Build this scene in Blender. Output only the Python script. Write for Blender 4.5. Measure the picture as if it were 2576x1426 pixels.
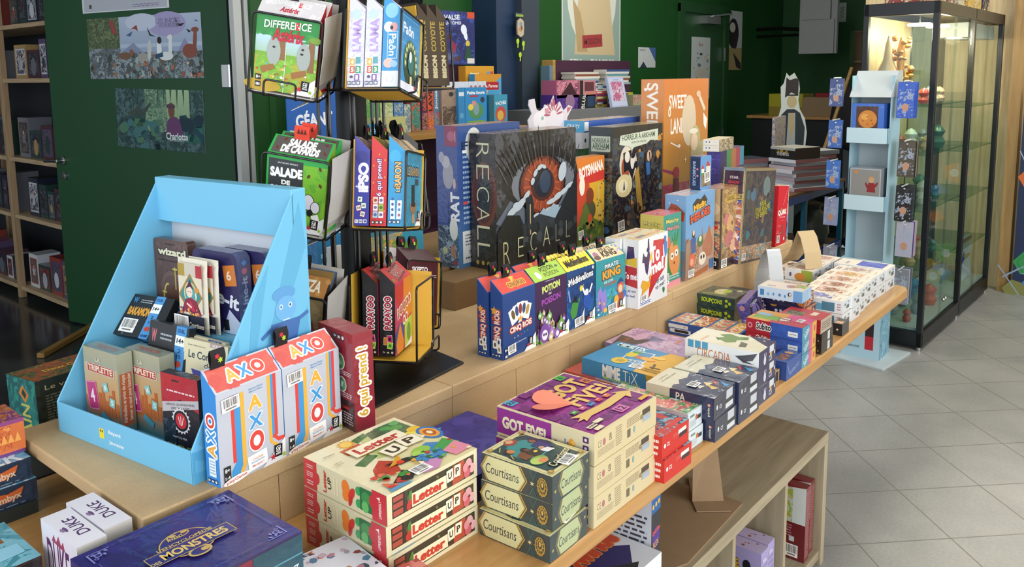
import bpy, math, random
import numpy as np
from mathutils import Vector, Matrix, Euler
for _o in list(bpy.data.objects): bpy.data.objects.remove(_o)
SC = bpy.context.scene; COL = SC.collection
# ---------------------------------------------------------------- camera
cam = bpy.data.objects.new('camera', bpy.data.cameras.new('camera')); COL.objects.link(cam)
cR = Vector((0.6362394, -0.7714187, -0.0106111)); cU = Vector((0.1075413, 0.0750598, 0.9913632)); cF = Vector((0.7639596, 0.6318854, -0.1307153))
cm = Matrix((cR, cU, -cF)).transposed().to_4x4(); cm.translation = Vector((0, 0, 1.6)); cam.matrix_world = cm
cam.data.sensor_width = 36; cam.data.lens = 2064.7/2576*36; cam.data.shift_y = (460-713)/2576
cam.data.clip_start = .02; cam.data.clip_end = 100
SC.camera = cam
# ---------------------------------------------------------------- daylight and exposure
SC.view_settings.view_transform = 'Standard'; SC.view_settings.look = 'None'
SC.view_settings.gamma = 1; SC.view_settings.use_curve_mapping = False; SC.view_settings.exposure = 0.62
SC.cycles.transparent_max_bounces = 40
W = bpy.data.worlds.new('daylight'); SC.world = W; W.use_nodes = True
W.node_tree.nodes['Background'].inputs[0].default_value = (0.86, 0.93, 1.0, 1)
W.node_tree.nodes['Background'].inputs[1].default_value = 0.9
_s = bpy.data.lights.new('sun', 'SUN'); _s.energy = 3.2; _s.angle = math.radians(3); _s.color = (1, .93, .82)
_so = bpy.data.objects.new('sun', _s); COL.objects.link(_so); _so.rotation_euler = (math.radians(63), 0, math.radians(0))
def area(name, loc, target, sx, sy, power, col=(1, 1, 1)):
    l = bpy.data.lights.new(name, 'AREA'); l.shape = 'RECTANGLE'; l.size = sx; l.size_y = sy; l.energy = power; l.color = col
    o = bpy.data.objects.new(name, l); COL.objects.link(o); o.location = loc
    o.rotation_euler = (Vector(target)-Vector(loc)).to_track_quat('-Z', 'Y').to_euler(); return o
area('shopfront_daylight', (1.2, -3.6, 2.1), (2.6, 1.2, .6), 6.0, 2.4, 150, (1, .98, .96))
area('side_daylight', (-2.6, 1.0, 2.2), (2.2, 1.4, .8), 4.0, 2.2, 46, (.9, .95, 1))
area('ceiling_fill_light', (2.6, .9, 3.35), (2.6, .9, 0), 2.4, .5, 26, (1, .97, .92))  # unseen overhead light above the bench, no fixture built
area('ceiling_fill_light', (5.2, 2.6, 3.35), (5.2, 2.6, 0), 2.0, .5, 26, (1, .97, .92))  # overhead fill, added to brighten the book piles on the blue table
area('ceiling_fill_light', (5.9, .2, 3.35), (5.9, .4, 0), 1.2, .5, 22, (1, .96, .9))  # overhead fill, added to brighten the timber wall by the cabinet
# ---------------------------------------------------------------- colours and materials
def lin(c):
    if isinstance(c, str):
        c = c.lstrip('#')
        if len(c) == 3: c = ''.join(x*2 for x in c)
        c = [int(c[i:i+2], 16)/255 for i in (0, 2, 4)]
    return tuple((x/12.92 if x <= .04045 else ((x+.055)/1.055)**2.4) for x in c[:3])
class NT:
    def __init__(s, name):
        s.m = bpy.data.materials.new(name); s.m.use_nodes = True; s.t = s.m.node_tree; s.b = s.t.nodes['Principled BSDF']
    def n(s, typ, **k):
        o = s.t.nodes.new('ShaderNode'+typ)
        for a, b in k.items():
            if a[0] == '_': o.inputs[a[1:].replace('_', ' ')].default_value = b
            elif a[0] == 'i' and a[1:].isdigit(): o.inputs[int(a[1:])].default_value = b
            else: setattr(o, a, b)
        return o
    def l(s, a, b): s.t.links.new(a, b)
def ramp(nt, stops, fac, interp='LINEAR'):
    r = nt.n('ValToRGB'); r.color_ramp.interpolation = interp; e = r.color_ramp.elements
    while len(e) < len(stops): e.new(.5)
    for i, (p, c) in enumerate(stops): e[i].position = p; e[i].color = (*lin(c), 1) if not isinstance(c, float) else (c, c, c, 1)
    nt.l(fac, r.inputs[0]); return r
def bump(nt, h, st, dist=.002):
    b = nt.n('Bump', _Strength=st, _Distance=dist); nt.l(h, b.inputs['Height']); nt.l(b.outputs[0], nt.b.inputs['Normal'])
def print_mat(name, rough, coat, wr=0):
    nt = NT(name); A = [nt.n('Attribute', attribute_name=a) for a in ('Col', 'Col2', 'Col3', 'Art')]
    tc = nt.n('TexCoord'); sc = nt.n('Vector' + 'Math', operation='SCALE'); nt.l(tc.outputs['Object'], sc.inputs[0]); nt.l(A[3].outputs['Fac'], sc.inputs['Scale'])
    n1 = nt.n('TexNoise', _Scale=1.0, _Detail=3.0, _Distortion=1.6); nt.l(sc.outputs[0], n1.inputs['Vector'])
    n2 = nt.n('TexNoise', _Scale=2.7, _Detail=4.0, _Distortion=2.5); nt.l(sc.outputs[0], n2.inputs['Vector'])
    r1 = ramp(nt, [(.49, 0.0), (.53, 1.0)], n1.outputs[0]); r2 = ramp(nt, [(.54, 0.0), (.57, 1.0)], n2.outputs[0])
    m1 = nt.n('MixRGB'); m2 = nt.n('MixRGB'); nt.l(r1.outputs[0], m1.inputs[0]); nt.l(A[0].outputs[0], m1.inputs[1]); nt.l(A[1].outputs[0], m1.inputs[2])
    nt.l(r2.outputs[0], m2.inputs[0]); nt.l(m1.outputs[0], m2.inputs[1]); nt.l(A[2].outputs[0], m2.inputs[2])
    nt.l(m2.outputs[0], nt.b.inputs['Base Color']); nt.b.inputs['Roughness'].default_value = rough
    nt.b.inputs['Coat Weight'].default_value = coat; nt.b.inputs['Coat Roughness'].default_value = .08
    if wr:
        n3 = nt.n('TexNoise', _Scale=28.0, _Detail=3.0, _Distortion=1.2); nt.l(tc.outputs['Object'], n3.inputs['Vector'])
        b = nt.n('Bump', _Strength=wr, _Distance=.004); nt.l(n3.outputs[0], b.inputs['Height']); nt.l(b.outputs[0], nt.b.inputs['Coat Normal'])
    return nt.m
CARD = print_mat('printed_card', .5, .12)
WRAP = print_mat('shrink_wrapped_card', .42, .7, .45)
TIN = print_mat('printed_tin', .35, .5)
PAPER = print_mat('printed_paper', .75, 0)
DULL = print_mat('dull_print', .8, 0)
def simple(name, col, rough=.5, metal=0, noise=0, nscale=20, bumpst=0, spec=.5, emit=None, es=0, alpha=None):
    nt = NT(name); nt.b.inputs['Base Color'].default_value = (*lin(col), 1); nt.b.inputs['Roughness'].default_value = rough
    nt.b.inputs['Metallic'].default_value = metal; nt.b.inputs['Specular IOR Level'].default_value = spec
    tc = nt.n('TexCoord'); ns = nt.n('TexNoise', _Scale=float(nscale), _Detail=4.0); nt.l(tc.outputs['Object'], ns.inputs['Vector'])
    c = lin(col); d = [max(0, x*(1-noise)) for x in c]; e = [min(1, x*(1+noise)) for x in c]
    mx = nt.n('MixRGB', i1=(*d, 1), i2=(*e, 1)); nt.l(ns.outputs[0], mx.inputs[0]); nt.l(mx.outputs[0], nt.b.inputs['Base Color'])
    if bumpst: bump(nt, ns.outputs[0], bumpst)
    if emit: nt.b.inputs['Emission Color'].default_value = (*lin(emit), 1); nt.b.inputs['Emission Strength'].default_value = es
    if alpha is not None: nt.b.inputs['Alpha'].default_value = alpha
    return nt.m
def wood(name, c1, c2, scale=6, axis=0, rough=.45, dist=3.0, coat=0):
    nt = NT(name); tc = nt.n('TexCoord'); mp = nt.n('Mapping'); nt.l(tc.outputs['Object'], mp.inputs[0])
    s = [9., 9., 9.]; s[axis] = .7; mp.inputs['Scale'].default_value = s
    ns = nt.n('TexNoise', _Scale=float(scale), _Detail=6.0, _Distortion=dist*.2); nt.l(mp.outputs[0], ns.inputs['Vector'])
    r = ramp(nt, [(.3, c1), (.7, c2)], ns.outputs[0]); nt.l(r.outputs[0], nt.b.inputs['Base Color'])
    nt.b.inputs['Roughness'].default_value = rough; nt.b.inputs['Coat Weight'].default_value = coat; bump(nt, ns.outputs[0], .08, .001); return nt.m
def mdf(name, c1, c2):
    nt = NT(name); tc = nt.n('TexCoord')
    ns = nt.n('TexNoise', _Scale=5.0, _Detail=5.0, _Distortion=.6); nt.l(tc.outputs['Object'], ns.inputs['Vector'])
    n2 = nt.n('TexNoise', _Scale=260.0, _Detail=2.0); nt.l(tc.outputs['Object'], n2.inputs['Vector'])
    r = ramp(nt, [(.3, c1), (.7, c2)], ns.outputs[0]); mx = nt.n('MixRGB', blend_type='MULTIPLY', i0=.25)
    nt.l(r.outputs[0], mx.inputs[1]); nt.l(n2.outputs[0], mx.inputs[2]); nt.l(mx.outputs[0], nt.b.inputs['Base Color']); nt.b.inputs['Roughness'].default_value = .55; return nt.m
def glass(name, tint='#e8f2ee', rough=0.0, mixf=.12):
    nt = NT(name); t = nt.t; t.nodes.remove(nt.b); out = t.nodes['Material Output']
    tr = nt.n('BsdfTransparent'); tr.inputs[0].default_value = (*lin(tint), 1); gl = nt.n('BsdfGlossy', _Roughness=max(rough, .02))
    lw = nt.n('LayerWeight', _Blend=.5); fr = nt.n('Math', operation='POWER', i1=5.0); nt.l(lw.outputs['Facing'], fr.inputs[0]); ad = nt.n('Math', operation='MULTIPLY_ADD', i1=.35, i2=.02+mixf*.3, use_clamp=True); nt.l(fr.outputs[0], ad.inputs[0])
    mx = nt.n('MixShader'); nt.l(ad.outputs[0], mx.inputs[0]); nt.l(tr.outputs[0], mx.inputs[1]); nt.l(gl.outputs[0], mx.inputs[2]); nt.l(mx.outputs[0], out.inputs[0]); return nt.m
# ---------------------------------------------------------------- mesh helpers
class MB:
    def __init__(s): s.v = []; s.f = []; s.c = []; s.c2 = []; s.c3 = []; s.a = []; s.ly = 0
    def poly(s, pts, col, c2=None, c3=None, art=0.0, cols=None):
        i = len(s.v); s.v += [tuple(p) for p in pts]; s.f.append(tuple(range(i, i+len(pts)))); s._c(len(pts), col, c2, c3, art, cols)
    def _c(s, n, col, c2, c3, art, cols=None):
        c = lin(col); s.c += [(lin(q)) for q in cols] if cols else [c]*n
        s.c2 += [lin(c2) if c2 else c]*n; s.c3 += [lin(c3) if c3 else c]*n; s.a += [art]*n
    def mesh(s, vs, fs, col):
        i = len(s.v); s.v += [tuple(p) for p in vs]; c = lin(col)
        for f in fs: s.f.append(tuple(i+k for k in f)); n = len(f); s.c += [c]*n; s.c2 += [c]*n; s.c3 += [c]*n; s.a += [0.0]*n
    def box(s, x0, y0, z0, x1, y1, z1, col='#808080'):
        V = [(x, y, z) for x in (x0, x1) for y in (y0, y1) for z in (z0, z1)]
        s.mesh(V, [(0, 1, 3, 2), (4, 6, 7, 5), (0, 4, 5, 1), (2, 3, 7, 6), (0, 2, 6, 4), (1, 5, 7, 3)], col)
    def prism(s, poly, z0, z1, col='#808080', M=None):          # polygon in xy, extruded in z, optional matrix
        n = len(poly); V = [Vector((x, y, z0)) for x, y in poly]+[Vector((x, y, z1)) for x, y in poly]
        if M: V = [M @ v for v in V]
        s.mesh(V, [tuple(range(n-1, -1, -1)), tuple(range(n, 2*n))]+[(i, (i+1) % n, n+(i+1) % n, n+i) for i in range(n)], col)
    def tube(s, pts, r, col='#202020', n=8, closed=False):
        P = [Vector(p) for p in pts]; N = len(P); V = []; up = None
        for i, p in enumerate(P):
            a = P[(i-1) % N] if (closed or i > 0) else P[i]; b = P[(i+1) % N] if (closed or i < N-1) else P[i]
            t = (b-a).normalized()
            if up is None: up = t.orthogonal().normalized()
            up = (up-t*up.dot(t)); up = up.normalized() if up.length > 1e-6 else t.orthogonal().normalized()
            w = t.cross(up)
            rr = r[i] if isinstance(r, (list, tuple)) else r
            for k in range(n): a_ = 2*math.pi*k/n; V.append(p+up*math.cos(a_)*rr+w*math.sin(a_)*rr)
        F = []
        for i in range(N if closed else N-1):
            j = (i+1) % N
            for k in range(n): F.append((i*n+k, i*n+(k+1) % n, j*n+(k+1) % n, j*n+k))
        if not closed: F += [tuple(range(n-1, -1, -1)), tuple((N-1)*n+k for k in range(n))]
        s.mesh(V, F, col)
    def lathe(s, prof, cx=0, cy=0, z=0, n=16, col='#808080', M=None):   # profile (r, z)
        V = []; F = []
        for r, h in prof:
            for k in range(n): a = 2*math.pi*k/n; V.append(Vector((cx+r*math.cos(a), cy+r*math.sin(a), z+h)))
        if M: V = [M @ v for v in V]
        for i in range(len(prof)-1):
            for k in range(n): F.append((i*n+k, i*n+(k+1) % n, (i+1)*n+(k+1) % n, (i+1)*n+k))
        F += [tuple(range(n-1, -1, -1)), tuple((len(prof)-1)*n+k for k in range(n))]
        s.mesh(V, F, col)
    def ball(s, c, r, col, sx=1, sy=1, sz=1, n=12):
        prof = [(max(1e-4, math.sin(math.pi*i/8))*r, -math.cos(math.pi*i/8)*r) for i in range(9)]
        s.lathe(prof, n=n, col=col, M=Matrix.Translation(c) @ Matrix.Diagonal((sx, sy, sz, 1)))
    def build(s, name, mat, parent=None, bev=0, smooth=False):
        me = bpy.data.meshes.new(name); me.from_pydata([tuple(v) for v in s.v], [], s.f); me.update()
        for nm, arr in (('Col', s.c), ('Col2', s.c2), ('Col3', s.c3)):
            at = me.attributes.new(nm, 'FLOAT_COLOR', 'CORNER')
            at.data.foreach_set('color', np.concatenate([np.array(arr, dtype=np.float32), np.ones((len(arr), 1), np.float32)], 1).ravel())
        at = me.attributes.new('Art', 'FLOAT', 'CORNER'); at.data.foreach_set('value', np.array(s.a, dtype=np.float32))
        me.materials.append(mat)
        if smooth:
            me.polygons.foreach_set('use_smooth', [True]*len(me.polygons))
        o = bpy.data.objects.new(name, me); COL.objects.link(o)
        if parent: o.parent = parent
        if bev:
            m = o.modifiers.new('bevel', 'BEVEL'); m.width = bev; m.segments = 2; m.limit_method = 'ANGLE'
        if smooth:
            m = o.modifiers.new('split', 'EDGE_SPLIT'); m.split_angle = math.radians(40)
        return o
def tag(o, label=None, cat=None, group=None, kind=None):
    if label: o['label'] = label
    if cat: o['category'] = cat
    if group: o['group'] = group
    if kind: o['kind'] = kind
    return o
def empty(name, loc=(0, 0, 0), rot=(0, 0, 0)):
    o = bpy.data.objects.new(name, None); COL.objects.link(o); o.location = loc; o.rotation_euler = rot; o.empty_display_size = .05; return o
def dup(r, loc, rot=None, label=None, group=None):
    c = r.copy(); COL.objects.link(c); c.location = loc
    if rot is not None: c.rotation_euler = rot
    if label: c['label'] = label
    if group: c['group'] = group
    for ch in list(r.children):
        d = ch.copy(); COL.objects.link(d); d.parent = c
        for g in ch.children: e = g.copy(); COL.objects.link(e); e.parent = d
    return c
# ---------------------------------------------------------------- lettering
_tc = {}
def glyphs(txt, bold=0.0, shear=0.0):
    k = (txt, bold, shear)
    if k not in _tc:
        cu = bpy.data.curves.new('t', 'FONT'); cu.body = txt; cu.offset = bold; cu.shear = shear; cu.resolution_u = 3; cu.fill_mode = 'FRONT'
        o = bpy.data.objects.new('t', cu); COL.objects.link(o); dg = bpy.context.evaluated_depsgraph_get()
        me = o.evaluated_get(dg).to_mesh(); V = np.array([v.co[:2] for v in me.vertices] or [(0, 0)]); F = [tuple(p.vertices) for p in me.polygons]
        o.evaluated_get(dg).to_mesh_clear(); bpy.data.objects.remove(o); bpy.data.curves.remove(cu)
        _tc[k] = (V, F)
    return _tc[k]
# ---------------------------------------------------------------- flat artwork drawn on one face of a box
STEP = .00007
class Face:
    def __init__(s, mb, O, u, v, w, h): s.mb = mb; s.O = Vector(O); s.u = Vector(u).normalized(); s.v = Vector(v).normalized(); s.w = w; s.h = h; s.n = s.u.cross(s.v); s.k = 1
    def P(s, x, y, k=None): return s.O+s.u*(x*s.w)+s.v*(y*s.h)+s.n*((s.k if k is None else k)*STEP)
    def turn(s, k):
        f = Face.__new__(Face); f.__dict__.update(s.__dict__); c = s.O
        for _ in range(k % 4): f.O, f.u, f.v, f.w, f.h = f.O+f.u*f.w, f.v.copy(), -f.u, f.h, f.w
        f.k = s.k; return f
    def Q(s, cx, cy, dx, dy): return s.O+s.u*(cx*s.w+dx*s.w)+s.v*(cy*s.h+dy*s.w)+s.n*(s.k*STEP)
    def draw(s, ops):
        f = s
        for o in ops:
            if o[0] == 'O': k = f.k; f = s.turn(o[1]); f.k = k; continue
            getattr(f, 'op_'+o[0])(*o[1:]); f.k += 1
        s.k = f.k
    def op_R(s, x0, y0, x1, y1, c, c2=None): s.mb.poly([s.P(x0, y0), s.P(x1, y0), s.P(x1, y1), s.P(x0, y1)], c, cols=[c, c, c2, c2] if c2 else None)
    def op_P(s, pts, c): s.mb.poly([s.P(*p) for p in pts], c)
    def op_N(s, x0, y0, x1, y1, c, c2, c3, sc=40.): s.mb.poly([s.P(x0, y0), s.P(x1, y0), s.P(x1, y1), s.P(x0, y1)], c, c2, c3, sc)
    def op_E(s, cx, cy, rx, ry, c, rot=0, n=20):
        a = math.radians(rot); q = []
        for i in range(n):
            t = 2*math.pi*i/n; x, y = rx*math.cos(t), ry*math.sin(t); q.append(s.Q(cx, cy, x*math.cos(a)-y*math.sin(a), x*math.sin(a)+y*math.cos(a)))
        s.mb.poly(q, c)
    def op_B(s, cx, cy, w, h, c, rot=0):            # rotated rectangle, sizes in face widths
        a = math.radians(rot); s.mb.poly([s.Q(cx, cy, x*math.cos(a)-y*math.sin(a), x*math.sin(a)+y*math.cos(a)) for x, y in ((-w/2, -h/2), (w/2, -h/2), (w/2, h/2), (-w/2, h/2))], c)
    def op_Z(s, cx, cy, r, c, n=5, inner=.45, rot=90, sq=1):      # star
        q = []
        for i in range(2*n): t = math.radians(rot)+math.pi*i/n; rr = r if i % 2 == 0 else r*inner; q.append(s.Q(cx, cy, rr*math.cos(t), rr*math.sin(t)*sq))
        s.mb.poly(q, c)
    def op_T(s, txt, cx, cy, w, h, c, rot=0, out=None, bold=.02, shear=0, ow=.05):
        a = math.radians(rot); ca, sa = math.cos(a), math.sin(a)
        b0 = max(-.02, min(bold, .018)); eb = max(0, bold-.018)*.55; V, F = glyphs(txt, b0, shear); mn = V.min(0); mx = V.max(0); d = np.maximum(mx-mn, 1e-3); fx, fy = w/d[0], h/d[1]; ce = (mn+mx)/2
        def put(V, F, col, sh=(0, 0)):
            X = (V-ce+sh)*[fx, fy]; B = np.array(s.Q(cx, cy, 0, 0)); U = np.array(s.u)*s.w; Vv = np.array(s.v)*s.w
            x = X[:, 0]*ca-X[:, 1]*sa; y = X[:, 0]*sa+X[:, 1]*ca
            s.mb.mesh(B+x[:, None]*U+y[:, None]*Vv, F, col)
        ring = [(math.cos(t*math.pi/4), math.sin(t*math.pi/4)) for t in range(8)]
        if out:
            for x_, y_ in ring: put(V, F, out, ((eb+ow)*x_, (eb+ow)*y_)); s.k += .12
        if eb > .008:
            for x_, y_ in ring[::2] if eb < .03 else ring: put(V, F, c, (eb*x_, eb*y_)); s.k += .12
        put(V, F, c)
    def op_L(s, x0, y0, x1, y1, n, c, seed=1):      # block of tiny illegible print
        r = random.Random(seed); hh = (y1-y0)/n
        for i in range(n):
            y = y1-(i+.7)*hh; x = x0; xe = x1-(r.random()*.3*(x1-x0) if i % 3 == 2 else 0)
            while x < xe:
                w = (x1-x0)*r.uniform(.05, .16); s.mb.poly([s.P(x, y), s.P(min(x+w, xe), y), s.P(min(x+w, xe), y+hh*.45), s.P(x, y+hh*.45)], c); x += w+(x1-x0)*.03
    def op_S(s, seed, n, x0, y0, x1, y1, r0, r1, pal, sq=1.0):   # scattered blobs
        r = random.Random(seed)
        for i in range(n):
            cx, cy = r.uniform(x0, x1), r.uniform(y0, y1); R = r.uniform(r0, r1); a0 = r.random()*6; m = r.choice((5, 6, 7, 8)); q = []
            for k in range(m):
                t = a0+2*math.pi*k/m; rr = R*r.uniform(.6, 1.15); q.append((min(x1, max(x0, cx+rr*math.cos(t))), min(y1, max(y0, cy+rr*math.sin(t)*sq*s.w/s.h))))
            s.mb.poly([s.P(x, y, s.k+(i % 7)*.3) for x, y in q], r.choice(pal))
        s.k += 2
    def op_C(s, cx, cy, w, h, seed=0, rot=0, bg='#f4f2ee'):    # barcode
        s.op_B(cx, cy, w, h, bg, rot); s.k += 1; r = random.Random(seed); a = math.radians(rot); x = -w*.42
        while x < w*.42:
            b = w*r.choice((.012, .02, .032)); q = [(x, -h*.18), (x+b, -h*.18), (x+b, h*.42), (x, h*.42)]
            s.mb.poly([s.Q(cx, cy, p*math.cos(a)-t*math.sin(a), p*math.sin(a)+t*math.cos(a)) for p, t in q], '#3a3636'); x += b+w*r.choice((.012, .02, .03))
        q = [(-w*.3, -h*.38), (w*.3, -h*.38), (w*.3, -h*.27), (-w*.3, -h*.27)]
        s.mb.poly([s.Q(cx, cy, p*math.cos(a)-t*math.sin(a), p*math.sin(a)+t*math.cos(a)) for p, t in q], '#77706c')
    def op_I(s, cx, cy, sz, c='#fff', fg='#222', n=3, vert=False, gap=1.25, first='8+'):      # age, players, time icons
        for i in range(n):
            x = cx+(0 if vert else i*sz*gap); y = cy-(i*sz*gap*s.w/s.h if vert else 0)
            s.op_B(x, y, sz, sz, c); s.k += .5
            if i == 0: s.op_T(first, x, y, sz*.75, sz*.55, fg)
            elif i == 1: [s.op_E(x+dx*sz, y+.12*sz*s.w/s.h, sz*.09, sz*.09, fg) or s.op_B(x+dx*sz, y-.12*sz*s.w/s.h, sz*.18, sz*.3, fg) for dx in (-.25, 0, .25)]
            else: s.op_E(x, y, sz*.33, sz*.33, fg); s.k += .5; s.op_B(x, y+.1*sz*s.w/s.h, sz*.08, sz*.3, c)
            s.k += .5
    def op_F(s, cx, cy, r, skin, cloth, hair, wide=1.0):      # plain figure: body, arms, head, hair
        q = [(-.9*wide, -2.6), (.9*wide, -2.6), (.55*wide, -.6), (-.55*wide, -.6)]; s.mb.poly([s.Q(cx, cy, x*r, y*r) for x, y in q], cloth); s.k += .4
        s.op_E(cx-.85*r*wide, cy-1.3*r*s.w/s.h, .25*r, .8*r, cloth, 25); s.op_E(cx+.85*r*wide, cy-1.1*r*s.w/s.h, .25*r, .8*r, cloth, -35); s.k += .4
        s.op_E(cx, cy+.12*r*s.w/s.h, .62*r, .66*r, hair); s.k += .4; s.op_E(cx, cy-.05*r*s.w/s.h, .5*r, .55*r, skin); s.k += .4
        s.op_E(cx-.17*r, cy, .06*r, .08*r, '#221c1a'); s.op_E(cx+.17*r, cy, .06*r, .08*r, '#221c1a')
def R(*a): return ('R',)+a
def P(*a): return ('P',)+a
def N(*a): return ('N',)+a
def E(*a): return ('E',)+a
def B(*a): return ('B',)+a
def Z(*a, **k): return ('Z',)+a
def L(*a): return ('L',)+a
def S(*a): return ('S',)+a
def C(*a): return ('C',)+a
def F(*a): return ('F',)+a
def O(k): return ('O', k)
def T(txt, cx, cy, w, h, c, rot=0, out=None, bold=.02, shear=0, ow=.05): return ('T', txt, cx, cy, w, h, c, rot, out, bold, shear, ow)
def I(cx, cy, sz, c='#fff', fg='#222', n=3, vert=False, gap=1.25, first='8+'): return ('I', cx, cy, sz, c, fg, n, vert, gap, first)
# ---------------------------------------------------------------- boxes of games
def faces(mb, L_, W_, h, hr):
    d = {'F': Face(mb, (0, 0, 0), (1, 0, 0), (0, 0, 1), L_, h), 'S': Face(mb, (0, W_, 0), (0, -1, 0), (0, 0, 1), W_, h),
         'E': Face(mb, (L_, 0, 0), (0, 1, 0), (0, 0, 1), W_, h), 'K': Face(mb, (L_, W_, 0), (-1, 0, 0), (0, 0, 1), L_, h)}
    if hr: d['T'] = Face(mb, (0, 0, h), (1, 0, 0), (0, W_, hr-h), L_, math.hypot(W_, hr-h)); d['K'] = Face(mb, (L_, W_, 0), (-1, 0, 0), (0, 0, 1), L_, hr)
    else: d['T'] = Face(mb, (0, 0, h), (1, 0, 0), (0, 1, 0), L_, W_)
    return d
def gbox(name, label, loc, rz, dims, cols, arts=None, hr=None, ry=0, rx=0, mat=None, tab=None, cat='board game box', group=None, parent=None, bev=.0009, sticker=None, lid=None):
    L_, W_, h = dims; mb = MB(); hh = hr or h
    g = cols if isinstance(cols, dict) else {'*': cols}; c = lambda k: g.get(k, g.get('*', '#777'))
    V = [(0, 0, 0), (L_, 0, 0), (L_, W_, 0), (0, W_, 0), (0, 0, h), (L_, 0, h), (L_, W_, hh), (0, W_, hh)]
    for k, f in (('B', (0, 3, 2, 1)), ('T', (4, 5, 6, 7)), ('F', (0, 1, 5, 4)), ('E', (1, 2, 6, 5)), ('K', (2, 3, 7, 6)), ('S', (3, 0, 4, 7))): mb.mesh(V, [], c(k)); mb.f.append(tuple(len(mb.v)-8+i for i in f)); mb._c(4, c(k), None, None, 0.0)
    fs = faces(mb, L_, W_, h, hr)
    for k, ops in (arts or {}).items(): fs[k].draw(ops)
    o = mb.build(name, mat or CARD, parent); o.location = loc; o.rotation_euler = (rx, ry, rz)
    if not parent: tag(o, label, cat, group)
    elif label: o['label'] = label
    if lid:                                                       # the lower tray rim showing under the lid
        t = MB(); e = .0007; t.box(-e, -e, 0, L_+e, W_+e, lid[0], lid[1]); t.build('box_tray', mat or CARD, o)
    if tab: hang_tab(o, L_*tab[0], W_, hh, tab[1] if len(tab) > 1 else '#15151a')
    if sticker:
        k, cx, cy, w, hg, rot = sticker; m2 = MB(); f2 = faces(m2, L_, W_, h, hr)[k]; f2.k = 46; f2.op_C(cx, cy, w, hg, 3, rot); m2.build('barcode_sticker', PAPER, o)
    return o
def hang_tab(par, x, y, z, col='#15151a', w=.030, hg=.034):
    m = MB(); pr = []
    for i in range(11):
        t = i/10*2*math.pi; pr.append((math.sin(t)*.007*(1 if i not in (0, 10) else 0), hg*(.5-.5*math.cos(t))))
    pts = [(-.0045*math.sin(math.pi*(i/6)**1.5), hg*i/6) for i in range(6)]+[(0, hg*1.03)]+[(.0045*math.sin(math.pi*(i/6)**1.5), hg*i/6) for i in range(5, -1, -1)]
    for (a, b), (c_, d) in zip(pts, pts[1:]):
        V = [(x-w/2, y+a-.004, z+b-.004), (x+w/2, y+a-.004, z+b-.004), (x+w/2, y+c_-.004, z+d-.004), (x-w/2, y+c_-.004, z+d-.004)]
        m.mesh(V, [(0, 1, 2, 3)], col)
    f = Face(m, (x-w/2, y-.0092, z-.002), (1, 0, 0), (0, 0, 1), w, hg); 
    if col != '#d2402c': f.draw([Z(.4, .62, .2, '#c8283c', 6, .5), Z(.6, .4, .2, '#a9c63a', 6, .5)])
    else: f.draw([P([(.2, .4), (.4, .4), (.3, .8)], '#511a14'), P([(.42, .4), (.62, .4), (.52, .8)], '#511a14'), P([(.64, .4), (.84, .4), (.74, .8)], '#511a14')])
    return m.build('hang_tab', DULL, par)
# ---------------------------------------------------------------- measured points of the place (a pixel of the photograph and one known coordinate)
def ray(px, py): return cF+cR*((px-1288)/2064.7)-cU*((py-460)/2064.7)
CAMP = Vector((0, 0, 1.6))
def pz(px, py, z): d = ray(px, py); return CAMP+d*((z-1.6)/d.z)
def pX(px, py, x): d = ray(px, py); return CAMP+d*(x/d.x)
def pY(px, py, y): d = ray(px, py); return CAMP+d*(y/d.y)
RZ, BZ, TZ = .90, .775, .987          # riser top, bench top, upper step
# ---------------------------------------------------------------- setting
def floor_mat():
    nt = NT('grey_floor_tiles'); tc = nt.n('TexCoord'); mp = nt.n('Mapping', vector_type='TEXTURE')
    p0 = pz(2149.4, 1134.7, 0); mp.inputs['Location'].default_value = (p0.x, p0.y, 0); mp.inputs['Rotation'].default_value = (0, 0, math.radians(-45.475)); mp.inputs['Scale'].default_value = (.33243,)*3
    nt.l(tc.outputs['Object'], mp.inputs[0]); sx = nt.n('SeparateXYZ'); nt.l(mp.outputs[0], sx.inputs[0]); ms = []
    for k in (0, 1):
        a = nt.n('Math', operation='ADD', i1=.006); nt.l(sx.outputs[k], a.inputs[0]); f = nt.n('Math', operation='FRACT'); nt.l(a.outputs[0], f.inputs[0])
        g = nt.n('Math', operation='LESS_THAN', i1=.014); nt.l(f.outputs[0], g.inputs[0]); ms.append(g)
    mxx = nt.n('Math', operation='MAXIMUM'); nt.l(ms[0].outputs[0], mxx.inputs[0]); nt.l(ms[1].outputs[0], mxx.inputs[1])
    ns = nt.n('TexNoise', _Scale=3.0, _Detail=5.0); nt.l(tc.outputs['Object'], ns.inputs['Vector'])
    n2 = nt.n('TexNoise', _Scale=90.0, _Detail=3.0); nt.l(tc.outputs['Object'], n2.inputs['Vector'])
    ad = nt.n('MixRGB', i0=.35); nt.l(ns.outputs[0], ad.inputs[1]); nt.l(n2.outputs[0], ad.inputs[2])
    r = ramp(nt, [(.35, '#858683'), (.65, '#9d9c97')], ad.outputs[0]); m = nt.n('MixRGB', i2=(*lin('#6c6a60'), 1)); nt.l(mxx.outputs[0], m.inputs[0]); nt.l(r.outputs[0], m.inputs[1])
    nt.l(m.outputs[0], nt.b.inputs['Base Color']); nt.b.inputs['Roughness'].default_value = .42; bump(nt, mxx.outputs[0], -.15, .001); return nt.m
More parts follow.
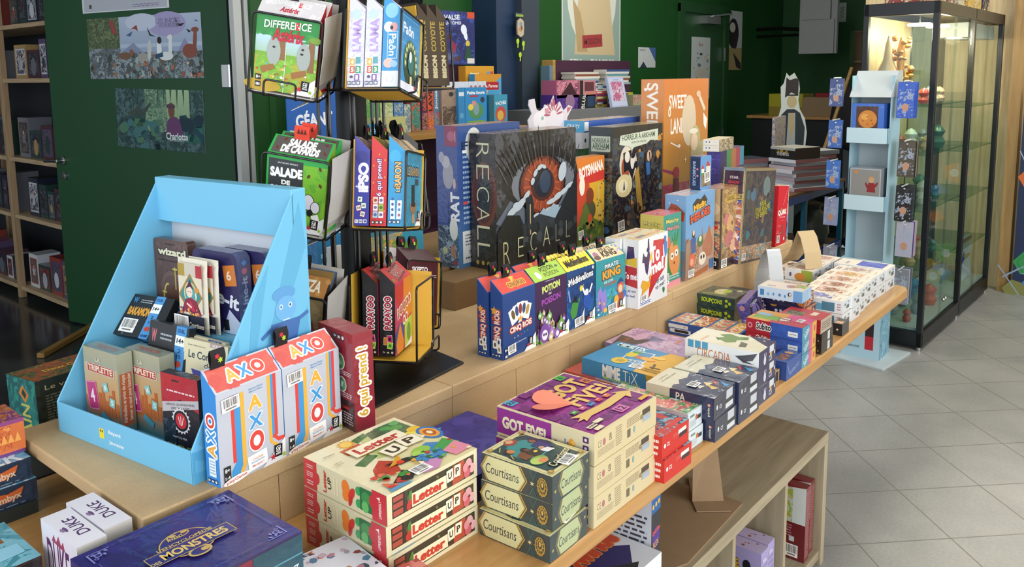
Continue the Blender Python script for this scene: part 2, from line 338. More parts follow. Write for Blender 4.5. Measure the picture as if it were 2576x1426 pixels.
def concrete_mat():
    nt = NT('dark_polished_concrete'); tc = nt.n('TexCoord'); ns = nt.n('TexNoise', _Scale=2.2, _Detail=8.0, _Distortion=.5); nt.l(tc.outputs['Object'], ns.inputs['Vector'])
    r = ramp(nt, [(.3, '#1f2326'), (.7, '#3c4144')], ns.outputs[0]); nt.l(r.outputs[0], nt.b.inputs['Base Color']); nt.b.inputs['Roughness'].default_value = .16; return nt.m
def slab(name, x0, y0, z0, x1, y1, z1, mat, parent=None, bev=0, kind='structure', col='#808080'):
    m = MB(); m.box(x0, y0, z0, x1, y1, z1, col); o = m.build(name, mat, parent, bev)
    if kind and not parent: o['kind'] = kind
    return o
GREEN = simple('green_wall_paint', '#0e4a14', .55, noise=.08, nscale=3)
DGREEN = simple('dark_green_door_paint', '#0e4221', .5, noise=.1, nscale=2.5)
WHITE = simple('white_paint', '#b9bdba', .5, noise=.03)
BLACK = simple('black_metal', '#0b0d10', .35, noise=.1)
WIRE = simple('black_wire', '#0a0a0b', .3, noise=.1)
CHROME = simple('brushed_steel', '#b8b8b8', .25, 1, noise=.05)
slab('floor', -4, -4.5, -.05, 7.6, 2.42, 0, floor_mat()); slab('floor', -4, 2.42, -.05, 12, 10, -.002, concrete_mat())
slab('ceiling', -4, -4.5, 3.5, 12, 10, 3.6, WHITE)
slab('wall_back', 2.62, 3.9, 0, 7.26, 4.05, 3.5, GREEN); slab('wall_back', 8.35, 3.9, 0, 10.4, 4.05, 3.5, GREEN); slab('wall_back', 7.26, 3.9, 2.2, 8.35, 4.05, 3.5, GREEN)
slab('wall_front_occluder', -4, -4.3, 2.42, 6.98, -4.2, 3.5, WHITE); slab('wall_front_occluder', 3.95, -4.3, 0, 6.98, -4.2, 2.42, WHITE)  # added out of view; header and jamb block the sun beyond a floor patch
m = MB(); [m.box(x, -4.28, 0, x+.06, -4.22, 2.42) for x in (-4, -1.6, 1.2)]; tag(m.build('window_1', BLACK), kind='structure')
slab('wall_right', 6.86, -4.5, 0, 6.98, 2.04, 3.5, wood('light_wood_wall_panels', '#c4ac7c', '#decaa0', 5, 2, .5))
m = MB(); m.box(9.9, 2.04, 0, 10.05, 2.7, 3.5); m.box(9.9, 3.1, 0, 10.05, 3.9, 3.5); m.box(9.9, 2.7, 2.07, 10.05, 3.1, 3.5); tag(m.build('wall_right', GREEN), kind='structure')
slab('wall_right', 6.98, 1.75, 0, 9.9, 1.86, 3.5, GREEN)
slab('wall_left', 2.9, 4.05, 0, 3.0, 9.4, 3.5, simple('storeroom_wall_paint', '#30343a', .8, noise=.1)); slab('wall_back', -4, 9.3, 0, 3, 9.4, 3.5, simple('storeroom_back_wall', '#3c4044', .8, noise=.1))
# open door leaf on the left with its frame
m = MB(); m.box(2.445, 3.90, 0, 2.492, 3.94, 3.5, '#b9bdba'); tag(m.build('trim_1', WHITE), kind='structure')
m = MB(); m.box(2.535, 3.88, 0, 2.62, 4.06, 3.5); m.box(2.62, 3.87, 0, 2.66, 3.9, 3.5); m.box(2.75, 3.875, 0, 2.78, 3.9, 3.5); tag(m.build('trim_2', GREEN), kind='structure')
slab('trim_3', 2.494, 3.93, 0, 2.512, 4.05, 3.5, BLACK)  # solid black strip, the shade of the frame gap put into its colour
slab('trim_3', 2.512, 3.905, 0, 2.535, 3.95, 3.5, WHITE)
dl = empty('door_1', (2.2145, 5.6455, 0), (0, 0, math.radians(-79.5))); tag(dl, kind='structure')
slab('door_leaf', 0, -.02, .01, 1.63, .02, 2.5, DGREEN, dl, .002)
m = MB(); m.lathe([(.027, 0), (.027, .012), (.012, .014), (.011, .05)], .085, 0, 0, 18, M=Matrix.Translation((0, -.02, 1.085)) @ Matrix.Rotation(math.pi/2, 4, 'X')); m.tube([(.085, -.065, 1.085), (.02, -.07, 1.083), (-.04, -.07, 1.08)], .010)
m.lathe([(.026, 0), (.026, .01), (.009, .011), (.009, .016)], .085, 0, 0, 18, M=Matrix.Translation((0, -.02, .985)) @ Matrix.Rotation(math.pi/2, 4, 'X')); m.build('door_handle', CHROME, dl, smooth=True)
m = MB(); m.lathe([(.012, 0), (.012, .12)], 1.64, -.03, 1.55, 10); m.box(1.57, -.024, 1.55, 1.63, -.02, 1.67); m.build('hinge', CHROME, dl)
def door_face(x0, z0, x1, z1):   # artwork on the door leaf as thin paper things
    m = MB(); m.box(0, -.0012, 0, x1-x0, 0, z1-z0, '#c9cfd2'); f = Face(m, (0, -.0012, 0), (1, 0, 0), (0, 0, 1), x1-x0, z1-z0); f.k = 2; return m, f
def on_door(o, x0, z0, rot=0):
    a = math.radians(-79.5); o.location = (2.2145+math.cos(a)*x0+math.sin(a)*.0215, 5.6455+math.sin(a)*x0-math.cos(a)*.0215, z0); o.rotation_euler = (0, rot, a)
m, f = door_face(.42, 1.6, 1.42, 1.96)
f.draw([N(0, 0, 1, 1, '#5f6a70', '#8b98a0', '#39433f', 14.), R(.3, .42, 1, 1, '#8fa0b8', '#a9b6cc'), E(.72, .85, .16, .07, '#9b95bd'), E(.5, .9, .14, .05, '#b9c2d6'), R(.3, .5, 1, .56, '#a9b9cc'), P([(.8, .42), (.86, .62), (.93, .42)], '#8587a8'), P([(.3, .42), (.42, .58), (.5, .42)], '#7e88a4'),
 N(0, .5, .3, 1, '#4f6042', '#6f7c56', '#2d3a2a', 22.), S(3, 60, 0, 0, 1, .42, .012, .035, ['#7b8a8c', '#4a5355', '#98a5a3', '#5f5a50', '#3b4440', '#8d6a58']), 
 E(.34, .37, .055, .022, '#6e5240'), E(.4, .42, .02, .02, '#7b5a44'), E(.5, .33, .05, .03, '#97978f'), E(.56, .45, .018, .06, '#b9c0c0', -8), E(.7, .35, .06, .025, '#d0d6d8'), E(.74, .5, .015, .07, '#d0d6d8', -6), E(.74, .64, .022, .014, '#d0d6d8'), E(.645, .45, .022, .045, '#d8dee2'), E(.65, .6, .018, .02, '#2a2222'), B(.64, .36, .07, .025, '#2c4a66', 12),
 E(.9, .42, .06, .04, '#7f4a3c'), E(.945, .58, .015, .075, '#7f4a3c', -8), E(.95, .74, .03, .014, '#7f4a3c'), P([(.21, .95), (.25, .95), (.28, .72), (.24, .74)], '#8e3f44'), P([(.41, .8), (.46, .86), (.47, .76), (.44, .8)], '#8a4030'), P([(.36, .7), (.42, .76), (.4, .68)], '#3d5f88'),
 P([(.55, .82), (.58, .7), (.62, .66), (.57, .68)], '#1d222c'), P([(.79, .96), (.82, .84), (.87, .85), (.84, .8), (.8, .82)], '#1b2029'), P([(.88, .76), (.9, .7), (.92, .72)], '#1b2029'), P([(.95, .9), (.98, .86), (.96, .87)], '#1b2029'), S(9, 30, .4, .02, 1, .3, .008, .02, ['#8d5648', '#5f8a8a', '#c9a88e', '#3a3a3a', '#a56a52']), T('LES INDES', .73, .9, .2, .03, '#8a86a8'), T('FOURBES', .74, .83, .16, .025, '#8a86a8')])
o = m.build('wall_poster', PAPER); on_door(o, .43, 1.60); tag(o, 'wide poster of running animals under blue sky on the green door, middle of three', 'poster')
m, f = door_face(.64, 1.2, 1.4, 1.55)
f.draw([N(0, 0, 1, 1, '#2f4a48', '#49686a', '#1f3332', 12.), R(.55, .35, .85, 1, '#7d9a78', '#9db690'), N(.35, .3, .6, 1, '#5b7c66', '#7c9c7c', '#35524a', 16.), S(5, 36, 0, .0, .5, .5, .03, .08, ['#2b5358', '#1c3a40', '#3c6a6c', '#456f55'], .8), S(6, 18, .7, .15, 1, .6, .04, .09, ['#16404a', '#2a6a60', '#245a50', '#15303e'])]
 + [P([(.5+.07*i, 1), (.52+.07*i, 1), (.49+.075*i, .68+.04*(i % 3))], '#2e5440') for i in range(7)] + [B(.2+.035*i, .62+.03*(i % 3), .12, .02, '#3a4640', 20+12*(i % 3)) for i in range(6)]
 + [P([(.58, .25), (.78, .25), (.74, .5), (.7, .56), (.64, .56), (.6, .48)], '#5e3a62'), E(.65, .66, .035, .06, '#6d4438'), E(.645, .73, .05, .02, '#513a46'), T('Charlotte', .7, .24, .24, .055, '#dfe6e6', bold=.03), T('IMPÉRATRICE', .7, .175, .16, .018, '#aab4b8')])
o = m.build('wall_poster', PAPER); on_door(o, .645, 1.195, .02); tag(o, 'poster of a woman in purple in green jungle, lowest on the green door', 'poster')
m, f = door_face(.42, 2, 1.2, 2.3); f.draw([R(.02, .02, .98, .5, '#a9aeb8'), B(.1, .12, .03, .03, '#444'), L(.6, .05, .9, .12, 2, '#7b6a94')])
o = m.build('wall_poster', PAPER); on_door(o, .4, 1.995); tag(o, 'pale grey poster cut by the photo top, highest on the green door', 'poster')
o = slab('door_wedge', 0, 0, 0, .62, .045, .03, wood('wedge_wood', '#7a5a2a', '#a37c40'), None, .004, None); o.location = (1.80, 5.02, 0); o.rotation_euler = (0, 0, math.radians(38)); tag(o, 'wooden batten lying on the dark floor under the green door', 'batten')
# back wall door and frame
dr = empty('door_2', (7.26, 3.9, 0)); tag(dr, kind='structure')
m = MB(); m.box(0, -.03, 0, .1, .06, 2.27); m.box(.99, -.03, 0, 1.09, .06, 2.27); m.box(0, -.032, 2.19, 1.09, .06, 2.29); m.build('door_frame', simple('green_frame_paint', '#1a4a20', .5, noise=.05), dr)
slab('door_leaf', .1, -.005, .01, .99, .035, 2.19, simple('green_leaf_paint', '#1f4c26', .5, noise=.05), dr, .002)
m = MB(); m.box(.45, -.09, 2.09, .75, -.005, 2.17); m.tube([(.55, -.1, 2.17), (.85, -.16, 2.2), (1.1, -.03, 2.24)], .012); m.build('door_closer', CHROME, dr)
m = MB(); m.box(.985, -.04, 1.72, 1.005, -.02, 1.86); m.box(.985, -.04, .85, 1.005, -.02, 1.0); m.build('hinge', CHROME, dr)
def wall_paper(px0, py0, px1, py1, Y, ops, label, base='#c4cac8', name='wall_poster', kind='poster'):
    a = pY(px0, py1, Y); b = pY(px1, py0, Y); m = MB(); w, h = b.x-a.x, b.z-a.z; m.box(0, -.001, 0, w, 0, h, base); f = Face(m, (0, -.001, 0), (1, 0, 0), (0, 0, 1), w, h); f.k = 2; f.draw(ops)
    o = m.build(name, PAPER); o.location = (a.x, Y, a.z); return tag(o, label, kind)
wall_paper(1413, -160, 1562, 172, 3.897, [R(.02, .01, .98, .99, '#8ea69c'), E(.5, .55, .42, .55, '#d4d6ca'), P([(.2, .1), (.9, .1), (.78, .6), (.68, .95), (.4, .95), (.28, .6)], '#c9b58e'), P([(.25, .12), (.42, .12), (.3, .4), (.17, .5)], '#b39a6e'), E(.5, .86, .25, .25, '#cbb68f'), P([(.38, .8), (.62, .8), (.68, .55), (.56, .62), (.5, .68), (.44, .62), (.35, .55)], '#4a5a58'), P([(.46, .72), (.54, .72), (.58, .55), (.5, .6), (.42, .55)], '#8e3a34'), B(.5, .735, .16, .04, '#a03c36'), B(.5, .2, .34, .12, '#a03a3c', 4), T('MISSION', .5, .2, .28, .06, '#6d2a2e', 4), P([(.9, .6), (.94, .65), (.98, .6), (.94, .55)], '#b23a34'), T('SPY × FAMILY', .5, .035, .76, .09, '#e2e4de', bold=.03)],
 'tall pale poster of a figure in cream fur with a red bow, on the green wall')
wall_paper(1605, 120, 1649, 170, 3.897, [P([(.6, 1), (1, 1), (1, .3)], '#3f5f9a'), P([(.1, 0), (.5, 0), (.3, .3)], '#26344a'), L(.08, .8, .4, .92, 2, '#777')], 'small white and blue sheet taped to the green wall')
wall_paper(1737, 95, 1787, 250, 3.888, [S(2, 26, .08, .05, .92, .75, .02, .1, ['#b79a5a', '#6a7484', '#3f4a5c', '#ccb98a', '#8d9298'], .6), T('Spy', .5, .88, .25, .1, '#a05a5a'), E(.5, .42, .3, .12, '#c9c4b4'), E(.5, .2, .14, .1, '#5a6274')], 'white illustrated notice on the green back door')
wall_paper(1820, 30, 1868, 176, 3.897, [R(0, 0, 1, .38, '#b09a68'), E(.5, .62, .3, .36, '#1f1a1c'), E(.45, .72, .16, .12, '#cfc9c0'), E(.6, .5, .14, .2, '#2a2426'), P([(.5, .3), (.95, .12), (.98, 0), (.7, .05)], '#2a2a2a')], 'tall poster with a black and cream drawing right of the green door')
# column
m = MB(); m.box(4.50, 3.62, 0, 4.70, 3.9, 3.5, '#2c3743'); tag(m.build('trim_4', simple('slate_column_paint', '#2f3b46', .5, noise=.06)), kind='structure')
m = MB(); m.box(4.30, 3.68, 0, 4.52, 3.9, 3.5); tag(m.build('trim_5', simple('navy_column_paint', '#1c3350', .5, noise=.06)), kind='structure')
def col_sign(cx, cy, w, h, ops, label, cat, base):
    p = pY(cx, cy, 3.618); m = MB(); m.box(-w/2, -.004, -h/2, w/2, 0, h/2, base); f = Face(m, (-w/2, -.004, -h/2), (1, 0, 0), (0, 0, 1), w, h); f.k = 2; f.draw(ops); o = m.build('sticker', DULL); o.location = p; return tag(o, label, cat)
col_sign(1306, 38, .09, .03, [R(0, 0, 1, 1, '#2f3b46'), T('Animalerie', .5, .5, .9, .25, '#a8c832', shear=.2)], 'small lime lettering sticker high on the slate column', 'sticker', '#2f3b46')
m = MB(); m.prism([(.045*math.cos(a*.785)*(.8+.2*(a % 2)), .065*math.sin(a*.785)) for a in range(8)], 0, .012, '#b8a890', Matrix.Rotation(math.pi/2, 4, 'X')); f = Face(m, (-.04, -.0125, -.06), (1, 0, 0), (0, 0, 1), .08, .12); f.draw([E(.5, .7, .2, .2, '#6f93a0'), E(.45, .4, .25, .2, '#b58a5a'), E(.6, .5, .12, .2, '#6a4a58')])
o = m.build('wall_plaque', CARD); o.location = pY(1307, 70, 3.618); tag(o, 'small pale oval picture plaque on the slate column', 'plaque')
for i, (px, py) in enumerate(((1302, 108), (1316, 114), (1308, 142))):
    m = MB(); p = [(0, .03), (.012, .028), (.016, .01), (.008, -.006), (.006, -.03), (-.004, -.034), (-.002, -.008), (-.012, 0), (-.014, .02)]; m.prism(p, 0, .003, '#a9cc2a', Matrix.Rotation(math.pi/2, 4, 'X')); o = m.build('leaf_sticker', DULL); o.location = pY(px, py, 3.619)
    tag(o, ['left', 'right', 'lowest'][i]+' of the three lime green leaf stickers on the slate column', 'sticker', 'leaf stickers on the column')
# ---------------------------------------------------------------- big oak bench table
OAK = wood('oak_bench_top', '#a67a42', '#bd9058', 5, 0, .38, coat=.3); MDF = mdf('pale_mdf', '#bf9f74', '#d2b488'); MDFL = mdf('sanded_mdf_edge', '#c8ad84', '#d8c09a')
bt = empty('bench_table', (0, 0, 0)); tag(bt, 'long oak bench table with stacks of games and a wooden riser on it', 'table')
m = MB(); m.prism([(-.4, .782), (3.30, .782), (3.335, .795), (3.35, .83), (3.35, 1.80), (-.4, 1.80)], BZ-.036, BZ); m.build('tabletop', OAK, bt, .006)
for x, y in ((.15, .95), (2.95, 1.7), (.15, 1.7), (2.2, 1.6)): slab('leg', x, y, 0, x+.07, y+.07, BZ-.036, OAK, bt, .003)
rs = empty('display_riser', (.57, 1.248, BZ)); tag(rs, 'long pale MDF riser standing on the oak bench, upright games along its front', 'display riser')
def rp(name, x0, y0, z0, x1, y1, z1, mat=MDF, bev=.0015): return slab(name, x0-.57, y0-1.248, z0-BZ, x1-.57, y1-1.248, z1-BZ, mat, rs, bev)
rp('top_board', .57, 1.249, .872, 1.475*.7/.8+.0, 1.777, RZ, MDF, .003); rp('top_board', 1.2915, 1.249, .872, 2.32, 1.777, RZ, MDF, .003); rp('top_board', 2.322, 1.249, .872, 3.355, 1.777, RZ, MDF, .003)
sx = [.575]+[pY(px, 900, 1.247).x for px in (690, 1140, 1302, 1438, 1655, 1818, 1890)]+[3.352]
for a, b in zip(sx, sx[1:]): rp('front_panel', a+.0008, 1.252, BZ, b-.0008, 1.268, .8715, MDF, .001)
rp('support', .62, 1.50, BZ, .69, 1.56, .8715, MDFL); rp('support', 1.5, 1.6, BZ, 1.56, 1.66, .8715, MDFL); rp('end_board', 3.335, 1.268, BZ, 3.352, 1.77, .8715)
st = slab('step_box', 1.728, 1.655, RZ, 3.30, 1.776, TZ, mdf('brown_step_box', '#7a5c36', '#94724a'), None, .002, None); tag(st, 'brown wooden step box on the riser carrying the row of tall games', 'display block')
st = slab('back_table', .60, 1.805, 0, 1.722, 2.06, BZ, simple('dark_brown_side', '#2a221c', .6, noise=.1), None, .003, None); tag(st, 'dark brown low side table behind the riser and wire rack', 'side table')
st = slab('step_box', 1.728, 1.806, 0, 3.52, 2.28, TZ, mdf('brown_step_board', '#8a6a40', '#a07c50'), None, .002, None); tag(st, 'deeper wooden block behind the riser, under the back row of games', 'display block')
# ---------------------------------------------------------------- low shelf unit under the bench
GOAK = wood('grey_oak_laminate', '#8d8069', '#a89b80', 4, 0, .5); GOAKV = wood('grey_oak_laminate_upright', '#8f826a', '#aa9d82', 4, 2, .5)
su = empty('shelf_unit', (.3, .823, 0)); tag(su, 'low grey oak shelf unit on the tiled floor under the bench, games in its cubbies', 'shelf unit')
def sp(name, x0, y0, z0, x1, y1, z1, mat): return slab(name, x0-.3, y0-.823, z0, x1-.3, y1-.823, z1, mat, su, .001)
sp('top', .3, .823, .415, 2.583, 1.23, .45, GOAK); sp('bottom', .3, .83, .02, 2.553, 1.22, .05, GOAK); sp('end_panel', 2.553, .8235, 0, 2.583, 1.23, .4149, GOAKV); sp('end_panel', .3, .8235, 0, .33, 1.23, .4149, GOAKV)
for x in (.76, 1.14, 1.51, 1.88, 2.235): sp('divider', x, .828, .05, x+.018, 1.21, .415, GOAKV)
sp('back_panel', .33, 1.212, .05, 2.553, 1.22, .415, GOAKV)
# cardboard left on the shelf unit
CB = simple('brown_cardboard', '#8f7558', .8, noise=.1, nscale=30)
def card_piece(pts, z, th, label, rot=None):
    m = MB(); m.prism(pts, 0, th, '#8f7558'); o = m.build('cardboard_sheet', CB); o.location = (0, 0, z); return tag(o, label, 'cardboard')
card_piece([(1.645, .836), (1.985, .85), (1.99, .93), (1.96, 1.16), (1.50, 1.16), (1.50, .90)], .4505, .004, 'flat brown cardboard sheet lying on the low shelf unit')
m = MB(); m.mesh([(0, 0, 0), (.085, 0, 0), (.10, .12, 0), (.02, .14, 0), (0, .004, .155), (.062, .02, .20), (0, 0, .003), (.085, 0, .003)], [(0, 1, 2, 3), (0, 6, 4), (0, 1, 5, 4)], '#9a8262'); m.prism([(0, -.05), (.09, -.05), (.09, .02), (0, .02)], 0, .003)
o = m.build('cardboard_flap', CB); s_ = o.modifiers.new('thick', 'SOLIDIFY'); s_.thickness = .003; o.location = (1.90, .955, .456); o.rotation_euler = (0, 0, math.radians(-50)); tag(o, 'torn folded cardboard flap standing on the flat sheet under the bench', 'cardboard')
# ---------------------------------------------------------------- glass cabinet
GL = glass('clear_cabinet_glass'); GLS = glass('glass_shelf', '#d8ebe2', .02, .25); GLD = glass('reflective_door_glass', '#eef5f2', .02, .03)
ca = empty('display_cabinet', (4.981, 1.093, 0), (0, 0, math.radians(-1.5))); tag(ca, 'tall black framed glass display cabinet with lamps inside on the tiled floor', 'display cabinet')
LC = 1.70; DC = .40; HC = 1.976
for x, y in ((0, 0), (.84, 0), (LC-.03, 0), (0, DC-.03), (.84, DC-.03), (LC-.03, DC-.03)): slab('post', x, y, .02, x+.032, y+.032, HC, BLACK, ca, .003)
slab('base', 0, 0, .02, LC, DC, .11, BLACK, ca, .004)
m = MB(); m.box(0, 0, HC-.07, LC, .03, HC); m.box(0, DC-.03, HC-.07, LC, DC, HC); m.box(0, 0, HC-.07, .03, DC, HC); m.box(LC-.03, 0, HC-.07, LC, DC, HC); m.build('top_rail', BLACK, ca, .003)
slab('top_panel', .03, .03, HC-.02, LC-.03, DC-.03, HC-.005, simple('cabinet_top_panel', '#c9b48e', .6, noise=.05), ca); slab('floor_panel', .03, .03, .11, LC-.03, DC-.03, .125, WHITE, ca)
slab('side_pane', .012, .03, .11, .017, DC-.03, HC-.07, GL, ca)
for x0, x1, y in ((.034, .44, .010), (.43, .838, .018), (.875, 1.28, .010), (1.27, 1.668, .018)): slab('glass_door', x0, y, .11, x1, y+.005, HC-.07, GLD, ca)
for z in (.46, .80, 1.12, 1.40):
    slab('glass_shelf', .03, .03, z, .84, DC-.03, z+.008, GLS, ca); slab('glass_shelf', .875, .03, z-.04, LC-.03, DC-.03, z-.032, GLS, ca)
for x in (.41, .455): m = MB(); m.ball((x, -.008, .22), .012, '#ccc'); m.build('knob', CHROME, ca, smooth=True)
for x, y in ((.016, .016), (.856, .016), (LC-.016, .016)): m = MB(); m.lathe([(.014, 0), (.014, .022)], x, y); m.build('foot', CHROME, ca)
slab('back_pane', .875, DC-.03, .11, LC-.03, DC-.024, HC-.07, GL, ca); slab('back_panel', .033, DC-.03, .11, .84, DC-.024, HC-.07, wood('cabinet_back_wood', '#c4a878', '#dcc698', 4, 2, .5), ca)
LMP = simple('warm_lamp_glow', '#fff4dc', .4, emit='#ffe6bd', es=14); 
for x, y in ((.16, .14), (.46, .12), (1.2, .2)):  # the lamp in the far bay is added to brighten the wood behind
    m = MB(); m.lathe([(.0, 0), (.062, 0), (.066, .008), (.06, .014), (0, .014)], x, y, HC-.125, 24); m.build('cabinet_lamp', LMP, ca); m = MB(); m.tube([(x, y, HC-.112), (x, y, HC-.02)], .004); m.build('lamp_rod', CHROME, ca)
    l = bpy.data.lights.new('lamp_light', 'POINT'); l.energy = 6 if x < 1 else 6; l.color = (1, .84, .6); l.shadow_soft_size = .05; o = bpy.data.objects.new('lamp_light', l); COL.objects.link(o); o.parent = ca; o.location = (x, y, HC-.16)
# wood post and gem poster right of the cabinet
slab('trim_6', 6.74, .93, 0, 6.86, 1.0, 3.5, wood('brown_timber_post', '#8a6a3c', '#a58450', 4, 2))
# ---------------------------------------------------------------- games with a sloping hang-tab top
rad = math.radians
def corner_logo(cx=.84, cy=.13): return [P([(.62, 0), (1, 0), (1, .24)], '#e9eaec'), B(cx, cy, .13, .16, '#15151a', -4), T('GI', cx, cy+.03, .07, .05, '#fff'), T('GA', cx, cy, .07, .04, '#fff'), T('mic', cx, cy-.03, .08, .035, '#fff'), Z(cx-.09, cy-.05, .05, '#c52c3c'), Z(cx+.09, cy-.07, .04, '#9dbb33')]
def giga(label, loc, rz, cs, cf, ct, S_, F_, T_, rx=0, ry=0, tab=(.5,), dims=(.137, .035, .166), hr=.198, cat='card game box', group=None, st=None):
    return gbox('card_game_box', label, loc, rz, dims, {'*': cs, 'F': cf, 'T': ct, 'K': cs, 'E': cs}, {'S': S_, 'F': F_, 'T': T_}, hr=hr, rx=rx, ry=ry, tab=tab, group=group, sticker=st, cat=cat)
def card(cx, cy, w, c='#f4f1e8', ink='#333', rot=0, asp=1.45): return [B(cx, cy, w, w*asp, '#d8d4cc', rot), B(cx, cy, w*.94, w*asp*.95, c, rot), E(cx, cy, w*.25, w*.4, ink, rot)]
# AXO pair
axoS = [T('A', .5, .38, .6, .6, '#e0a43a', 90, out='#f2f2ee', bold=.05, ow=.1), T('X', .5, .53, .6, .6, '#3f93cf', 90, out='#f2f2ee', bold=.05, ow=.1), T('O', .5, .70, .65, .6, '#cf4438', 90, out='#f2f2ee', bold=.05, ow=.1), B(.5, .2, .5, .9, '#e6eef5'), L(.3, .12, .7, .28, 5, '#8aa4bd'), I(.22, .05, .2, '#1d2c55', '#fff')]
def stripes(): return [P([(.17, 0), (.3, 0), (.3, .08), (.34, .14), (.34, .93), (.24, .93), (.24, .2), (.17, .12)], '#3f93cf'), P([(.3, 0), (.38, .1), (.40, .16), (.40, .93), (.34, .93), (.34, .14), (.26, 0)], '#e5ab3d'), R(.2, .2, .25, .93, '#d6433a'),
   R(.76, .25, .81, 1, '#e5ab3d'), R(.81, .28, .85, 1, '#3f93cf'), R(.85, .3, .9, 1, '#d6433a'), P([(.76, .25), (.81, .25), (.96, .15), (.92, .12)], '#e5ab3d'), P([(.81, .3), (.9, .22), (1, .22), (1, .26), (.9, .27), (.85, .33)], '#d6433a')]
axoF = stripes()+[T('A', .56, .77, .2, .18, '#fff', out='#fff'), T('A', .56, .77, .2, .18, '#e8a83a', bold=.06), T('X', .56, .56, .22, .18, '#fff', bold=.1), T('X', .56, .56, .2, .17, '#3f93cf', bold=.06), E(.56, .34, .125, .145, '#fff'), E(.56, .34, .11, .13, '#d6433a'), E(.56, .34, .055, .07, '#e6e8ea'),
   B(.56, .12, .3, .2, '#f2f2f2', 5), T('Cochez', .56, .15, .17, .035, '#d98b4a', 4), T('Remplissez', .56, .115, .2, .035, '#5aa5cf', 4), T('Marquez !', .56, .075, .18, .035, '#cf5a50', 4), T('Simone Green', .58, .93, .22, .025, '#6f9cc4', 2), T('Marco Nano', .58, .9, .2, .022, '#6f9cc4', 2), B(.1, .16, .1, .1, '#222'), T('8+', .1, .16, .07, .05, '#fff'), B(.1, .08, .1, .1, '#222'), T('1-4', .1, .08, .07, .04, '#fff'), E(.23, .03, .2, .045, '#f4eee8', 4), T('playGame', .23, .03, .3, .05, '#b8484a', 4, bold=.03)]+corner_logo(.88, .12)
axoT = [S(4, 10, 0, 0, 1, 1, .05, .12, ['#d05a4c', '#c64c44']), T('A', .33, .5, .16, .17, '#e0ac4c', out='#f0e6e0', bold=.05, ow=.1), T('X', .52, .5, .17, .17, '#3f93cf', out='#f0e6e0', bold=.05, ow=.1), E(.73, .5, .105, .1, '#f0e6e0'), E(.73, .5, .09, .085, '#cf4438'), E(.73, .5, .042, .04, '#ece0dc')]
axoT = [R(.03, .06, .97, .94, '#cc5248')]+axoT
for k, (loc, rz, lb, tb) in enumerate((((.703, 1.238, RZ), rad(6.0), 'white and red game box with coloured letters, left of the pair leaning on the blue display', (.22,)), ((.846, 1.253, RZ), rad(5.6), 'white and red game box with coloured letters, right of the pair beside the dark red box', (.2,)))):
    o = giga(lb, loc, rz, '#2f86cf', '#b9bec9', '#b9bcc6', axoS, axoF, axoT, tab=tb, dims=(.142, .037, .167), hr=.203, group=None, st=('F', .19, .86, .26, .17, 3))
# dark red wrapped box
gbox('card_game_box', 'dark red shrink-wrapped game box with yellow lettering up its narrow side, beside the white boxes', (.992, 1.229, RZ), rad(-6.4), (.047, .126, .2), {'*': '#8e2230', 'F': '#8a1f2a', 'T': '#b05a5a'},
 {'F': [T('6 qui prend !', .5, .5, 3.0, .62, '#e9dcb0', 90, out='#f4f0e0', bold=.05, ow=.12), T('6 qui prend !', .5, .5, 3.0, .6, '#c99a2e', 90, bold=.03)],
  'S': [R(0, 0, 1, .3, '#3a1c24'), I(.5, .93, .09, '#333', '#fff'), E(.62, .68, .14, .14, '#e8e6d8'), E(.62, .68, .12, .12, '#5f9a5a'), E(.66, .45, .13, .13, '#e8e6d8'), E(.66, .45, .11, .11, '#6aa070'), B(.62, .68, .06, .1, '#e8eef0', 20), B(.66, .45, .06, .1, '#e8eef0', -15), L(.45, .32, .95, .38, 3, '#e8d8d8'), L(.5, .55, .95, .6, 3, '#e8d8d8'), T('GIGAMIC', .72, .22, .3, .05, '#d8402c'), L(.4, .05, .95, .18, 5, '#c8b8b8')], 'T': [R(.05, .05, .95, .95, '#b4646a')]}, mat=WRAP, cat='card game box')
# five navy boxes and their neighbours along the riser front
cinS = [T('CINQ ROIS', .55, .5, 2.3, .62, '#b8401f', 90, out='#b8401f', bold=.1, ow=.06), T('CINQ ROIS', .55, .5, 2.2, .5, '#f0ece4', 90, bold=.04), Z(.3, .74, .3, '#e8a23a', 5, .5), Z(.22, .62, .2, '#c84a26'), I(.2, .06, .2, '#16305c', '#fff')]+card(.35, .22, .36, ink='#5a5030')+card(.66, .27, .36, ink='#3a4a70', rot=-4)+card(.7, .16, .36, ink='#a08a60', rot=5)
cinF = [B(.31, .62, .2, .3, '#f2efe6', 22), B(.42, .66, .2, .3, '#f4f1ea', 10), B(.53, .68, .2, .3, '#f2efe6', 0), B(.64, .67, .2, .3, '#f4f1ea', -9), B(.74, .63, .2, .3, '#f2efe6', -20)]+[E(x, y, .05, .1, c, r) for x, y, c, r in ((.31, .64, '#6a5a30', 22), (.42, .68, '#3a4a80', 10), (.53, .7, '#8a3a30', 0), (.64, .69, '#3a4a80', -9), (.75, .65, '#b09040', -20))]+[Z(.53, .54, .09, '#e8a23a'), T('CINQ ROIS', .54, .42, .68, .13, '#b03c1e', 4, out='#c24a24', bold=.16, ow=.05), T('CINQ ROIS', .54, .42, .66, .12, '#f4efe6', 4, bold=.05), T('LES', .5, .51, .1, .04, '#fff')]+[Z(.34+.1*i, .28+.01*i, .022, c) for i, c in enumerate(('#f0c84a', '#c8c8d0', '#d03a3a', '#4a90d8', '#4aa04a'))]+[T('LA RÉVOLUTION DU RAMI', .48, .2, .42, .03, '#d8dce8', 3), I(.08, .14, .09, '#16305c', '#fff', 2, True)]+corner_logo()
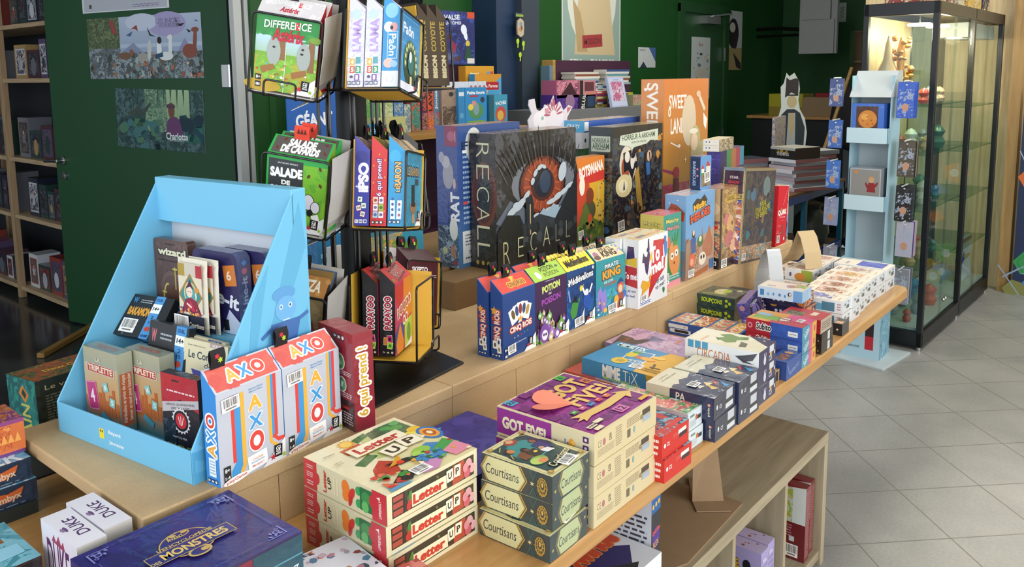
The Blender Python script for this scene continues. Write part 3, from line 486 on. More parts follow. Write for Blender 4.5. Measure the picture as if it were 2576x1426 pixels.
cinT = [R(.02, .04, .98, .96, '#cf3a2c'), S(2, 8, .05, .1, .95, .9, .05, .1, ['#d84434', '#c63428']), T('CINQ ROIS', .55, .38, .52, .13, '#e8a23a', 0, out='#e9b24a', bold=.14, ow=.04), T('CINQ ROIS', .55, .38, .5, .115, '#3a1a10', 0, bold=.03), Z(.52, .76, .09, '#f0b040'), T('LES', .47, .58, .08, .03, '#f0d060')]
giga('navy card box with gold crown and fanned cards, first of the riser row', (1.487, 1.264, RZ), rad(2.2), '#20488c', '#20407c', '#24508c', cinS, cinF, cinT, tab=(.42,), dims=(.136, .038, .166), st=('F', .24, .13, .24, .17, 4))
giga('navy blue card box with a gold crown, its narrow side showing behind the front navy box', (1.482, 1.308, RZ), rad(2.0), '#20488c', '#20407c', '#24508c', cinS, [], cinT, tab=(.42,), dims=(.136, .034, .166))
giga('navy blue card box standing behind the purple potion box', (1.63, 1.318, RZ), rad(.8), '#20488c', '#20407c', '#24508c', [], [], cinT, tab=(.6,))
bott = []
_r = random.Random(8)
for i in range(26):
    x, y = _r.uniform(.06, .94), _r.uniform(.02, .48); s_ = _r.uniform(.045, .075)*(1.5 if y < .2 else 1); c = _r.choice(['#8a5aa8', '#7fae5a', '#b9c88a', '#a878c0', '#6a9a4a', '#c9b98a']); bott += [E(x, y, s_, s_*1.1, c), B(x, y+s_*1.0, s_*.5, s_*.7, c), B(x, y+s_*1.4, s_*.5, s_*.35, '#8a5a36'), E(x, y, s_*.45, s_*.5, '#e8e2ea')]
bott += [E(.22, .16, .15, .19, '#7a4a9c'), E(.22, .13, .09, .1, '#efe9f2'), E(.19, .14, .025, .03, '#3a2050'), E(.255, .14, .025, .03, '#3a2050'), B(.22, .075, .07, .04, '#efe9f2')]
giga('purple card box covered in potion bottles with a lime top, in the riser row', (1.627, 1.272, RZ), rad(.8), '#4a2a5a', '#3c2148', '#8fb23c', [R(0, 0, 1, .4, '#5a3a6a')], [T('POTION', .5, .86, .56, .13, '#e2e8a0', 5, bold=.06), T('POTION', .5, .86, .53, .11, '#b9cf4a', 5, bold=.03), T('OU', .46, .76, .09, .04, '#e8e4ee'), T('POISON', .5, .66, .6, .12, '#a04aa8', 5, bold=.04), L(.3, .96, .6, .985, 1, '#b9a8c8')]+bott+[B(.36, .14, .001, .001, '#fff')]+corner_logo(),
 [R(.02, .03, .98, .97, '#9dbf45'), T('POTION', .56, .68, .42, .1, '#2a3018', 2, bold=.04), T('ou', .5, .5, .06, .03, '#2a3018'), T('POISON', .6, .3, .44, .09, '#2a3018', 2, bold=.0), E(.22, .35, .07, .08, '#e2e8d0'), E(.2, .5, .05, .04, '#e2e8d0'), E(.87, .65, .05, .03, '#5a6a50')], tab=(.5,), dims=(.14, .035, .166), st=('F', .42, .1, .3, .18, 5))
medF = [N(0, 0, 1, .75, '#14427c', '#1a5a9a', '#123262', 10.), P([(.05, .88), (.95, .93), (.92, .78), (.02, .73)], '#1d2f50'), T('Médiévallons', .5, .83, .86, .14, '#f0f0ea', 5, bold=.04), P([(.45, .66), (.5, .71), (.54, .67), (.59, .71), (.58, .6), (.47, .6)], '#e3cb3a'), E(.28, .42, .1, .12, '#1d2a2c'), P([(.2, .45), (.42, .42), (.34, .2), (.2, .16), (.12, .3)], '#3f8a3a'), E(.3, .5, .06, .05, '#11181c'), P([(.04, .66), (.08, .7), (.14, .48), (.1, .47)], '#7f9ac8'), P([(.38, .46), (.46, .52), (.44, .42)], '#3f8a3a'),
  E(.72, .4, .14, .16, '#2450a0'), E(.7, .55, .07, .07, '#d8dde4'), B(.6, .58, .05, .2, '#e4e8ea', 30), B(.85, .6, .05, .2, '#e4e8ea', -30), P([(.5, .12), (.62, .3), (.6, .08)], '#dfe5ea'), P([(.45, .2), (.8, .1), (1, .25), (.8, .02), (.4, .05)], '#101c34'), B(.06, .14, .09, .08, '#8a8f9a'), Z(.08, .78, .06, '#e8ecec'), Z(.92, .95, .05, '#e8ecec')]+corner_logo()
medT = [R(.02, .03, .98, .97, '#e8c828')]+[E(.08+.12*i, .12, .045, .05, '#f0dc60') for i in range(8)]+[E(.08+.12*i, .88, .045, .05, '#f0dc60') for i in range(8)]+[T('Médiévallons', .5, .5, .78, .17, '#1a1c22', 2, bold=.05)]
giga('dark blue card box of jousting figures with a yellow top, in the riser row', (1.771, 1.276, RZ), 0, '#163a6c', '#164478', '#e8c828', [], medF, medT, tab=(.5,), st=('F', .42, .1, .34, .18, 5))
giga('yellow topped blue card box half hidden behind the jousting box', (1.775, 1.319, RZ), 0, '#163a6c', '#164478', '#e8c828', [], [], medT, tab=(.55,))
pirF = [R(0, 0, 1, .5, '#2f8ba8'), N(0, 0, 1, .45, '#3a96b0', '#2a7a98', '#56aec0', 14.), T('PIRATE', .52, .88, .48, .1, '#1d4a55', 4, bold=.1), T('PIRATE', .52, .88, .47, .09, '#e9ebe6', 4, bold=.03), T('KING', .52, .74, .62, .19, '#5a3a18', 4, bold=.12), T('KING', .52, .74, .6, .17, '#e9a13a', 4, bold=.06), T("DE L'OR", .42, .6, .3, .05, '#e8ece8', 4), T('ET DES ÉPÉES !', .5, .55, .42, .05, '#d3504a', 4), P([(.02, .12), (.05, .45), (.14, .56), (.22, .42), (.3, .5), (.36, .3), (.34, .1)], '#8d7fc4'), P([(.08, .1), (.14, .36), (.2, .1)], '#6a5aa0'), E(.12, .26, .03, .03, '#e0b050'), E(.26, .22, .03, .03, '#e0b050'),
  E(.48, .3, .08, .04, '#3f9a78'), E(.55, .4, .03, .06, '#3f9a78'), E(.82, .42, .11, .12, '#cf5a3a'), E(.82, .4, .07, .08, '#efc39a'), P([(.7, .5), (.94, .52), (.84, .6)], '#2a4a80'), P([(.72, .3), (.95, .32), (.92, .14), (.72, .14)], '#a04a34'), E(.68, .22, .08, .09, '#e9a93a'), P([(.6, .14), (.77, .14), (.72, .06), (.62, .06)], '#c87a2a'), E(.97, .24, .05, .12, '#3a6ac0'), E(.3, .1, .07, .05, '#e8b050')]+corner_logo()+[I(.07, .15, .08, '#2a7a98', '#fff', 2, True)]
pirT = [R(.03, .05, .97, .95, '#dfc196'), T('PIRATE', .52, .72, .4, .09, '#2a2018', 0, bold=.03), T('KING', .55, .4, .46, .14, '#2a2018', 0, bold=.07), E(.15, .45, .08, .08, '#9a6a8a'), E(.14, .25, .1, .05, '#6a4a40'), S(4, 9, .78, .3, .97, .9, .02, .05, ['#9a8ac8', '#5a9ac8', '#c8a0d8'])]
giga('teal card box of cartoon pirates with a tan top, in the riser row', (1.917, 1.278, RZ), rad(-2.5), '#2a7f86', '#2f8f96', '#2c8088', [], pirF, pirT, tab=(.42,), dims=(.148, .037, .166), st=('F', .54, .1, .3, .18, 5))
giga('tan topped teal card box behind the cartoon pirate box', (1.905, 1.322, RZ), rad(-2), '#2a7f86', '#2f8f96', '#2c8088', [], [], pirT, tab=(.45,), dims=(.148, .035, .166))
# white party game pair
tmT = [N(.02, .04, .98, .96, '#e2cfa4', '#ecdcb8', '#d8b884', 9.), P([(.2, .3), (.5, .4), (.45, .7), (.15, .6)], '#8a7a8a'), P([(.55, .3), (.95, .4), (.9, .65), (.5, .55)], '#d8603a'), T('To me!', .7, .47, .3, .2, '#f2ddc0', 5)]
tmF = [P([(.34, .08), (.5, .93), (.95, .9), (.9, .5), (.62, .3)], '#c02a30'), P([(.32, .62), (.52, .88), (.95, .92), (.9, .8)], '#e3b93a'), P([(.5, .9), (.95, .9), (.9, .45), (.55, .25), (.42, .3)], '#c5303a'), T('To', .56, .72, .3, .25, '#f4f4f2', 4, bold=.08), T('me!', .62, .53, .46, .2, '#f4f4f2', 6, bold=.08), B(.86, .72, .05, .22, '#f4f4f2', 4), T('... or not', .7, .3, .36, .07, '#2c3a66', 8, bold=.01), T('to me?', .74, .22, .32, .07, '#2c3a66', 8, bold=.01),
  P([(.12, .66), (.2, .64), (.24, .5), (.3, .45), (.34, .56), (.38, .74), (.33, .84), (.28, .72), (.2, .74), (.16, .8)], '#3d2358'), P([(.3, .84), (.31, .98), (.34, .98), (.36, .8)], '#3d2358'), E(.3, .82, .035, .035, '#3d2358'), E(.9, .9, .04, .05, '#3a7ac0'), P([(.84, .86), (.97, .85), (.98, .68), (.9, .6)], '#3a7ac0'), P([(.08, .32), (.14, .4), (.34, .34), (.4, .42), (.38, .26), (.18, .2), (.1, .16), (.14, .26)], '#e0a530'), P([(.34, .4), (.44, .46), (.4, .36)], '#e0a530'), L(.08, .03, .4, .08, 2, '#3a6ac0'), E(.87, .12, .03, .05, '#2f8a3a'), T('Gé', .86, .14, .08, .06, '#1f5f2a')]
tmS = [P([(.15, .62), (.9, .6), (.95, .3), (.1, .34)], '#c02a30'), T('To me!', .5, .47, .9, .4, '#fff', 0, bold=.05), P([(.3, .9), (.7, .9), (.8, .62), (.2, .64)], '#3d2358'), P([(.15, .7), (.9, .75), (.9, .6), (.1, .64)], '#e3b93a'), T('... or not', .5, .25, .7, .14, '#2c3a66'), T('to me?', .5, .18, .6, .14, '#2c3a66')]
gbox('board_game_box', 'white party game box with a red speech burst, front of the pair in the riser row', (2.074, 1.232, RZ), rad(2.3), (.19, .052, .209), '#e4e6e8', {'F': tmF, 'T': tmT, 'S': tmS}, mat=WRAP, sticker=('F', .16, .13, .18, .11, 0))
gbox('board_game_box', 'white party game box tucked behind its twin in the riser row', (2.062, 1.287, RZ), rad(2.3), (.19, .052, .209), '#e4e6e8', {'T': tmT, 'S': tmS}, mat=WRAP)
# matchy box
mt = [T('Matchy', .48, .86, .8, .28, '#e3d37a', 0, bold=.08), T('Matchy', .52, .76, .8, .28, '#e8a0a8', 0, bold=.08)]
gbox('card_game_box', 'narrow teal box with round cartoon vegetable faces, pink top and yellow side', (2.312, 1.282, RZ), rad(.5), (.121, .085, .244), {'*': '#2f8a80', 'F': '#2f9384', 'S': '#c9b95a', 'T': '#c8525f'},
 {'F': [T('Matchy', .5, .9, .72, .17, '#2a2018', 0, bold=.08), T('Matchy', .5, .9, .7, .15, '#e6dc80', 0, bold=.03), T('Matchy', .55, .8, .72, .17, '#2a2018', 0, bold=.08), T('Matchy', .55, .8, .7, .15, '#e8969a', 0, bold=.03), E(.18, .62, .22, .2, '#d2693a'), E(.3, .36, .24, .42, '#3a7a3a', 20), E(.62, .38, .3, .5, '#d88a4a', 12), E(.5, .42, .09, .1, '#f4f2ea'), E(.74, .45, .09, .1, '#f4f2ea'), E(.5, .42, .04, .045, '#222'), E(.74, .45, .04, .045, '#222'), E(.62, .32, .04, .04, '#7a3a20'), P([(.5, .7), (.6, .6), (.66, .74), (.72, .62), (.85, .76), (.78, .56), (.55, .55)], '#3a8a4a'), R(0, 0, 1, .08, '#d98a98'), L(.3, .1, .9, .17, 2, '#cfe3d8'), C(.2, .13, .26, .3, 2)],
  'S': [T('Matchy', .5, .87, .72, .2, '#e0d46a', 0, out='#2a2018', bold=.03, ow=.05), T('Matchy', .56, .74, .72, .2, '#e88a94', 0, out='#2a2018', bold=.03, ow=.05), N(0, 0, 1, .6, '#c9b95a', '#b98a3a', '#8a9a4a', 20.)], 'T': [R(.04, .04, .96, .96, '#cf5a68'), T('Matchy', .55, .5, .7, .2, '#e09aa0', 0, bold=.05)]}, mat=WRAP)
# light blue heroes box
gbox('card_game_box', 'sky blue box with orange winged lettering and drawn figures, a tin on top', (2.458, 1.279, RZ), rad(-.6), (.211, .079, .292), {'*': '#6f9fc8', 'F': '#6a9cc8', 'S': '#7aa9d0', 'T': '#9ab8d0'},
 {'F': [N(0, 0, 1, .42, '#a8795a', '#c09a7a', '#7a5a48', 22.), P([(.0, .5), (.3, .44), (.25, 0), (0, 0)], '#8a6a58'), P([(.5, .46), (1, .55), (1, 0), (.4, 0)], '#b09080'), E(.27, .52, .05, .07, '#2a2024'), P([(.18, .48), (.36, .48), (.34, .3), (.2, .3)], '#2f5590'), E(.27, .54, .035, .045, '#e8c0a0'), P([(.55, .6), (.62, .4), (.75, .5), (.82, .58), (.95, .35), (.9, .2), (.6, .2)], '#a86a4a'), E(.5, .42, .1, .1, '#3f6a34'), E(.5, .45, .05, .05, '#d0d4b0'), E(.22, .22, .1, .11, '#d8603a'), E(.22, .2, .06, .06, '#e8a080'), E(.58, .2, .13, .11, '#e4d8c4'), E(.54, .22, .03, .035, '#2a2020'), E(.63, .22, .03, .035, '#2a2020'), P([(.3, .05), (.8, .1), (.78, .03), (.32, 0)], '#a05a30'), P([(0, .42), (.12, .5), (.16, .35), (.1, .05), (0, .05)], '#9a7a62'),
   P([(.22, .88), (.36, .94), (.5, .92), (.62, .97), (.72, .9), (.66, .82), (.24, .8)], '#3a2a1a'), T('Misfit', .46, .85, .42, .1, '#e8b23a', 8, bold=.06), T('HEROES', .48, .74, .68, .14, '#6a2414', 8, bold=.12), T('HEROES', .48, .74, .66, .12, '#d8502c', 8, bold=.05), B(.5, .8, .7, .016, '#8a9098', 12), C(.2, .07, .2, .12, 6), B(.9, .1, .14, .16, '#2f6aa0', 0)],
  'S': [E(.2, .9, .03, .03, '#e8eef4'), E(.6, .94, .03, .03, '#e8eef4'), P([(.1, .8), (.3, .9), (.6, .88), (.95, .8), (.9, .7), (.1, .7)], '#a04a30'), T('Misfit', .5, .81, .5, .2, '#e86a4a', 0, bold=.05), T('HEROES', .52, .74, .8, .24, '#d8402c', 0, bold=.08), N(0, 0, 1, .35, '#8a8a8a', '#a8795a', '#6a8ab0', 20.)], 'T': [N(.03, .05, .97, .95, '#8fb4d4', '#c87a8a', '#a8c8de', 12.)]}, mat=WRAP)
# tin on top
def tin(name, label, loc, rz, dims, col, arts, r=.008, group=None, rx=0, ry=0, cat='tin box', parent=None):
    L_, W_, h = dims; q = []
    for cx, cz, a0 in ((L_-r, h-r, 0), (r, h-r, 90), (r, r, 180), (L_-r, r, 270)):
        for k in range(5): a = rad(a0+k*22.5); q.append((cx+r*math.cos(a), cz+r*math.sin(a)))
    m = MB(); M_ = Matrix.Translation((0, W_, 0)) @ Matrix.Rotation(math.pi/2, 4, 'X'); m.prism(q, 0, W_, col['*'] if isinstance(col, dict) else col, M_)
    if isinstance(col, dict): f0 = Face(m, (0, 0, 0), (1, 0, 0), (0, 0, 1), L_, h); f0.k = .5; m.poly([Vector((x, -.00004, z)) for x, z in q], col['F'])
    fs = faces(m, L_, W_, h, None)
    for k, ops in arts.items(): fs[k].draw(ops)
    o = m.build(name, TIN, parent); o.location = loc; o.rotation_euler = (rx, ry, rz)
    if not parent: tag(o, label, cat, group)
    return o
tin('game_tin', 'small navy tin with red roofed houses standing on the sky blue box', (2.607, 1.304, 1.1925), rad(-.5), (.082, .039, .118), {'*': '#28426a', 'F': '#5a90c4'},
 {'F': [R(.08, .08, .92, .5, '#5a5048'), N(.08, .08, .92, .55, '#7a6a58', '#3a3a40', '#a08870', 40.), P([(.08, .62), (.2, .75), (.36, .62)], '#b8302c'), P([(.5, .7), (.68, .85), (.92, .68)], '#b8302c'), R(.1, .48, .34, .62, '#e0dcd0'), R(.52, .52, .9, .68, '#d8d0c0'), R(.08, .44, .5, .5, '#4f8a3a'), C(.62, .36, .5, .46, 3, 6)], 'S': [R(.05, .04, .95, .96, '#1d3056'), T('BARBECUES', .4, .48, 2.2, .28, '#b0c4dc', -90), E(.7, .62, .1, .1, '#d88a9a'), E(.72, .42, .1, .1, '#d88a9a')]})
# brown anime box, big fantasy box
gbox('card_game_box', 'dark brown box with ornate pink and cream artwork beside the sky blue box', (2.682, 1.262, RZ), rad(-.6), (.153, .075, .291), {'*': '#3a241e', 'F': '#8a6a4c', 'S': '#c8a070', 'T': '#a06a40'},
 {'F': [R(0, 0, 1, .1, '#2a1c1a'), N(.1, .1, .98, .98, '#a07f52', '#b99a68', '#7a5636', 26.), R(0, 0, .1, 1, '#2a1c18'), E(.55, .85, .3, .1, '#b99a4a'), T('SKULL', .55, .86, .4, .1, '#6a4a20', 0, bold=.04), E(.35, .6, .12, .14, '#c8707a'), E(.55, .5, .2, .28, '#caa06a'), E(.5, .35, .25, .2, '#b86a6a'), E(.7, .25, .15, .15, '#d8b090'), S(4, 14, .12, .12, .95, .7, .03, .08, ['#b84a4a', '#d8a870', '#7a5a3a', '#e0c090', '#5a7a7a']), C(.25, .06, .3, .2, 3)],
  'S': [E(.5, .75, .5, .35, '#e0bb8a'), N(0, .12, 1, .6, '#d8b080', '#2f6a60', '#b83a34', 18.), R(.1, .5, .5, .54, '#2a4a9a'), R(.5, .5, .9, .54, '#d83030'), R(0, 0, 1, .14, '#1e1416'), I(.25, .07, .2, '#eee', '#222')], 'T': [N(.04, .04, .96, .96, '#a8703c', '#c08a54', '#8a5a30', 10.)]}, mat=WRAP)
gbox('board_game_box', 'large dark space battle box with gold edging, leaning at the far end of the riser row', (2.80, 1.236, RZ+.002), rad(0.5), (.295, .083, .352), {'*': '#2e2a30', 'F': '#3c3a3e', 'S': '#4a2a4a', 'T': '#7a6046'},
 {'F': [N(.03, .03, .97, .97, '#2f3340', '#4a4640', '#5a4638', 13.), E(.72, .8, .12, .13, '#6a7a78'), E(.3, .72, .09, .08, '#4a6a80', 30), S(12, 20, .1, .1, .95, .95, .03, .08, ['#3a4a5a', '#6a5a48', '#2a2a34', '#8a6a4a', '#3a6a72']), T('STAR REALMS', .62, .56, .46, .07, '#a9a02c', 8, bold=.04), T('RISE', .62, .62, .2, .06, '#a9a02c', 8, bold=.04), T('OF EMPIRE', .6, .5, .36, .06, '#a9a02c', 8, bold=.04), N(.0, .02, 1, .18, '#8a6a50', '#5a7a7a', '#caa080', 20.), R(0, 0, .015, 1, '#a99a70'), R(0, .97, 1, 1, '#8a7a58'), C(.1, .07, .12, .09, 3)],
  'S': [N(.06, .04, .94, .66, '#c06a3a', '#e8e4ea', '#2a5ab0', 13.), E(.5, .08, .3, .16, '#c88a20'), R(.06, .72, .94, .97, '#3a2038'), T('STAR', .5, .9, .4, .12, '#d8c8c8', 0, bold=.05), T('REALMS', .5, .85, .5, .12, '#c8404a', 0, bold=.05), B(.5, .7, .85, .26, '#c8b060'), B(.5, .7, .8, .2, '#3a3020'), T('DECK BUILDING', .5, .7, .7, .14, '#e0cc80', bold=.04), E(.5, .7, .14, .14, '#e8d070'), R(0, 0, .05, 1, '#b9a878'), R(.93, 0, 1, 1, '#b9a878'), R(0, .97, 1, 1, '#7a8a98')]+[B(.965, .1*i+.05, .05, .02, '#4a4438', 30) for i in range(10)],
  'T': [N(.03, .04, .97, .96, '#8a6a4a', '#b08a60', '#5a4030', 12.), R(0, 0, 1, .06, '#b0a890'), R(0, .94, 1, 1, '#b0a890')]}, mat=WRAP, ry=rad(5))
# red flat box and caped box at the end
gbox('card_game_box', 'thin bright red game box with white dotted trail at the far end of the riser', (3.17, 1.252, RZ+.001), rad(2), (.118, .028, .245), {'*': '#c01826', 'F': '#c8182a', 'T': '#c83040'}, {'F': [T('QORK', .5, .56, .8, .2, '#f2ece8', 4, bold=.08), E(.4, .6, .08, .1, '#a07a50'), L(.25, .47, .8, .5, 1, '#eab0b0'), P([(.5, .18), (.68, .18), (.66, .36), (.54, .36)], '#7a4a38'), C(.25, .12, .28, .26, 2), E(.8, .12, .05, .06, '#eee')]+[B(.1+.06*i, .22+.03*i*(i % 3), .06, .018, '#f4e8e8', 35) for i in range(8)]+[B(.55+.04*i, .7+.035*i, .05, .018, '#f4e8e8', 55) for i in range(7)]}, ry=rad(6))
gbox('card_game_box', 'pale cream game box with a blue coated figure behind the thin red box', (3.292, 1.268, RZ), rad(0), (.05, .045, .232), {'*': '#d8d0b8', 'F': '#ddd4b4', 'T': '#c8b89a'}, {'F': [R(0, .8, 1, 1, '#e4e4e4'), E(.5, .88, .4, .25, '#2a2a30'), T('LUPIN', .5, .7, .9, .3, '#8a6a28', bold=.05), E(.5, .52, .3, .35, '#3a6ab0'), P([(.1, .45), (.9, .48), (.95, .1), (.2, .08)], '#4a86c8'), P([(.5, .45), (.9, .3), (.6, .1)], '#1a2434'), E(.5, .05, .4, .3, '#4a4a50')]})
# ---------------------------------------------------------------- tall games on the step behind
gbox('board_game_box', 'large blue wrapped box with a mouse, left end of the tall back row', (1.862, 1.762, TZ), rad(.5), (.315, .09, .455), {'*': '#2f4f86', 'F': '#2f5a96', 'S': '#3c4f8c', 'T': '#b08a86'},
 {'S': [R(0, .3, 1, 1, '#3d4f8e'), N(0, 0, 1, .3, '#5a6a80', '#9aa8b8', '#3a4658', 20.), R(.42, .86, 1, 1, '#8a2a50'), E(.72, .93, .18, .18, '#a85a78'), T('Pegasus Spiele', .92, .93, .35, .05, '#eee', 90), E(.55, .66, .26, .5, '#9a9aa8'), E(.45, .75, .2, .22, '#b0b0ba'), E(.25, .78, .14, .2, '#a0a0ae'), E(.85, .6, .07, .2, '#c0a8a8'), T('FIRST', .62, .36, 1.2, .22, '#22305c', 90, bold=.0), T('RAT', .86, .44, 1.0, .4, '#e8eaee', 90, bold=.06), E(.78, .28, .2, .4, '#d8dcd8'), E(.86, .86, .001, .001, '#fff'), B(.75, .12, .2, .4, '#b08060', 8), E(.35, .12, .12, .12, '#c8d0a0'), B(.86, .04, .22, .1, '#a03a5a')],
  'F': [R(0, .45, 1, 1, '#2a4a86'), R(0, 0, 1, .45, '#4a7aa8', '#2a4a86'), E(.25, .86, .13, .18, '#c8ccc8'), T('FIRST', .36, .86, .6, .09, '#1c2c54', 0, bold=.02), B(.78, .9, .2, .13, '#c8ccd0'), L(.7, .86, .86, .94, 3, '#5a6a80'), E(.94, .9, .04, .07, '#c8ccd0'), L(.08, .3, .34, .8, 14, '#9ab4d0'), B(.11, .82, .07, .03, '#e8e8e8'), B(.11, .46, .07, .03, '#c84a4a'), R(.06, .03, .4, .26, '#d8dcde'), L(.1, .15, .36, .24, 4, '#5a6068'), T('tribuo', .22, .11, .14, .05, '#4a6a9a'), L(.1, .05, .36, .08, 1, '#5a6068')], 'T': [N(.02, .04, .98, .96, '#b8a090', '#d0b8a0', '#a06a78', 14.)]}, mat=WRAP)
recF = [N(0, 0, 1, 1, '#2a2b2f', '#45484f', '#1b1c1f', 9.), P([(.0, .35), (.3, .62), (1, .7), (1, .4), (.6, .3), (.2, .26)], '#5a626e'), E(.55, .64, .48, .24, '#1a1b1e'), E(.58, .6, .4, .2, '#6a7078'), E(.56, .58, .3, .245, '#16100e'), E(.56, .58, .275, .225, '#6a2c1c'), E(.56, .58, .24, .2, '#8a3f26'), E(.56, .58, .15, .13, '#4a1f18'), E(.56, .6, .12, .12, '#1a1c24'), E(.59, .6, .07, .09, '#2d3c50')]
recF += [B(.56+.2*math.cos(rad(a)), .58+.165*math.sin(rad(a)), .085, .012, '#b0562e', a) for a in range(0, 360, 20)]
recF += [B(.06+.042*i, .9-.013*abs(i-11), .2+.04*(i % 3), .008, '#101114', 100+3.4*(11-i)) for i in range(23)]+[B(.08+.075*i, .87-.03*abs(i-6), .16, .004, '#6a6e76', 95+5*(6-i)) for i in range(13)]
recF += [E(x, y, rx_, ry_, '#aeb8c0', r_) for x, y, rx_, ry_, r_ in ((.18, .42, .07, .028, 25), (.27, .46, .07, .03, 35), (.34, .51, .06, .025, 45), (.23, .45, .05, .035, 0), (.66, .44, .07, .02, 10), (.74, .47, .06, .026, 20), (.82, .5, .06, .022, 20), (.9, .54, .06, .02, 15), (.42, .62, .03, .022, 60), (.455, .68, .035, .02, 50), (.51, .72, .04, .018, 20), (.56, .72, .03, .015, -20), (.42, .33, .05, .03, 0), (.47, .35, .04, .02, 0), (.62, .38, .06, .016, 8), (.7, .39, .05, .014, 0), (.8, .66, .05, .08, -20))]
recF += [P([(0, .28), (.12, .4), (.26, .38), (.34, .24), (.3, .1), (0, .05)], '#17191b'), P([(.3, .3), (.5, .36), (.7, .34), (1, .5), (1, .1), (.3, .1)], '#2c3136'), P([(.5, .36), (.55, .4), (.6, .37), (.68, .42), (.75, .38), (.9, .42), (.95, .36), (.7, .3)], '#8fa4b4'), P([(.33, .5), (.41, .52), (.43, .42), (.42, .16), (.34, .15)], '#20252b'), B(.385, .3, .012, .3, '#c8a470'), P([(.7, .3), (1, .62), (1, .12), (.7, .12)], '#1d2023'), S(7, 26, 0, .05, 1, .3, .02, .06, ['#1c1e21', '#34383c', '#26292c', '#45494c']), N(0, 0, 1, .13, '#1a1b1c', '#26282a', '#141516', 20.), T('R', .1, .12, .075, .17, '#d0cfa0', 0, bold=-.02), T('E', .265, .14, .065, .15, '#d0cfa0', 0, bold=-.02), T('C', .42, .155, .075, .15, '#d0cfa0', 0, bold=-.02), T('A', .585, .175, .09, .15, '#d0cfa0', 0, bold=-.02), T('L', .73, .18, .055, .14, '#8f8f78', 0, bold=-.02), T('L', .87, .19, .055, .14, '#8f8f78', 0, bold=-.02)]
recS = [N(0, 0, 1, 1, '#221c1a', '#33302e', '#161413', 14.), E(.55, .55, .5, 1.0, '#6a3020'), E(.55, .56, .3, .75, '#1b2024'), E(.52, .56, .42, .9, '#4a2419'), E(.55, .56, .26, .62, '#1b2024')]+[T(c, .5, y, .44, .5, '#d6d2ae', -90, bold=-.018) for c, y in (('R', .88), ('E', .72), ('C', .56), ('A', .41), ('L', .27), ('L', .14))]+[T('90', .3, .04, .18, .14, '#b09a3a'), T('1-4', .55, .04, .2, .12, '#b09a3a'), T('14+', .8, .04, .18, .12, '#b09a3a')]
recS = recS[:-3]+[E(.25+.22*i, .045, .06, .07, '#b09a3a') for i in range(3)]
gbox('board_game_box', 'large black wrapped box with a giant orange eye among clouds, centre of the table', (1.912, 1.648, TZ), rad(-.4), (.427, .105, .431), {'*': '#1c1c1e', 'F': '#2a2c30', 'T': '#8a7a58'}, {'F': recF, 'S': recS, 'T': [R(.01, .03, .99, .97, '#3a3428'), N(.02, .05, .98, .95, '#8a7a5a', '#a08c68', '#5a4c38', 12.)]}, mat=WRAP, sticker=('F', .78, .2, .13, .1, 6))
gbox('board_game_box', 'orange safari game box with a giraffe and rhino between two big dark boxes', (2.30, 1.664, TZ), 0, (.25, .05, .315), {'*': '#b85a2a', 'F': '#c8682c', 'T': '#c8a078'},
 {'F': [R(0, .7, 1, 1, '#d2782c'), P([(0, .88), (1, .82), (1, .72), (0, .66)], '#c23428'), T('BOTSWANA', .66, .86, .62, .15, '#e8e0d4', 9, bold=.09), R(0, .2, 1, .7, '#c0442a'), P([(.6, .7), (1, .7), (1, .2), (.7, .2)], '#d0a02c'), E(.6, .38, .17, .16, '#4a4a30'), E(.62, .55, .1, .12, '#7a3a20'), E(.42, .68, .07, .14, '#e8dcc8'), P([(.8, .68), (.86, .7), (.9, .4), (.98, .3), (.9, .2), (.8, .3)], '#c8a84a'), S(3, 14, .8, .15, 1, .7, .012, .025, ['#5a4420']), P([(.3, .2), (.5, .5), (.66, .3), (.95, .2), (1, 0), (.2, 0)], '#5a6a2a'), E(.62, .25, .06, .12, '#c04a2a'), S(5, 30, .2, 0, 1, .25, .03, .07, ['#3f5a26', '#6a8a34', '#2f441e', '#8a7a38'])], 'T': [R(.02, .05, .98, .95, '#c8803c')]}, sticker=('F', .38, .12, .13, .13, 5))
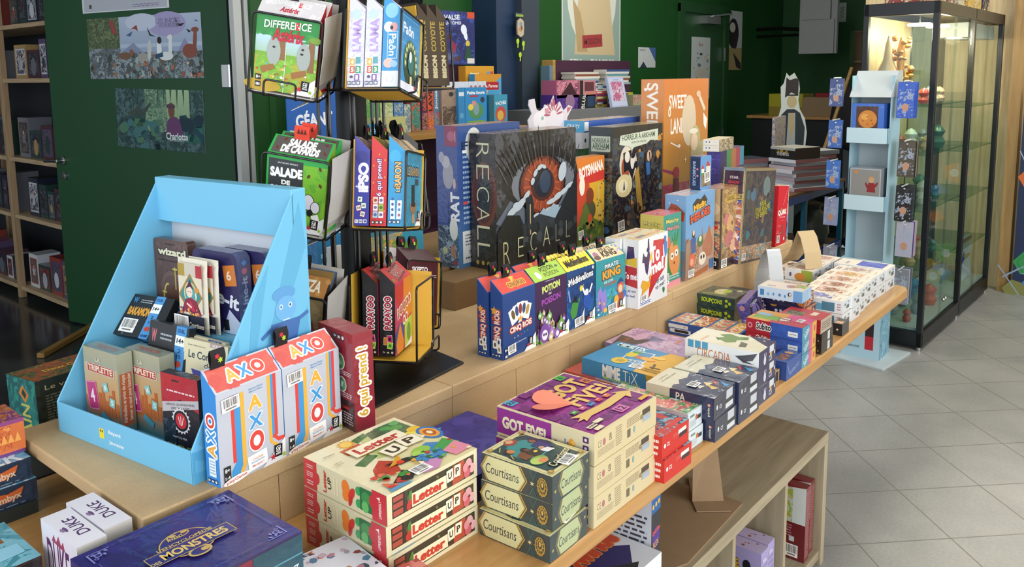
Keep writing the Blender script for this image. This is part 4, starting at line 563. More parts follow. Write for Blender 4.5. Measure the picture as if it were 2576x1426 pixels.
arkF = [N(0, 0, 1, .9, '#1e1c22', '#33404a', '#5a4c38', 11.), R(0, .9, 1, 1, '#141619'), E(.3, .66, .17, .2, '#d8cdb8'), E(.24, .6, .07, .13, '#a0522a', 10), P([(.2, .76), (.36, .78), (.44, .62), (.38, .5), (.3, .6), (.22, .58)], '#17181c'), E(.28, .72, .05, .06, '#e4dccc'), E(.38, .68, .04, .09, '#e4dccc'), E(.22, .46, .16, .12, '#e0cf9a'), E(.2, .46, .09, .07, '#f4e8bc'), P([(.2, .42), (.22, .52), (.24, .42)], '#4a5a6a'), S(21, 46, .35, .05, 1, .9, .02, .055, ['#16181e', '#3f5f7a', '#c08a3a', '#5a4a3a', '#2a3440', '#8a6a44', '#6f8a90', '#241c1a']), E(.72, .7, .05, .06, '#d8b090'), B(.7, .58, .08, .14, '#3a6aa0', 10), B(.68, .45, .06, .16, '#1c2a44', -20), P([(.42, .56), (.5, .62), (.6, .2), (.5, .16)], '#b08a3a'), B(.66, .52, .02, .5, '#1a1c20', 8), B(.76, .52, .02, .5, '#1a1c20', 8), S(22, 30, 0, .0, 1, .28, .02, .05, ['#2a2622', '#8a6a48', '#4a5a64', '#c09a60', '#1c1a1c', '#6a4c34']), P([(.14, .92), (.9, .95), (.9, .84), (.74, .85), (.66, .82), (.4, .8), (.36, .77), (.33, .81), (.12, .84)], '#c9d0bc'), T('HORREUR À ARKHAM', .5, .905, .66, .07, '#2e4a36', 1, bold=.02), T('LE JEU DE CARTES', .5, .845, .3, .025, '#4a5a4a'), T('Un Jeu Culte', .82, .1, .26, .022, '#e0dcd0', 4), T("d'Horreur Surnaturelle", .8, .075, .3, .02, '#e0dcd0', 4)]
arkS = [R(0, .72, 1, 1, '#232f2c'), R(.1, .78, .9, .92, '#b8c4b0'), T('HORREUR À', .5, .885, .72, .2, '#2e4a36', bold=.03), T('ARKHAM', .5, .83, .7, .22, '#2e4a36', bold=.03), L(.3, .79, .7, .81, 1, '#4a5a4a'), R(0, .7, 1, .725, '#6a7470'), N(0, .12, 1, .7, '#1c2024', '#3f5a5c', '#6a6048', 22.), R(0, 0, 1, .12, '#16242a'), P([(.2, .04), (.8, .04), (.9, .07), (.8, .1), (.2, .1)], '#3a6a9a')]
gbox('board_game_box', 'large dark horror game box of falling figures under a pale title banner', (2.562, 1.636, TZ), rad(-.5), (.363, .106, .416), {'*': '#1b1e22', 'F': '#22242a', 'S': '#22302e', 'T': '#9a8a60'}, {'F': arkF, 'S': arkS, 'T': [N(.02, .04, .98, .96, '#a8976a', '#c0b080', '#7a6a48', 10.)]}, mat=WRAP, sticker=('F', .16, .1, .13, .11, 6))
swF = [R(0, .3, 1, 1, '#b98a38', '#c8702e'), R(0, 0, 1, .32, '#b0544a', '#b58a3a'), P([(0, .38), (.34, .33), (.36, .3), (0, .36)], '#8e3a58'), N(0, 0, 1, .26, '#a83f50', '#b85a5a', '#7a6a80', 12.), T('SWEET', .3, .84, .38, .15, '#f2ece0', 0, bold=.02), T('LANDS', .33, .67, .36, .17, '#f2ece0', 0, bold=.02), B(.25, .535, .2, .014, '#f2ece0', -18), E(.34, .525, .03, .02, '#f2ece0'), E(.12, .77, .028, .05, '#f2ece0'), E(.12, .77, .014, .03, '#c2803a'), E(.55, .7, .16, .28, '#d2bfa2'), B(.85, .82, .05, .2, '#d8cbb0', 40), E(.76, .89, .05, .035, '#d8b898'), P([(.88, .75), (.98, .7), (.95, .62), (.89, .66)], '#e8e4dc'), E(.7, .55, .12, .17, '#b8ae7c'), P([(.6, .5), (.88, .55), (.94, .28), (.9, .14), (.58, .2)], '#b4ab7e'), E(.68, .54, .075, .1, '#e4c8a8'), P([(.62, .4), (.76, .42), (.8, .16), (.6, .2)], '#8a946c'), E(.66, .62, .1, .03, '#e8dfc8'), E(.28, .34, .07, .06, '#9a3038'), P([(.22, .3), (.34, .3), (.36, .12), (.22, .12)], '#5f2a2a'), Z(.48, .42, .04, '#f0e0b0', 4, .25), S(6, 24, .1, .0, 1, .14, .02, .05, ['#6a7484', '#c05a50', '#8a6a50', '#d8b080', '#5a7a6a'])]
gbox('board_game_box', 'very tall orange box with white swirly lettering and a dreaming girl, tallest game on the table', (2.968, 1.652, TZ), rad(-.7), (.388, .106, .588), {'*': '#c87a32', 'F': '#c2803a', 'S': '#c88a44', 'T': '#c8855a'},
 {'F': swF, 'S': [R(0, 0, 1, 1, '#bb8a44', '#d8884a'), T('SWEET LANDS', .5, .56, 4.6, .5, '#f4eee4', -90, bold=.02), E(.2, .93, .08, .06, '#f4eee4')], 'T': [N(.02, .04, .98, .96, '#d0885a', '#c07040', '#dca070', 10.)]}, mat=WRAP)
# boxes lying behind the tall row
gbox('board_game_box', 'green box, lowest of the three lying between the eye and horror boxes', (2.62, 1.80, TZ), 0, (.40, .12, .325), {'*': '#3f6a3a'}, mat=CARD)
gbox('board_game_box', 'white box, middle of the three lying between the eye and horror boxes', (2.60, 1.80, TZ+.326), 0, (.41, .12, .062), {'*': '#c8ccce'}, {'S': [E(.4, .5, .1, .12, '#8a9ab0')], 'F': [E(.06, .5, .015, .02, '#22304a')]}, mat=CARD)
gbox('board_game_box', 'blue box with a pale pictured lid, topmost behind the eye and horror boxes', (2.618, 1.80, TZ+.389), 0, (.412, .105, .044), {'*': '#2f5aa0', 'F': '#2c58a8', 'S': '#4aa0cc', 'T': '#b8a890'}, {'F': [R(0, .1, .07, .9, '#dfe5ea')], 'S': [T('CRAZY', .5, .5, .6, .14, '#e8f0f4')], 'T': [N(.01, .03, .99, .97, '#cfc4ae', '#e0d4c0', '#b8988a', 12.)]}, mat=WRAP)
# fluffy cut-out standing behind
m = MB(); q = [(0, 0), (.30, 0), (.30, .05), (.345, .10), (.315, .11), (.27, .085), (.24, .13), (.20, .11), (.19, .16), (.155, .11), (.12, .12), (.10, .08), (.055, .10), (.04, .15), (.0, .145), (-.005, .12), (.02, .08), (-.01, .05)]
m.prism(q, 0, .004, '#c9c4cc', Matrix.Rotation(math.pi/2, 4, 'X')); f = Face(m, (0, -.0042, 0), (1, 0, 0), (0, 0, 1), .3, .16); f.draw([E(.55, .35, .35, .2, '#d8d2d6'), E(.25, .3, .16, .14, '#dcd8dc')]+[E(.62+.17*math.cos(rad(a)), .42+.3*math.sin(rad(a)), .085, .018, '#a85a6c', a) for a in range(10, 200, 24)]+[P([(.6, .9), (.64, .95), (.66, .7), (.58, .68)], '#b05a70'), P([(1.0, .45), (1.12, .62), (1.0, .62)], '#b05a70'), E(.45, .55, .05, .05, '#c88a98'), E(.33, .35, .03, .03, '#7fb0a8')])
o = m.build('cardboard_cutout', CARD); p = pY(1330, 330, 1.9); o.scale = (.80, 1, .80); o.location = (p.x, 1.9, p.z); tag(o, 'white and pink petalled cardboard cut-out rising behind the tall boxes', 'cut-out')
st = slab('board_game_box', p.x+.01, 1.905, TZ+.0005, p.x+.2, 2.0, p.z+.01, CARD, None, .002, None, '#8a7a90'); tag(st, 'mauve box behind the eye box holding the petalled cut-out', 'board game box')
# purple box, coloured book set and white box behind the far end
pp = lambda px, py, z: pz(px, py, z)
gbox('board_game_box', 'deep violet box edged with green, orange and red volumes, behind the tin', (2.985, 1.408, RZ), rad(8), (.32, .055, .392), {'*': '#3a2d80', 'F': '#33285a', 'S': '#3b2f88', 'T': '#6a5a8a'}, {'F': [R(0, .8, .25, 1, '#3c2f5a'), R(.25, .8, .45, 1, '#4f8a4a'), R(.45, .8, .65, 1, '#b0703a'), R(.65, .8, .83, 1, '#a8404a'), R(.83, .8, 1, 1, '#3f8aa0')], 'S': [R(.1, .1, .9, .93, '#4a3f98'), R(.13, .12, .87, .915, '#3b2f88'), E(.5, .8, .2, .2, '#5a50a8'), E(.5, .8, .15, .15, '#3b2f88')]}, mat=WRAP)
for k_ in (0, 1): gbox('card_game_box', ['small cream box lying on the violet box, under its twin', 'small cream box, topmost on the violet box'][k_], (2.975, 1.410, RZ+.3925+.0235*k_), rad(8), (.19, .065, .023), {'*': '#d8d2b8', 'S': '#dfdacb', 'F': '#a89a80', 'T': '#cdbf9c'}, {'S': [R(.05, .2, .95, .85, '#e6e2d8'), E(.2, .6, .05, .05, '#4a80c0'), E(.4, .6, .05, .05, '#7a5a6a'), L(.6, .55, .9, .65, 1, '#c87a6a')], 'F': [N(0, 0, 1, 1, '#a89a7a', '#6a5a4a', '#c8b890', 30.)]})
# ---------------------------------------------------------------- stacks of games on the oak bench
def stack(spec, n, dz, labels, group=None, jit=None):
    """spec: kwargs of gbox for the lowest box; the others are copies shifted up"""
    o = gbox('board_game_box', labels[0], **spec); out = [o]
    for i in range(1, n):
        j = (jit or {}).get(i, (0, 0, 0)); l = spec['loc']; out.append(dup(o, (l[0]+j[0], l[1]+j[1], l[2]+dz*i), (0, 0, spec['rz']+rad(j[2])), labels[i]))
    if group:
        for q in out: q['group'] = group
    return out
# cream family game with autumn colours: three high
ltT = [P([(.22, .18), (.3, .25), (.8, .95), (.96, .9), (1, .4), (1, 0), (.55, 0), (.3, .08)], '#dfd4a2'), P([(.2, .38), (.34, .47), (.42, .36), (.34, .2), (.14, .28)], '#b8402c'), R(.24, .72, .44, .84, '#c8602c'), R(.3, .62, .4, .72, '#d8a03a'), P([(.36, .5), (.5, .9), (.6, .88), (.7, .7), (.55, .62), (.52, .45)], '#b8c07a'), P([(.16, .55), (.36, .62), (.4, .54), (.2, .47)], '#2f6a34'), P([(.42, .92), (.6, .96), (.58, .88), (.44, .84)], '#2f6a34'), Z(.36, .9, .09, '#e0a83a', 14, .6), E(.36, .9, .05, .05, '#efc860'),
 P([(.6, .93), (.78, .95), (.72, .72), (.55, .76)], '#3c5a3a'), P([(.7, .95), (.95, .94), (.96, .6), (.74, .7)], '#3a6a48'), E(.85, .82, .07, .05, '#4f9a4a'), E(.78, .88, .05, .04, '#4f9a4a'), E(.9, .9, .05, .04, '#58a858'), E(.86, .62, .09, .06, '#e8d84a', 20), E(.93, .68, .07, .05, '#e3b83a', 0), E(.97, .52, .1, .14, '#2f74b8'), E(.97, .52, .075, .105, '#e8a03a'), E(.97, .52, .05, .07, '#b85a2c'), E(.97, .52, .025, .035, '#efe0b0'),
 P([(.6, .58), (.86, .62), (.9, .5), (.72, .44)], '#efe2c0'), S(8, 10, .64, .46, .86, .58, .02, .04, ['#b8302c', '#e0782c', '#3a2a24', '#d8402c']), P([(.5, .3), (.8, .4), (.9, .3), (.86, .14), (.6, .12)], '#3f82b8'), P([(.55, .26), (.75, .36), (.7, .2)], '#6aaad0'), E(.68, .33, .09, .06, '#8fc04a'), E(.62, .3, .06, .05, '#a8d05a'), P([(.3, .36), (.5, .33), (.62, .26), (.4, .27)], '#1f2024'), P([(.3, .3), (.5, .42), (.44, .3)], '#d89a2c'), P([(.13, .08), (.34, .2), (.4, .1), (.3, .03)], '#20242a'), P([(.1, .12), (.2, .05), (.28, .0), (.05, 0)], '#5a9ac0'), P([(.42, .12), (.56, .18), (.7, .1), (.56, .0), (.42, .02)], '#c88ab8'), P([(.72, .25), (.95, .35), (1, .2), (.9, .1)], '#4a9a4a'), P([(.78, .18), (.98, .24), (1, .05), (.8, .04)], '#e08aa0'), E(.42, .3, .035, .03, '#d8402c'), S(4, 18, .08, .04, .35, .28, .02, .045, ['#b8302c', '#3f8a3a', '#c8402c', '#2f5a2c', '#d86a4a']), S(5, 22, .42, .04, .98, .3, .015, .04, ['#2f6a34', '#e0a03a', '#3f82b8', '#b8402c', '#6ab04a', '#f0e0b0']),
 B(.53, .70, .57, .17, '#a89a70', 0), B(.53, .70, .56, .16, '#efe6c8', 0), T('Letter', .53, .70, .46, .11, '#b5352a', 0, bold=.06), B(.53, .5, .2, .17, '#a89a70', 6), B(.53, .5, .19, .16, '#f2ead0', 6), T('U', .53, .5, .11, .1, '#3a3226', 6, bold=.05), B(.74, .53, .2, .17, '#a89a70', -5), B(.74, .53, .19, .16, '#f2ead0', -5), T('P', .74, .53, .1, .1, '#3a3226', -5, bold=.05), T('LIFFRIENDLY', .12, .82, .12, .018, '#3a3a30'), L(.05, .62, .12, .68, 2, '#a89a70')]
ltF = [R(.05, .14, .96, .86, '#3a3428'), R(.05, .14, .18, .86, '#26221e'), R(.06, .18, .16, .36, '#a8483a'), R(.06, .42, .16, .6, '#a8483a'), R(.06, .66, .16, .82, '#a8483a'), S(3, 40, .2, .16, .95, .84, .012, .03, ['#5a5a34', '#7a6a3a', '#3c4a2c', '#8a5a34']), P([(.7, .14), (.84, .2), (.84, .86), (.7, .8)], '#b04a34'), E(.22, .3, .028, .034, '#b8302c'), E(.25, .45, .025, .03, '#b8302c'), E(.235, .62, .02, .04, '#4a7a34'), B(.44, .42, .38, .11, '#e6dcba', 0), T('Letter', .43, .42, .33, .075, '#c0392c', 0, bold=.08), B(.67, .56, .075, .1, '#efe6cc', 3), T('U', .67, .56, .04, .055, '#3a3226', bold=.05), B(.755, .6, .075, .1, '#efe6cc', -4), T('P', .755, .6, .04, .055, '#3a3226', bold=.05), E(.89, .62, .04, .05, '#d8a0a8'), E(.93, .42, .035, .04, '#e0a8b0'), E(.87, .35, .04, .045, '#c8606c'), E(.85, .55, .03, .04, '#d88a94'), E(.9, .5, .014, .014, '#6a3a34')]
ltS = [R(0, 0, .17, 1, '#c0303a'), E(.17, .45, .035, .05, '#c0303a'), L(.04, .7, .12, .85, 2, '#e8c8c0'), L(.04, .4, .12, .6, 3, '#e8c8c0'), L(.04, .12, .12, .3, 2, '#e8c8c0'), T('Letter', .27, .5, .18, .04, '#c0392c', 90, bold=.06), T('UP', .33, .5, .1, .045, '#3a3226', 90), B(.39, .5, .014, .14, '#e8d8b0'), B(.43, .5, .014, .14, '#e8d8b0'), E(.53, .62, .045, .065, '#e0782c', 10), E(.53, .36, .04, .045, '#e0782c', 0), E(.6, .5, .03, .06, '#c8342c', -30), E(.585, .25, .02, .045, '#b8302c', -20), E(.68, .72, .03, .035, '#3a9a58'), E(.68, .3, .03, .035, '#3a9a58'), R(.7, .15, .84, .9, '#2f6a3f'), E(.77, .6, .05, .05, '#3f8a4a'), E(.76, .3, .04, .045, '#62b060'), R(.84, 0, 1, 1, '#c0303a'), E(.84, .6, .03, .05, '#c0303a'), T('LIFFRIENDLY', .93, .45, .14, .028, '#f0e0d8', 90), P([(.89, .8), (.93, .86), (.93, .74)], '#f0e0d8')]
stack(dict(loc=(.82, .945, BZ), rz=0, dims=(.215, .218, .052), cols={'*': '#d8cfae', 'T': '#e2d9b4', 'F': '#d8cfac', 'S': '#d2c8a4'}, arts={'T': ltT, 'F': ltF, 'S': ltS}, mat=WRAP, sticker=('T', .44, .09, .17, .12, 0)), 3, .0541,
 ['cream box with red lettering and flowers, lowest of its stack of three', 'cream box with red lettering and flowers, middle of its stack of three', 'cream box with red lettering and an autumn garden lid, topmost of its stack of three'], jit={1: (-.002, .002, -.6), 2: (0, 0, 0)})
# green and gold court game: three high
ctT = [R(.03, .025, .97, .975, '#b8a868'), R(.045, .035, .955, .965, '#d9cf9a'), R(.1, .08, .9, .92, '#2c4a48'), E(.5, .62, .36, .34, '#3d8a88'), E(.5, .55, .44, .42, '#274240'), E(.5, .62, .33, .32, '#3d8a88'), R(.13, .1, .87, .14, '#274240'),
 E(.52, .88, .13, .1, '#9a4a34'), E(.52, .9, .07, .06, '#d8a078'), E(.24, .74, .09, .09, '#3a2a20'), E(.27, .73, .06, .07, '#c8804a'), P([(.2, .6), (.4, .64), (.38, .44), (.18, .46)], '#7a4a2a'), E(.78, .7, .08, .08, '#3a2c30'), E(.76, .69, .05, .06, '#8a5a3a'), P([(.62, .64), (.86, .64), (.84, .42), (.62, .44)], '#3a3a6a'), E(.44, .62, .07, .08, '#2a2420'), E(.46, .6, .05, .05, '#6a4a34'), P([(.36, .56), (.58, .58), (.6, .42), (.38, .4)], '#3a3428'), E(.66, .5, .05, .05, '#c89a78'), P([(.58, .48), (.74, .46), (.76, .36), (.6, .38)], '#e8e8e4'), E(.3, .34, .17, .12, '#8fae4a'), E(.26, .34, .12, .09, '#b9cc6a'), E(.34, .3, .09, .07, '#d8905a'), E(.5, .5, .04, .03, '#e8c84a'), B(.2, .85, .16, .02, '#c8a04a', 35), B(.8, .88, .16, .02, '#c8a04a', -30), B(.12, .62, .02, .14, '#c8a04a', -35),
 T('Courtisans', .56, .2, .62, .14, '#26241c', 14, out='#20221e', bold=.06, shear=.1), T('Courtisans', .56, .2, .62, .14, '#e6dcae', 14, bold=.01, shear=.1)]+[E(x, y, .05, .05, '#a8803a') for x, y in ((.1, .07), (.9, .07), (.1, .93), (.9, .93))]+[E(x, y, .03, .03, '#c8a860') for x, y in ((.1, .07), (.9, .07), (.1, .93), (.9, .93))]
hexa = lambda x0, x1, c: P([(x0, .5), (x0+.09, .96), (x1-.09, .96), (x1, .5), (x1-.09, .04), (x0+.09, .04)], c)
ctS = [R(0, 0, 1, 1, '#34403f'), hexa(-.02, .66, '#b89a4a'), hexa(-.005, .645, '#34403f'), hexa(.0, .635, '#b89a4a'), hexa(.012, .62, '#cdcb98'), T('Courtisans', .3, .5, .48, .12, '#23303a', 0, bold=.0, shear=.12)]+[P([(.68, .98), (.8, .98), (.74, .6)], '#2c5a58'), P([(.7, .96), (.78, .96), (.74, .7)], '#34403f'), P([(.68, .02), (.8, .02), (.74, .4)], '#2c5a58'), P([(.7, .04), (.78, .04), (.74, .3)], '#34403f'), Z(.73, .5, .035, '#d8c88a', 6, .3)]+[E(.87, .5+.02*i, .07-.014*i, .11-.02*i, c) for i, c in enumerate(('#b08a3a', '#34403f', '#b08a3a', '#34403f', '#c8a04a'))]+[B(.87+.05*math.cos(rad(a)), .5+.28*math.sin(rad(a)), .05, .008, '#b8923e', a) for a in range(0, 360, 30)]
ctF = [R(0, 0, 1, 1, '#2e3d40'), hexa(.14, .86, '#8a7c48'), hexa(.155, .845, '#2e3d40'), hexa(.17, .83, '#8a7c48'), hexa(.19, .81, '#aab486'), T('Courtisans', .5, .5, .54, .15, '#23303a', 0, bold=.0, shear=.12), Z(.93, .72, .04, '#b8a868', 6, .3), Z(.07, .4, .04, '#b8a868', 6, .3)]
stack(dict(loc=(1.037, .783, BZ), rz=rad(2.0), dims=(.117, .155, .0495), cols={'*': '#2e3d3e', 'T': '#d6cf9a'}, arts={'T': ctT, 'F': ctF, 'S': ctS}, mat=WRAP, sticker=('T', .56, .08, .36, .2, 8)), 3, .0502,
 ['dark green and cream box in gothic lettering, lowest of its stack of three', 'dark green and cream box in gothic lettering, middle of its stack of three', 'dark green and cream box with a painted court scene lid, topmost of its stack'], jit={1: (.013, .004, 1.2), 2: (.013, .004, 0)})
# purple game with paper heart: three high
gtT = [R(.02, .02, .98, .98, '#7a2070'), N(.02, .02, .98, .98, '#862478', '#6a1a66', '#93308a', 16.)]+[B(x, y, .09, .09, c, r_) for x, y, c, r_ in ((.14, .1, '#4f96b8', 6), (.5, .12, '#6a1c60', 8), (.62, .25, '#68185e', 0), (.3, .2, '#8a2c7c', 0), (.75, .1, '#6a1c60', 4), (.08, .93, '#3f9a3a', 0), (.1, .35, '#6a1c60', 0), (.12, .58, '#742068', 0), (.25, .8, '#6a1c60', 0), (.4, .92, '#742068', 0), (.95, .5, '#742068', 0), (.92, .3, '#6a1c60', 0), (.9, .7, '#6a1c60', 0), (.2, .45, '#7a2470', 0))]
gtT = [R(.02, .02, .98, .98, '#7a2070'), N(.02, .02, .98, .98, '#882478', '#6c1b68', '#96308a', 15.)]+[B(x, y, .1, .1, '#681a60', 4) for x in (.2, .36, .52, .68, .84) for y in (.12, .9)]+[B(x, y, .1, .1, '#701e66', 0) for x in (.08, .93) for y in (.3, .45, .6, .75)]+[
 B(.1, .93, .1, .11, '#4f9ab8', 0), T('23', .1, .93, .08, .05, '#2a1a3a', 0, bold=.04), B(.84, .93, .11, .09, '#3f9a3a', 0), T('6', .84, .93, .03, .05, '#1c2a1c', bold=.05), B(.93, .7, .1, .1, '#d0683a', 0), T('45', .93, .7, .06, .06, '#2a1a1a', bold=.05), B(.58, .11, .14, .11, '#cf6aa8', 0), T('12', .58, .11, .09, .07, '#2a1428', bold=.05), B(.3, .93, .1, .1, '#7a2470', 0), B(.35, .66, .07, .06, '#c02a3a', 0),
 T('GOT', .64, .74, .5, .2, '#d8b060', 0, bold=.07), T('FiVE!', .66, .5, .54, .19, '#e0b868', 0, bold=.05), P([(.12, .24), (.2, .27), (.14, .33), (.3, .31), (.55, .29), (.84, .31), (.82, .36), (.97, .25), (.84, .16), (.84, .22), (.55, .2), (.3, .22), (.18, .19), (.2, .23)], '#d9b46a')]+[B(.26+.12*i, .37-.004*i, .075, .055, c, 4) for i, c in enumerate(('#3f8a3a', '#c0507a', '#4f86b8', '#c8402c', '#d8742c'))]+[T('ww', .26+.12*i, .37, .04, .018, '#f0f0f0' if i != 2 else '#22304a') for i in range(5)]+[E(.5, .08, .001, .001, '#fff'),
 B(.12, .1, .11, .045, '#e2d6b0', 0), B(.24, .12, .11, .045, '#e2d6b0', 0), B(.13, .04, .1, .045, '#e2d6b0', 0), L(.08, .08, .2, .12, 1, '#6a4a5a'), B(.9, .07, .15, .045, '#d8a03a', 0)]
gtS = [R(.0, .08, .58, .96, '#8a2a84'), T('GOT FiVE!', .29, .5, .46, .1, '#e4d9b6', 0, bold=.08), E(.62, .4, .012, .02, '#3a4a90'), T('blue orange', .72, .5, .06, .03, '#3a4a90', 90), E(.78, .45, .03, .06, '#d8963a'), E(.8, .55, .02, .02, '#e8b050'), E(.745, .5, .006, .01, '#3a4a90')]+[B(.92, y, .055, .05, '#4a2a5a') for y in (.78, .5, .2)]+[E(.92, y, .013, .013, '#d8c8d8') for y in (.78, .5, .2)]
gtF = [R(0, 0, 1, 1, '#c8b890'), T('C E', .08, .62, .05, .055, '#5a5044', bold=0), E(.145, .62, .022, .03, '#a86a6a'), T('UK', .24, .72, .04, .03, '#5a5044'), T('CA', .24, .6, .04, .03, '#5a5044'), L(.05, .2, .3, .45, 6, '#a89a7a'), L(.32, .18, .42, .85, 9, '#a89a7a'), L(.5, .55, .72, .85, 5, '#9a8c6c'), B(.53, .35, .05, .07, '#6a5f4c'), E(.62, .36, .014, .03, '#7aa0a0'), B(.82, .74, .13, .05, '#4a4238'), B(.83, .5, .13, .05, '#9aa8b4'), B(.74, .62, .03, .04, '#8a7c5c')]
gt = stack(dict(loc=(1.172, .785, BZ), rz=rad(.9), dims=(.229, .228, .0585), cols={'*': '#cbbd96', 'T': '#d6c898', 'S': '#d0c39e'}, arts={'T': gtT, 'F': gtF, 'S': gtS}, mat=CARD), 3, .0592,
 ['beige box seen from its printed side, lowest of the stack with a paper heart on top', 'beige box seen from its printed side, middle of the stack with a paper heart on top', 'purple lidded box with yellow lettering carrying a salmon paper heart, topmost of its stack'], jit={1: (0, 0, .3), 2: (.005, .002, 0)})
m = MB(); q = []; nh = 28
for i in range(nh):
    t = 2*math.pi*i/nh; q.append((16*math.sin(t)**3/16*.05, (13*math.cos(t)-5*math.cos(2*t)-2*math.cos(3*t)-math.cos(4*t))/17*.05))
V = [(x, y, .0012+.35*x*x*4+.006*abs(x)/.05) for x, y in q]+[(0, 0, .0012)]
m.mesh(V, [(i, (i+1) % nh, nh) for i in range(nh)], '#e8846a'); o = m.build('paper_heart', PAPER); o.location = (1.240, .935, BZ+.0592*2+.0592); o.rotation_euler = (0, 0, rad(38)); s_ = o.modifiers.new('t', 'SOLIDIFY'); s_.thickness = .0004; tag(o, 'salmon pink paper heart lying on the purple game lid', 'paper heart')
# blue purple flat box and white one behind the cream stack
gbox('board_game_box', 'indigo box with small cartoon animals lying flat against the riser, behind the gothic stack', (1.03, 1.015, BZ), 0, (.30, .225, .055), {'*': '#3a3280', 'T': '#43398c', 'S': '#4a4090'}, {'T': [N(.01, .01, .99, .99, '#3f3688', '#4c4298', '#38307c', 8.), E(.3, .9, .02, .02, '#d8503a'), E(.33, .82, .03, .02, '#c86a4a'), E(.62, .93, .03, .015, '#5a9ad0'), E(.15, .6, .03, .03, '#d89a5a'), E(.5, .7, .03, .02, '#4a8ac0')]}, mat=CARD)
gbox('board_game_box', 'thin white box with red orange lettering slipped behind the cream stack', (.93, 1.168, BZ+.055), rad(-4), (.14, .07, .03), {'*': '#d8d4da', 'T': '#dcd8dc'}, {'T': [O(0), T('AVANT', .5, .6, .6, .2, '#d8503a', -8, bold=.06), L(.6, .1, .9, .2, 2, '#8a7aa8')]})
# indigo encyclopedia box in the foreground
enT = [N(0, 0, 1, 1, '#251f68', '#2b2574', '#221c60', 5.)]
def scroll(x, y, sx_, sy_, c='#7f83c4'): return [P([(x, y), (x+.13*sx_, y), (x+.13*sx_, y+.008*sy_), (x+.01*sx_, y+.008*sy_), (x+.01*sx_, y+.14*sy_), (x, y+.14*sy_)], c)]+[E(x+sx_*(.03+.018*i), y+sy_*(.03+.014*i*(i % 2)), .014, .008, c, 30*i) for i in range(5)]+[E(x+sx_*.05, y+sy_*.06, .022, .022, c), E(x+sx_*.05, y+sy_*.06, .014, .014, '#28226e'), E(x+sx_*.03, y+sy_*.1, .013, .013, c), E(x+sx_*.03, y+sy_*.1, .008, .008, '#28226e')]
enT += scroll(.06, .07, 1, 1)+scroll(.94, .07, -1, 1)+scroll(.06, .93, 1, -1)+scroll(.94, .93, -1, -1)+[P([(.2, .075), (.8, .075), (.8, .079), (.2, .079)], '#5a5cac'), P([(.2, .925), (.8, .925), (.8, .921), (.2, .921)], '#5a5cac'), P([(.07, .25), (.074, .25), (.074, .75), (.07, .75)], '#5a5cac'), P([(.93, .25), (.926, .25), (.926, .75), (.93, .75)], '#5a5cac')]
enT += [E(.5, .52, .16, .15, '#c9a85a'), E(.5, .52, .152, .142, '#28226e'), E(.5, .66, .07, .035, '#c9a85a'), E(.5, .66, .06, .026, '#28226e'), E(.47, .67, .02, .014, '#c9a85a'), E(.54, .67, .02, .014, '#c9a85a'), E(.5, .34, .07, .05, '#c9a85a'), E(.5, .34, .055, .036, '#28226e'), E(.53, .34, .025, .02, '#c9a85a'), B(.5, .46, .52, .12, '#c9a85a', 0), B(.5, .46, .51, .11, '#28226e', 0), T("L'ENCYCLOPÉDIE", .5, .56, .34, .034, '#d8bc70', 0, bold=.02), T('MONSTRES', .52, .46, .4, .07, '#e0c06a', 0, bold=.05), T('DES', .27, .42, .06, .03, '#d8bc70'), T('AVANT', .47, .63, .1, .03, '#d8bc70')]
gbox('board_game_box', 'big glossy indigo box with gold crest lettering in the front left corner', (.448, 1.014, BZ), 0, (.258, .205, .128), {'*': '#1f3a4a', 'T': '#28226e', 'S': '#28226e'},
 {'T': enT, 'F': [R(0, 0, 1, 1, '#2a2350'), R(0, 0, .33, .97, '#4a1830'), R(.335, 0, .66, .97, '#7a2438'), R(.665, 0, 1, .97, '#1d4a58'), R(.335, .72, .66, .74, '#a8606a'), R(.665, .72, 1, .74, '#4f8a98'), R(.665, .3, 1, .32, '#4f8a98'), T('OCEANIZ', .84, .55, .26, .055, '#c8d8dc', 3, bold=.01), T('FEERIC', .5, .55, .2, .05, '#d8b0b8', 3)]}, mat=WRAP)
# white long boxes beside it
dkT = [O(3), R(.02, .03, .98, .97, '#e0dee6')]+[T('DUKE', .42, .45, .3, .16, '#4a2a5c', 180, bold=.02), P([(.7, .6), (.82, .62), (.78, .45), (.72, .38)], '#6a4a7a')]
dkT = [T('DUKE', .6, .5, 1.5, .42, '#4a2a5c', 90, bold=.01), E(.24, .5, .06, .22, '#6a4a7a'), E(.14, .5, .06, .16, '#8a7a9a')]
for k, (loc, rz, lb) in enumerate((((.467, 1.243, BZ), 0, 'tall narrow white box with purple crowned letters, left of the white pair by the indigo box'), ((.516, 1.262, BZ), rad(1), 'tall narrow white box with purple letters, right of the white pair touching the riser'))):
    gbox('card_game_box', lb, loc, rz, (.0445, .133, .127), {'*': '#d8d6e0', 'T': '#dfdde6', 'F': '#c8c4c0'}, {'T': dkT, 'S': [T('DUKE', .45, .55, .62, .5, '#5a2a5c', 0, bold=.02), P([(.3, .82), (.36, .92), (.42, .84), (.5, .95), (.56, .84), (.62, .92), (.66, .8)], '#9a3a5a'), R(0, 0, 1, .16, '#c8c0dc'), Z(.7, .2, .08, '#3a2a5c', 5)], 'F': [T('DUKE', .5, .6, 1.2, .4, '#2a2444', 90, bold=.05)]}, mat=CARD)
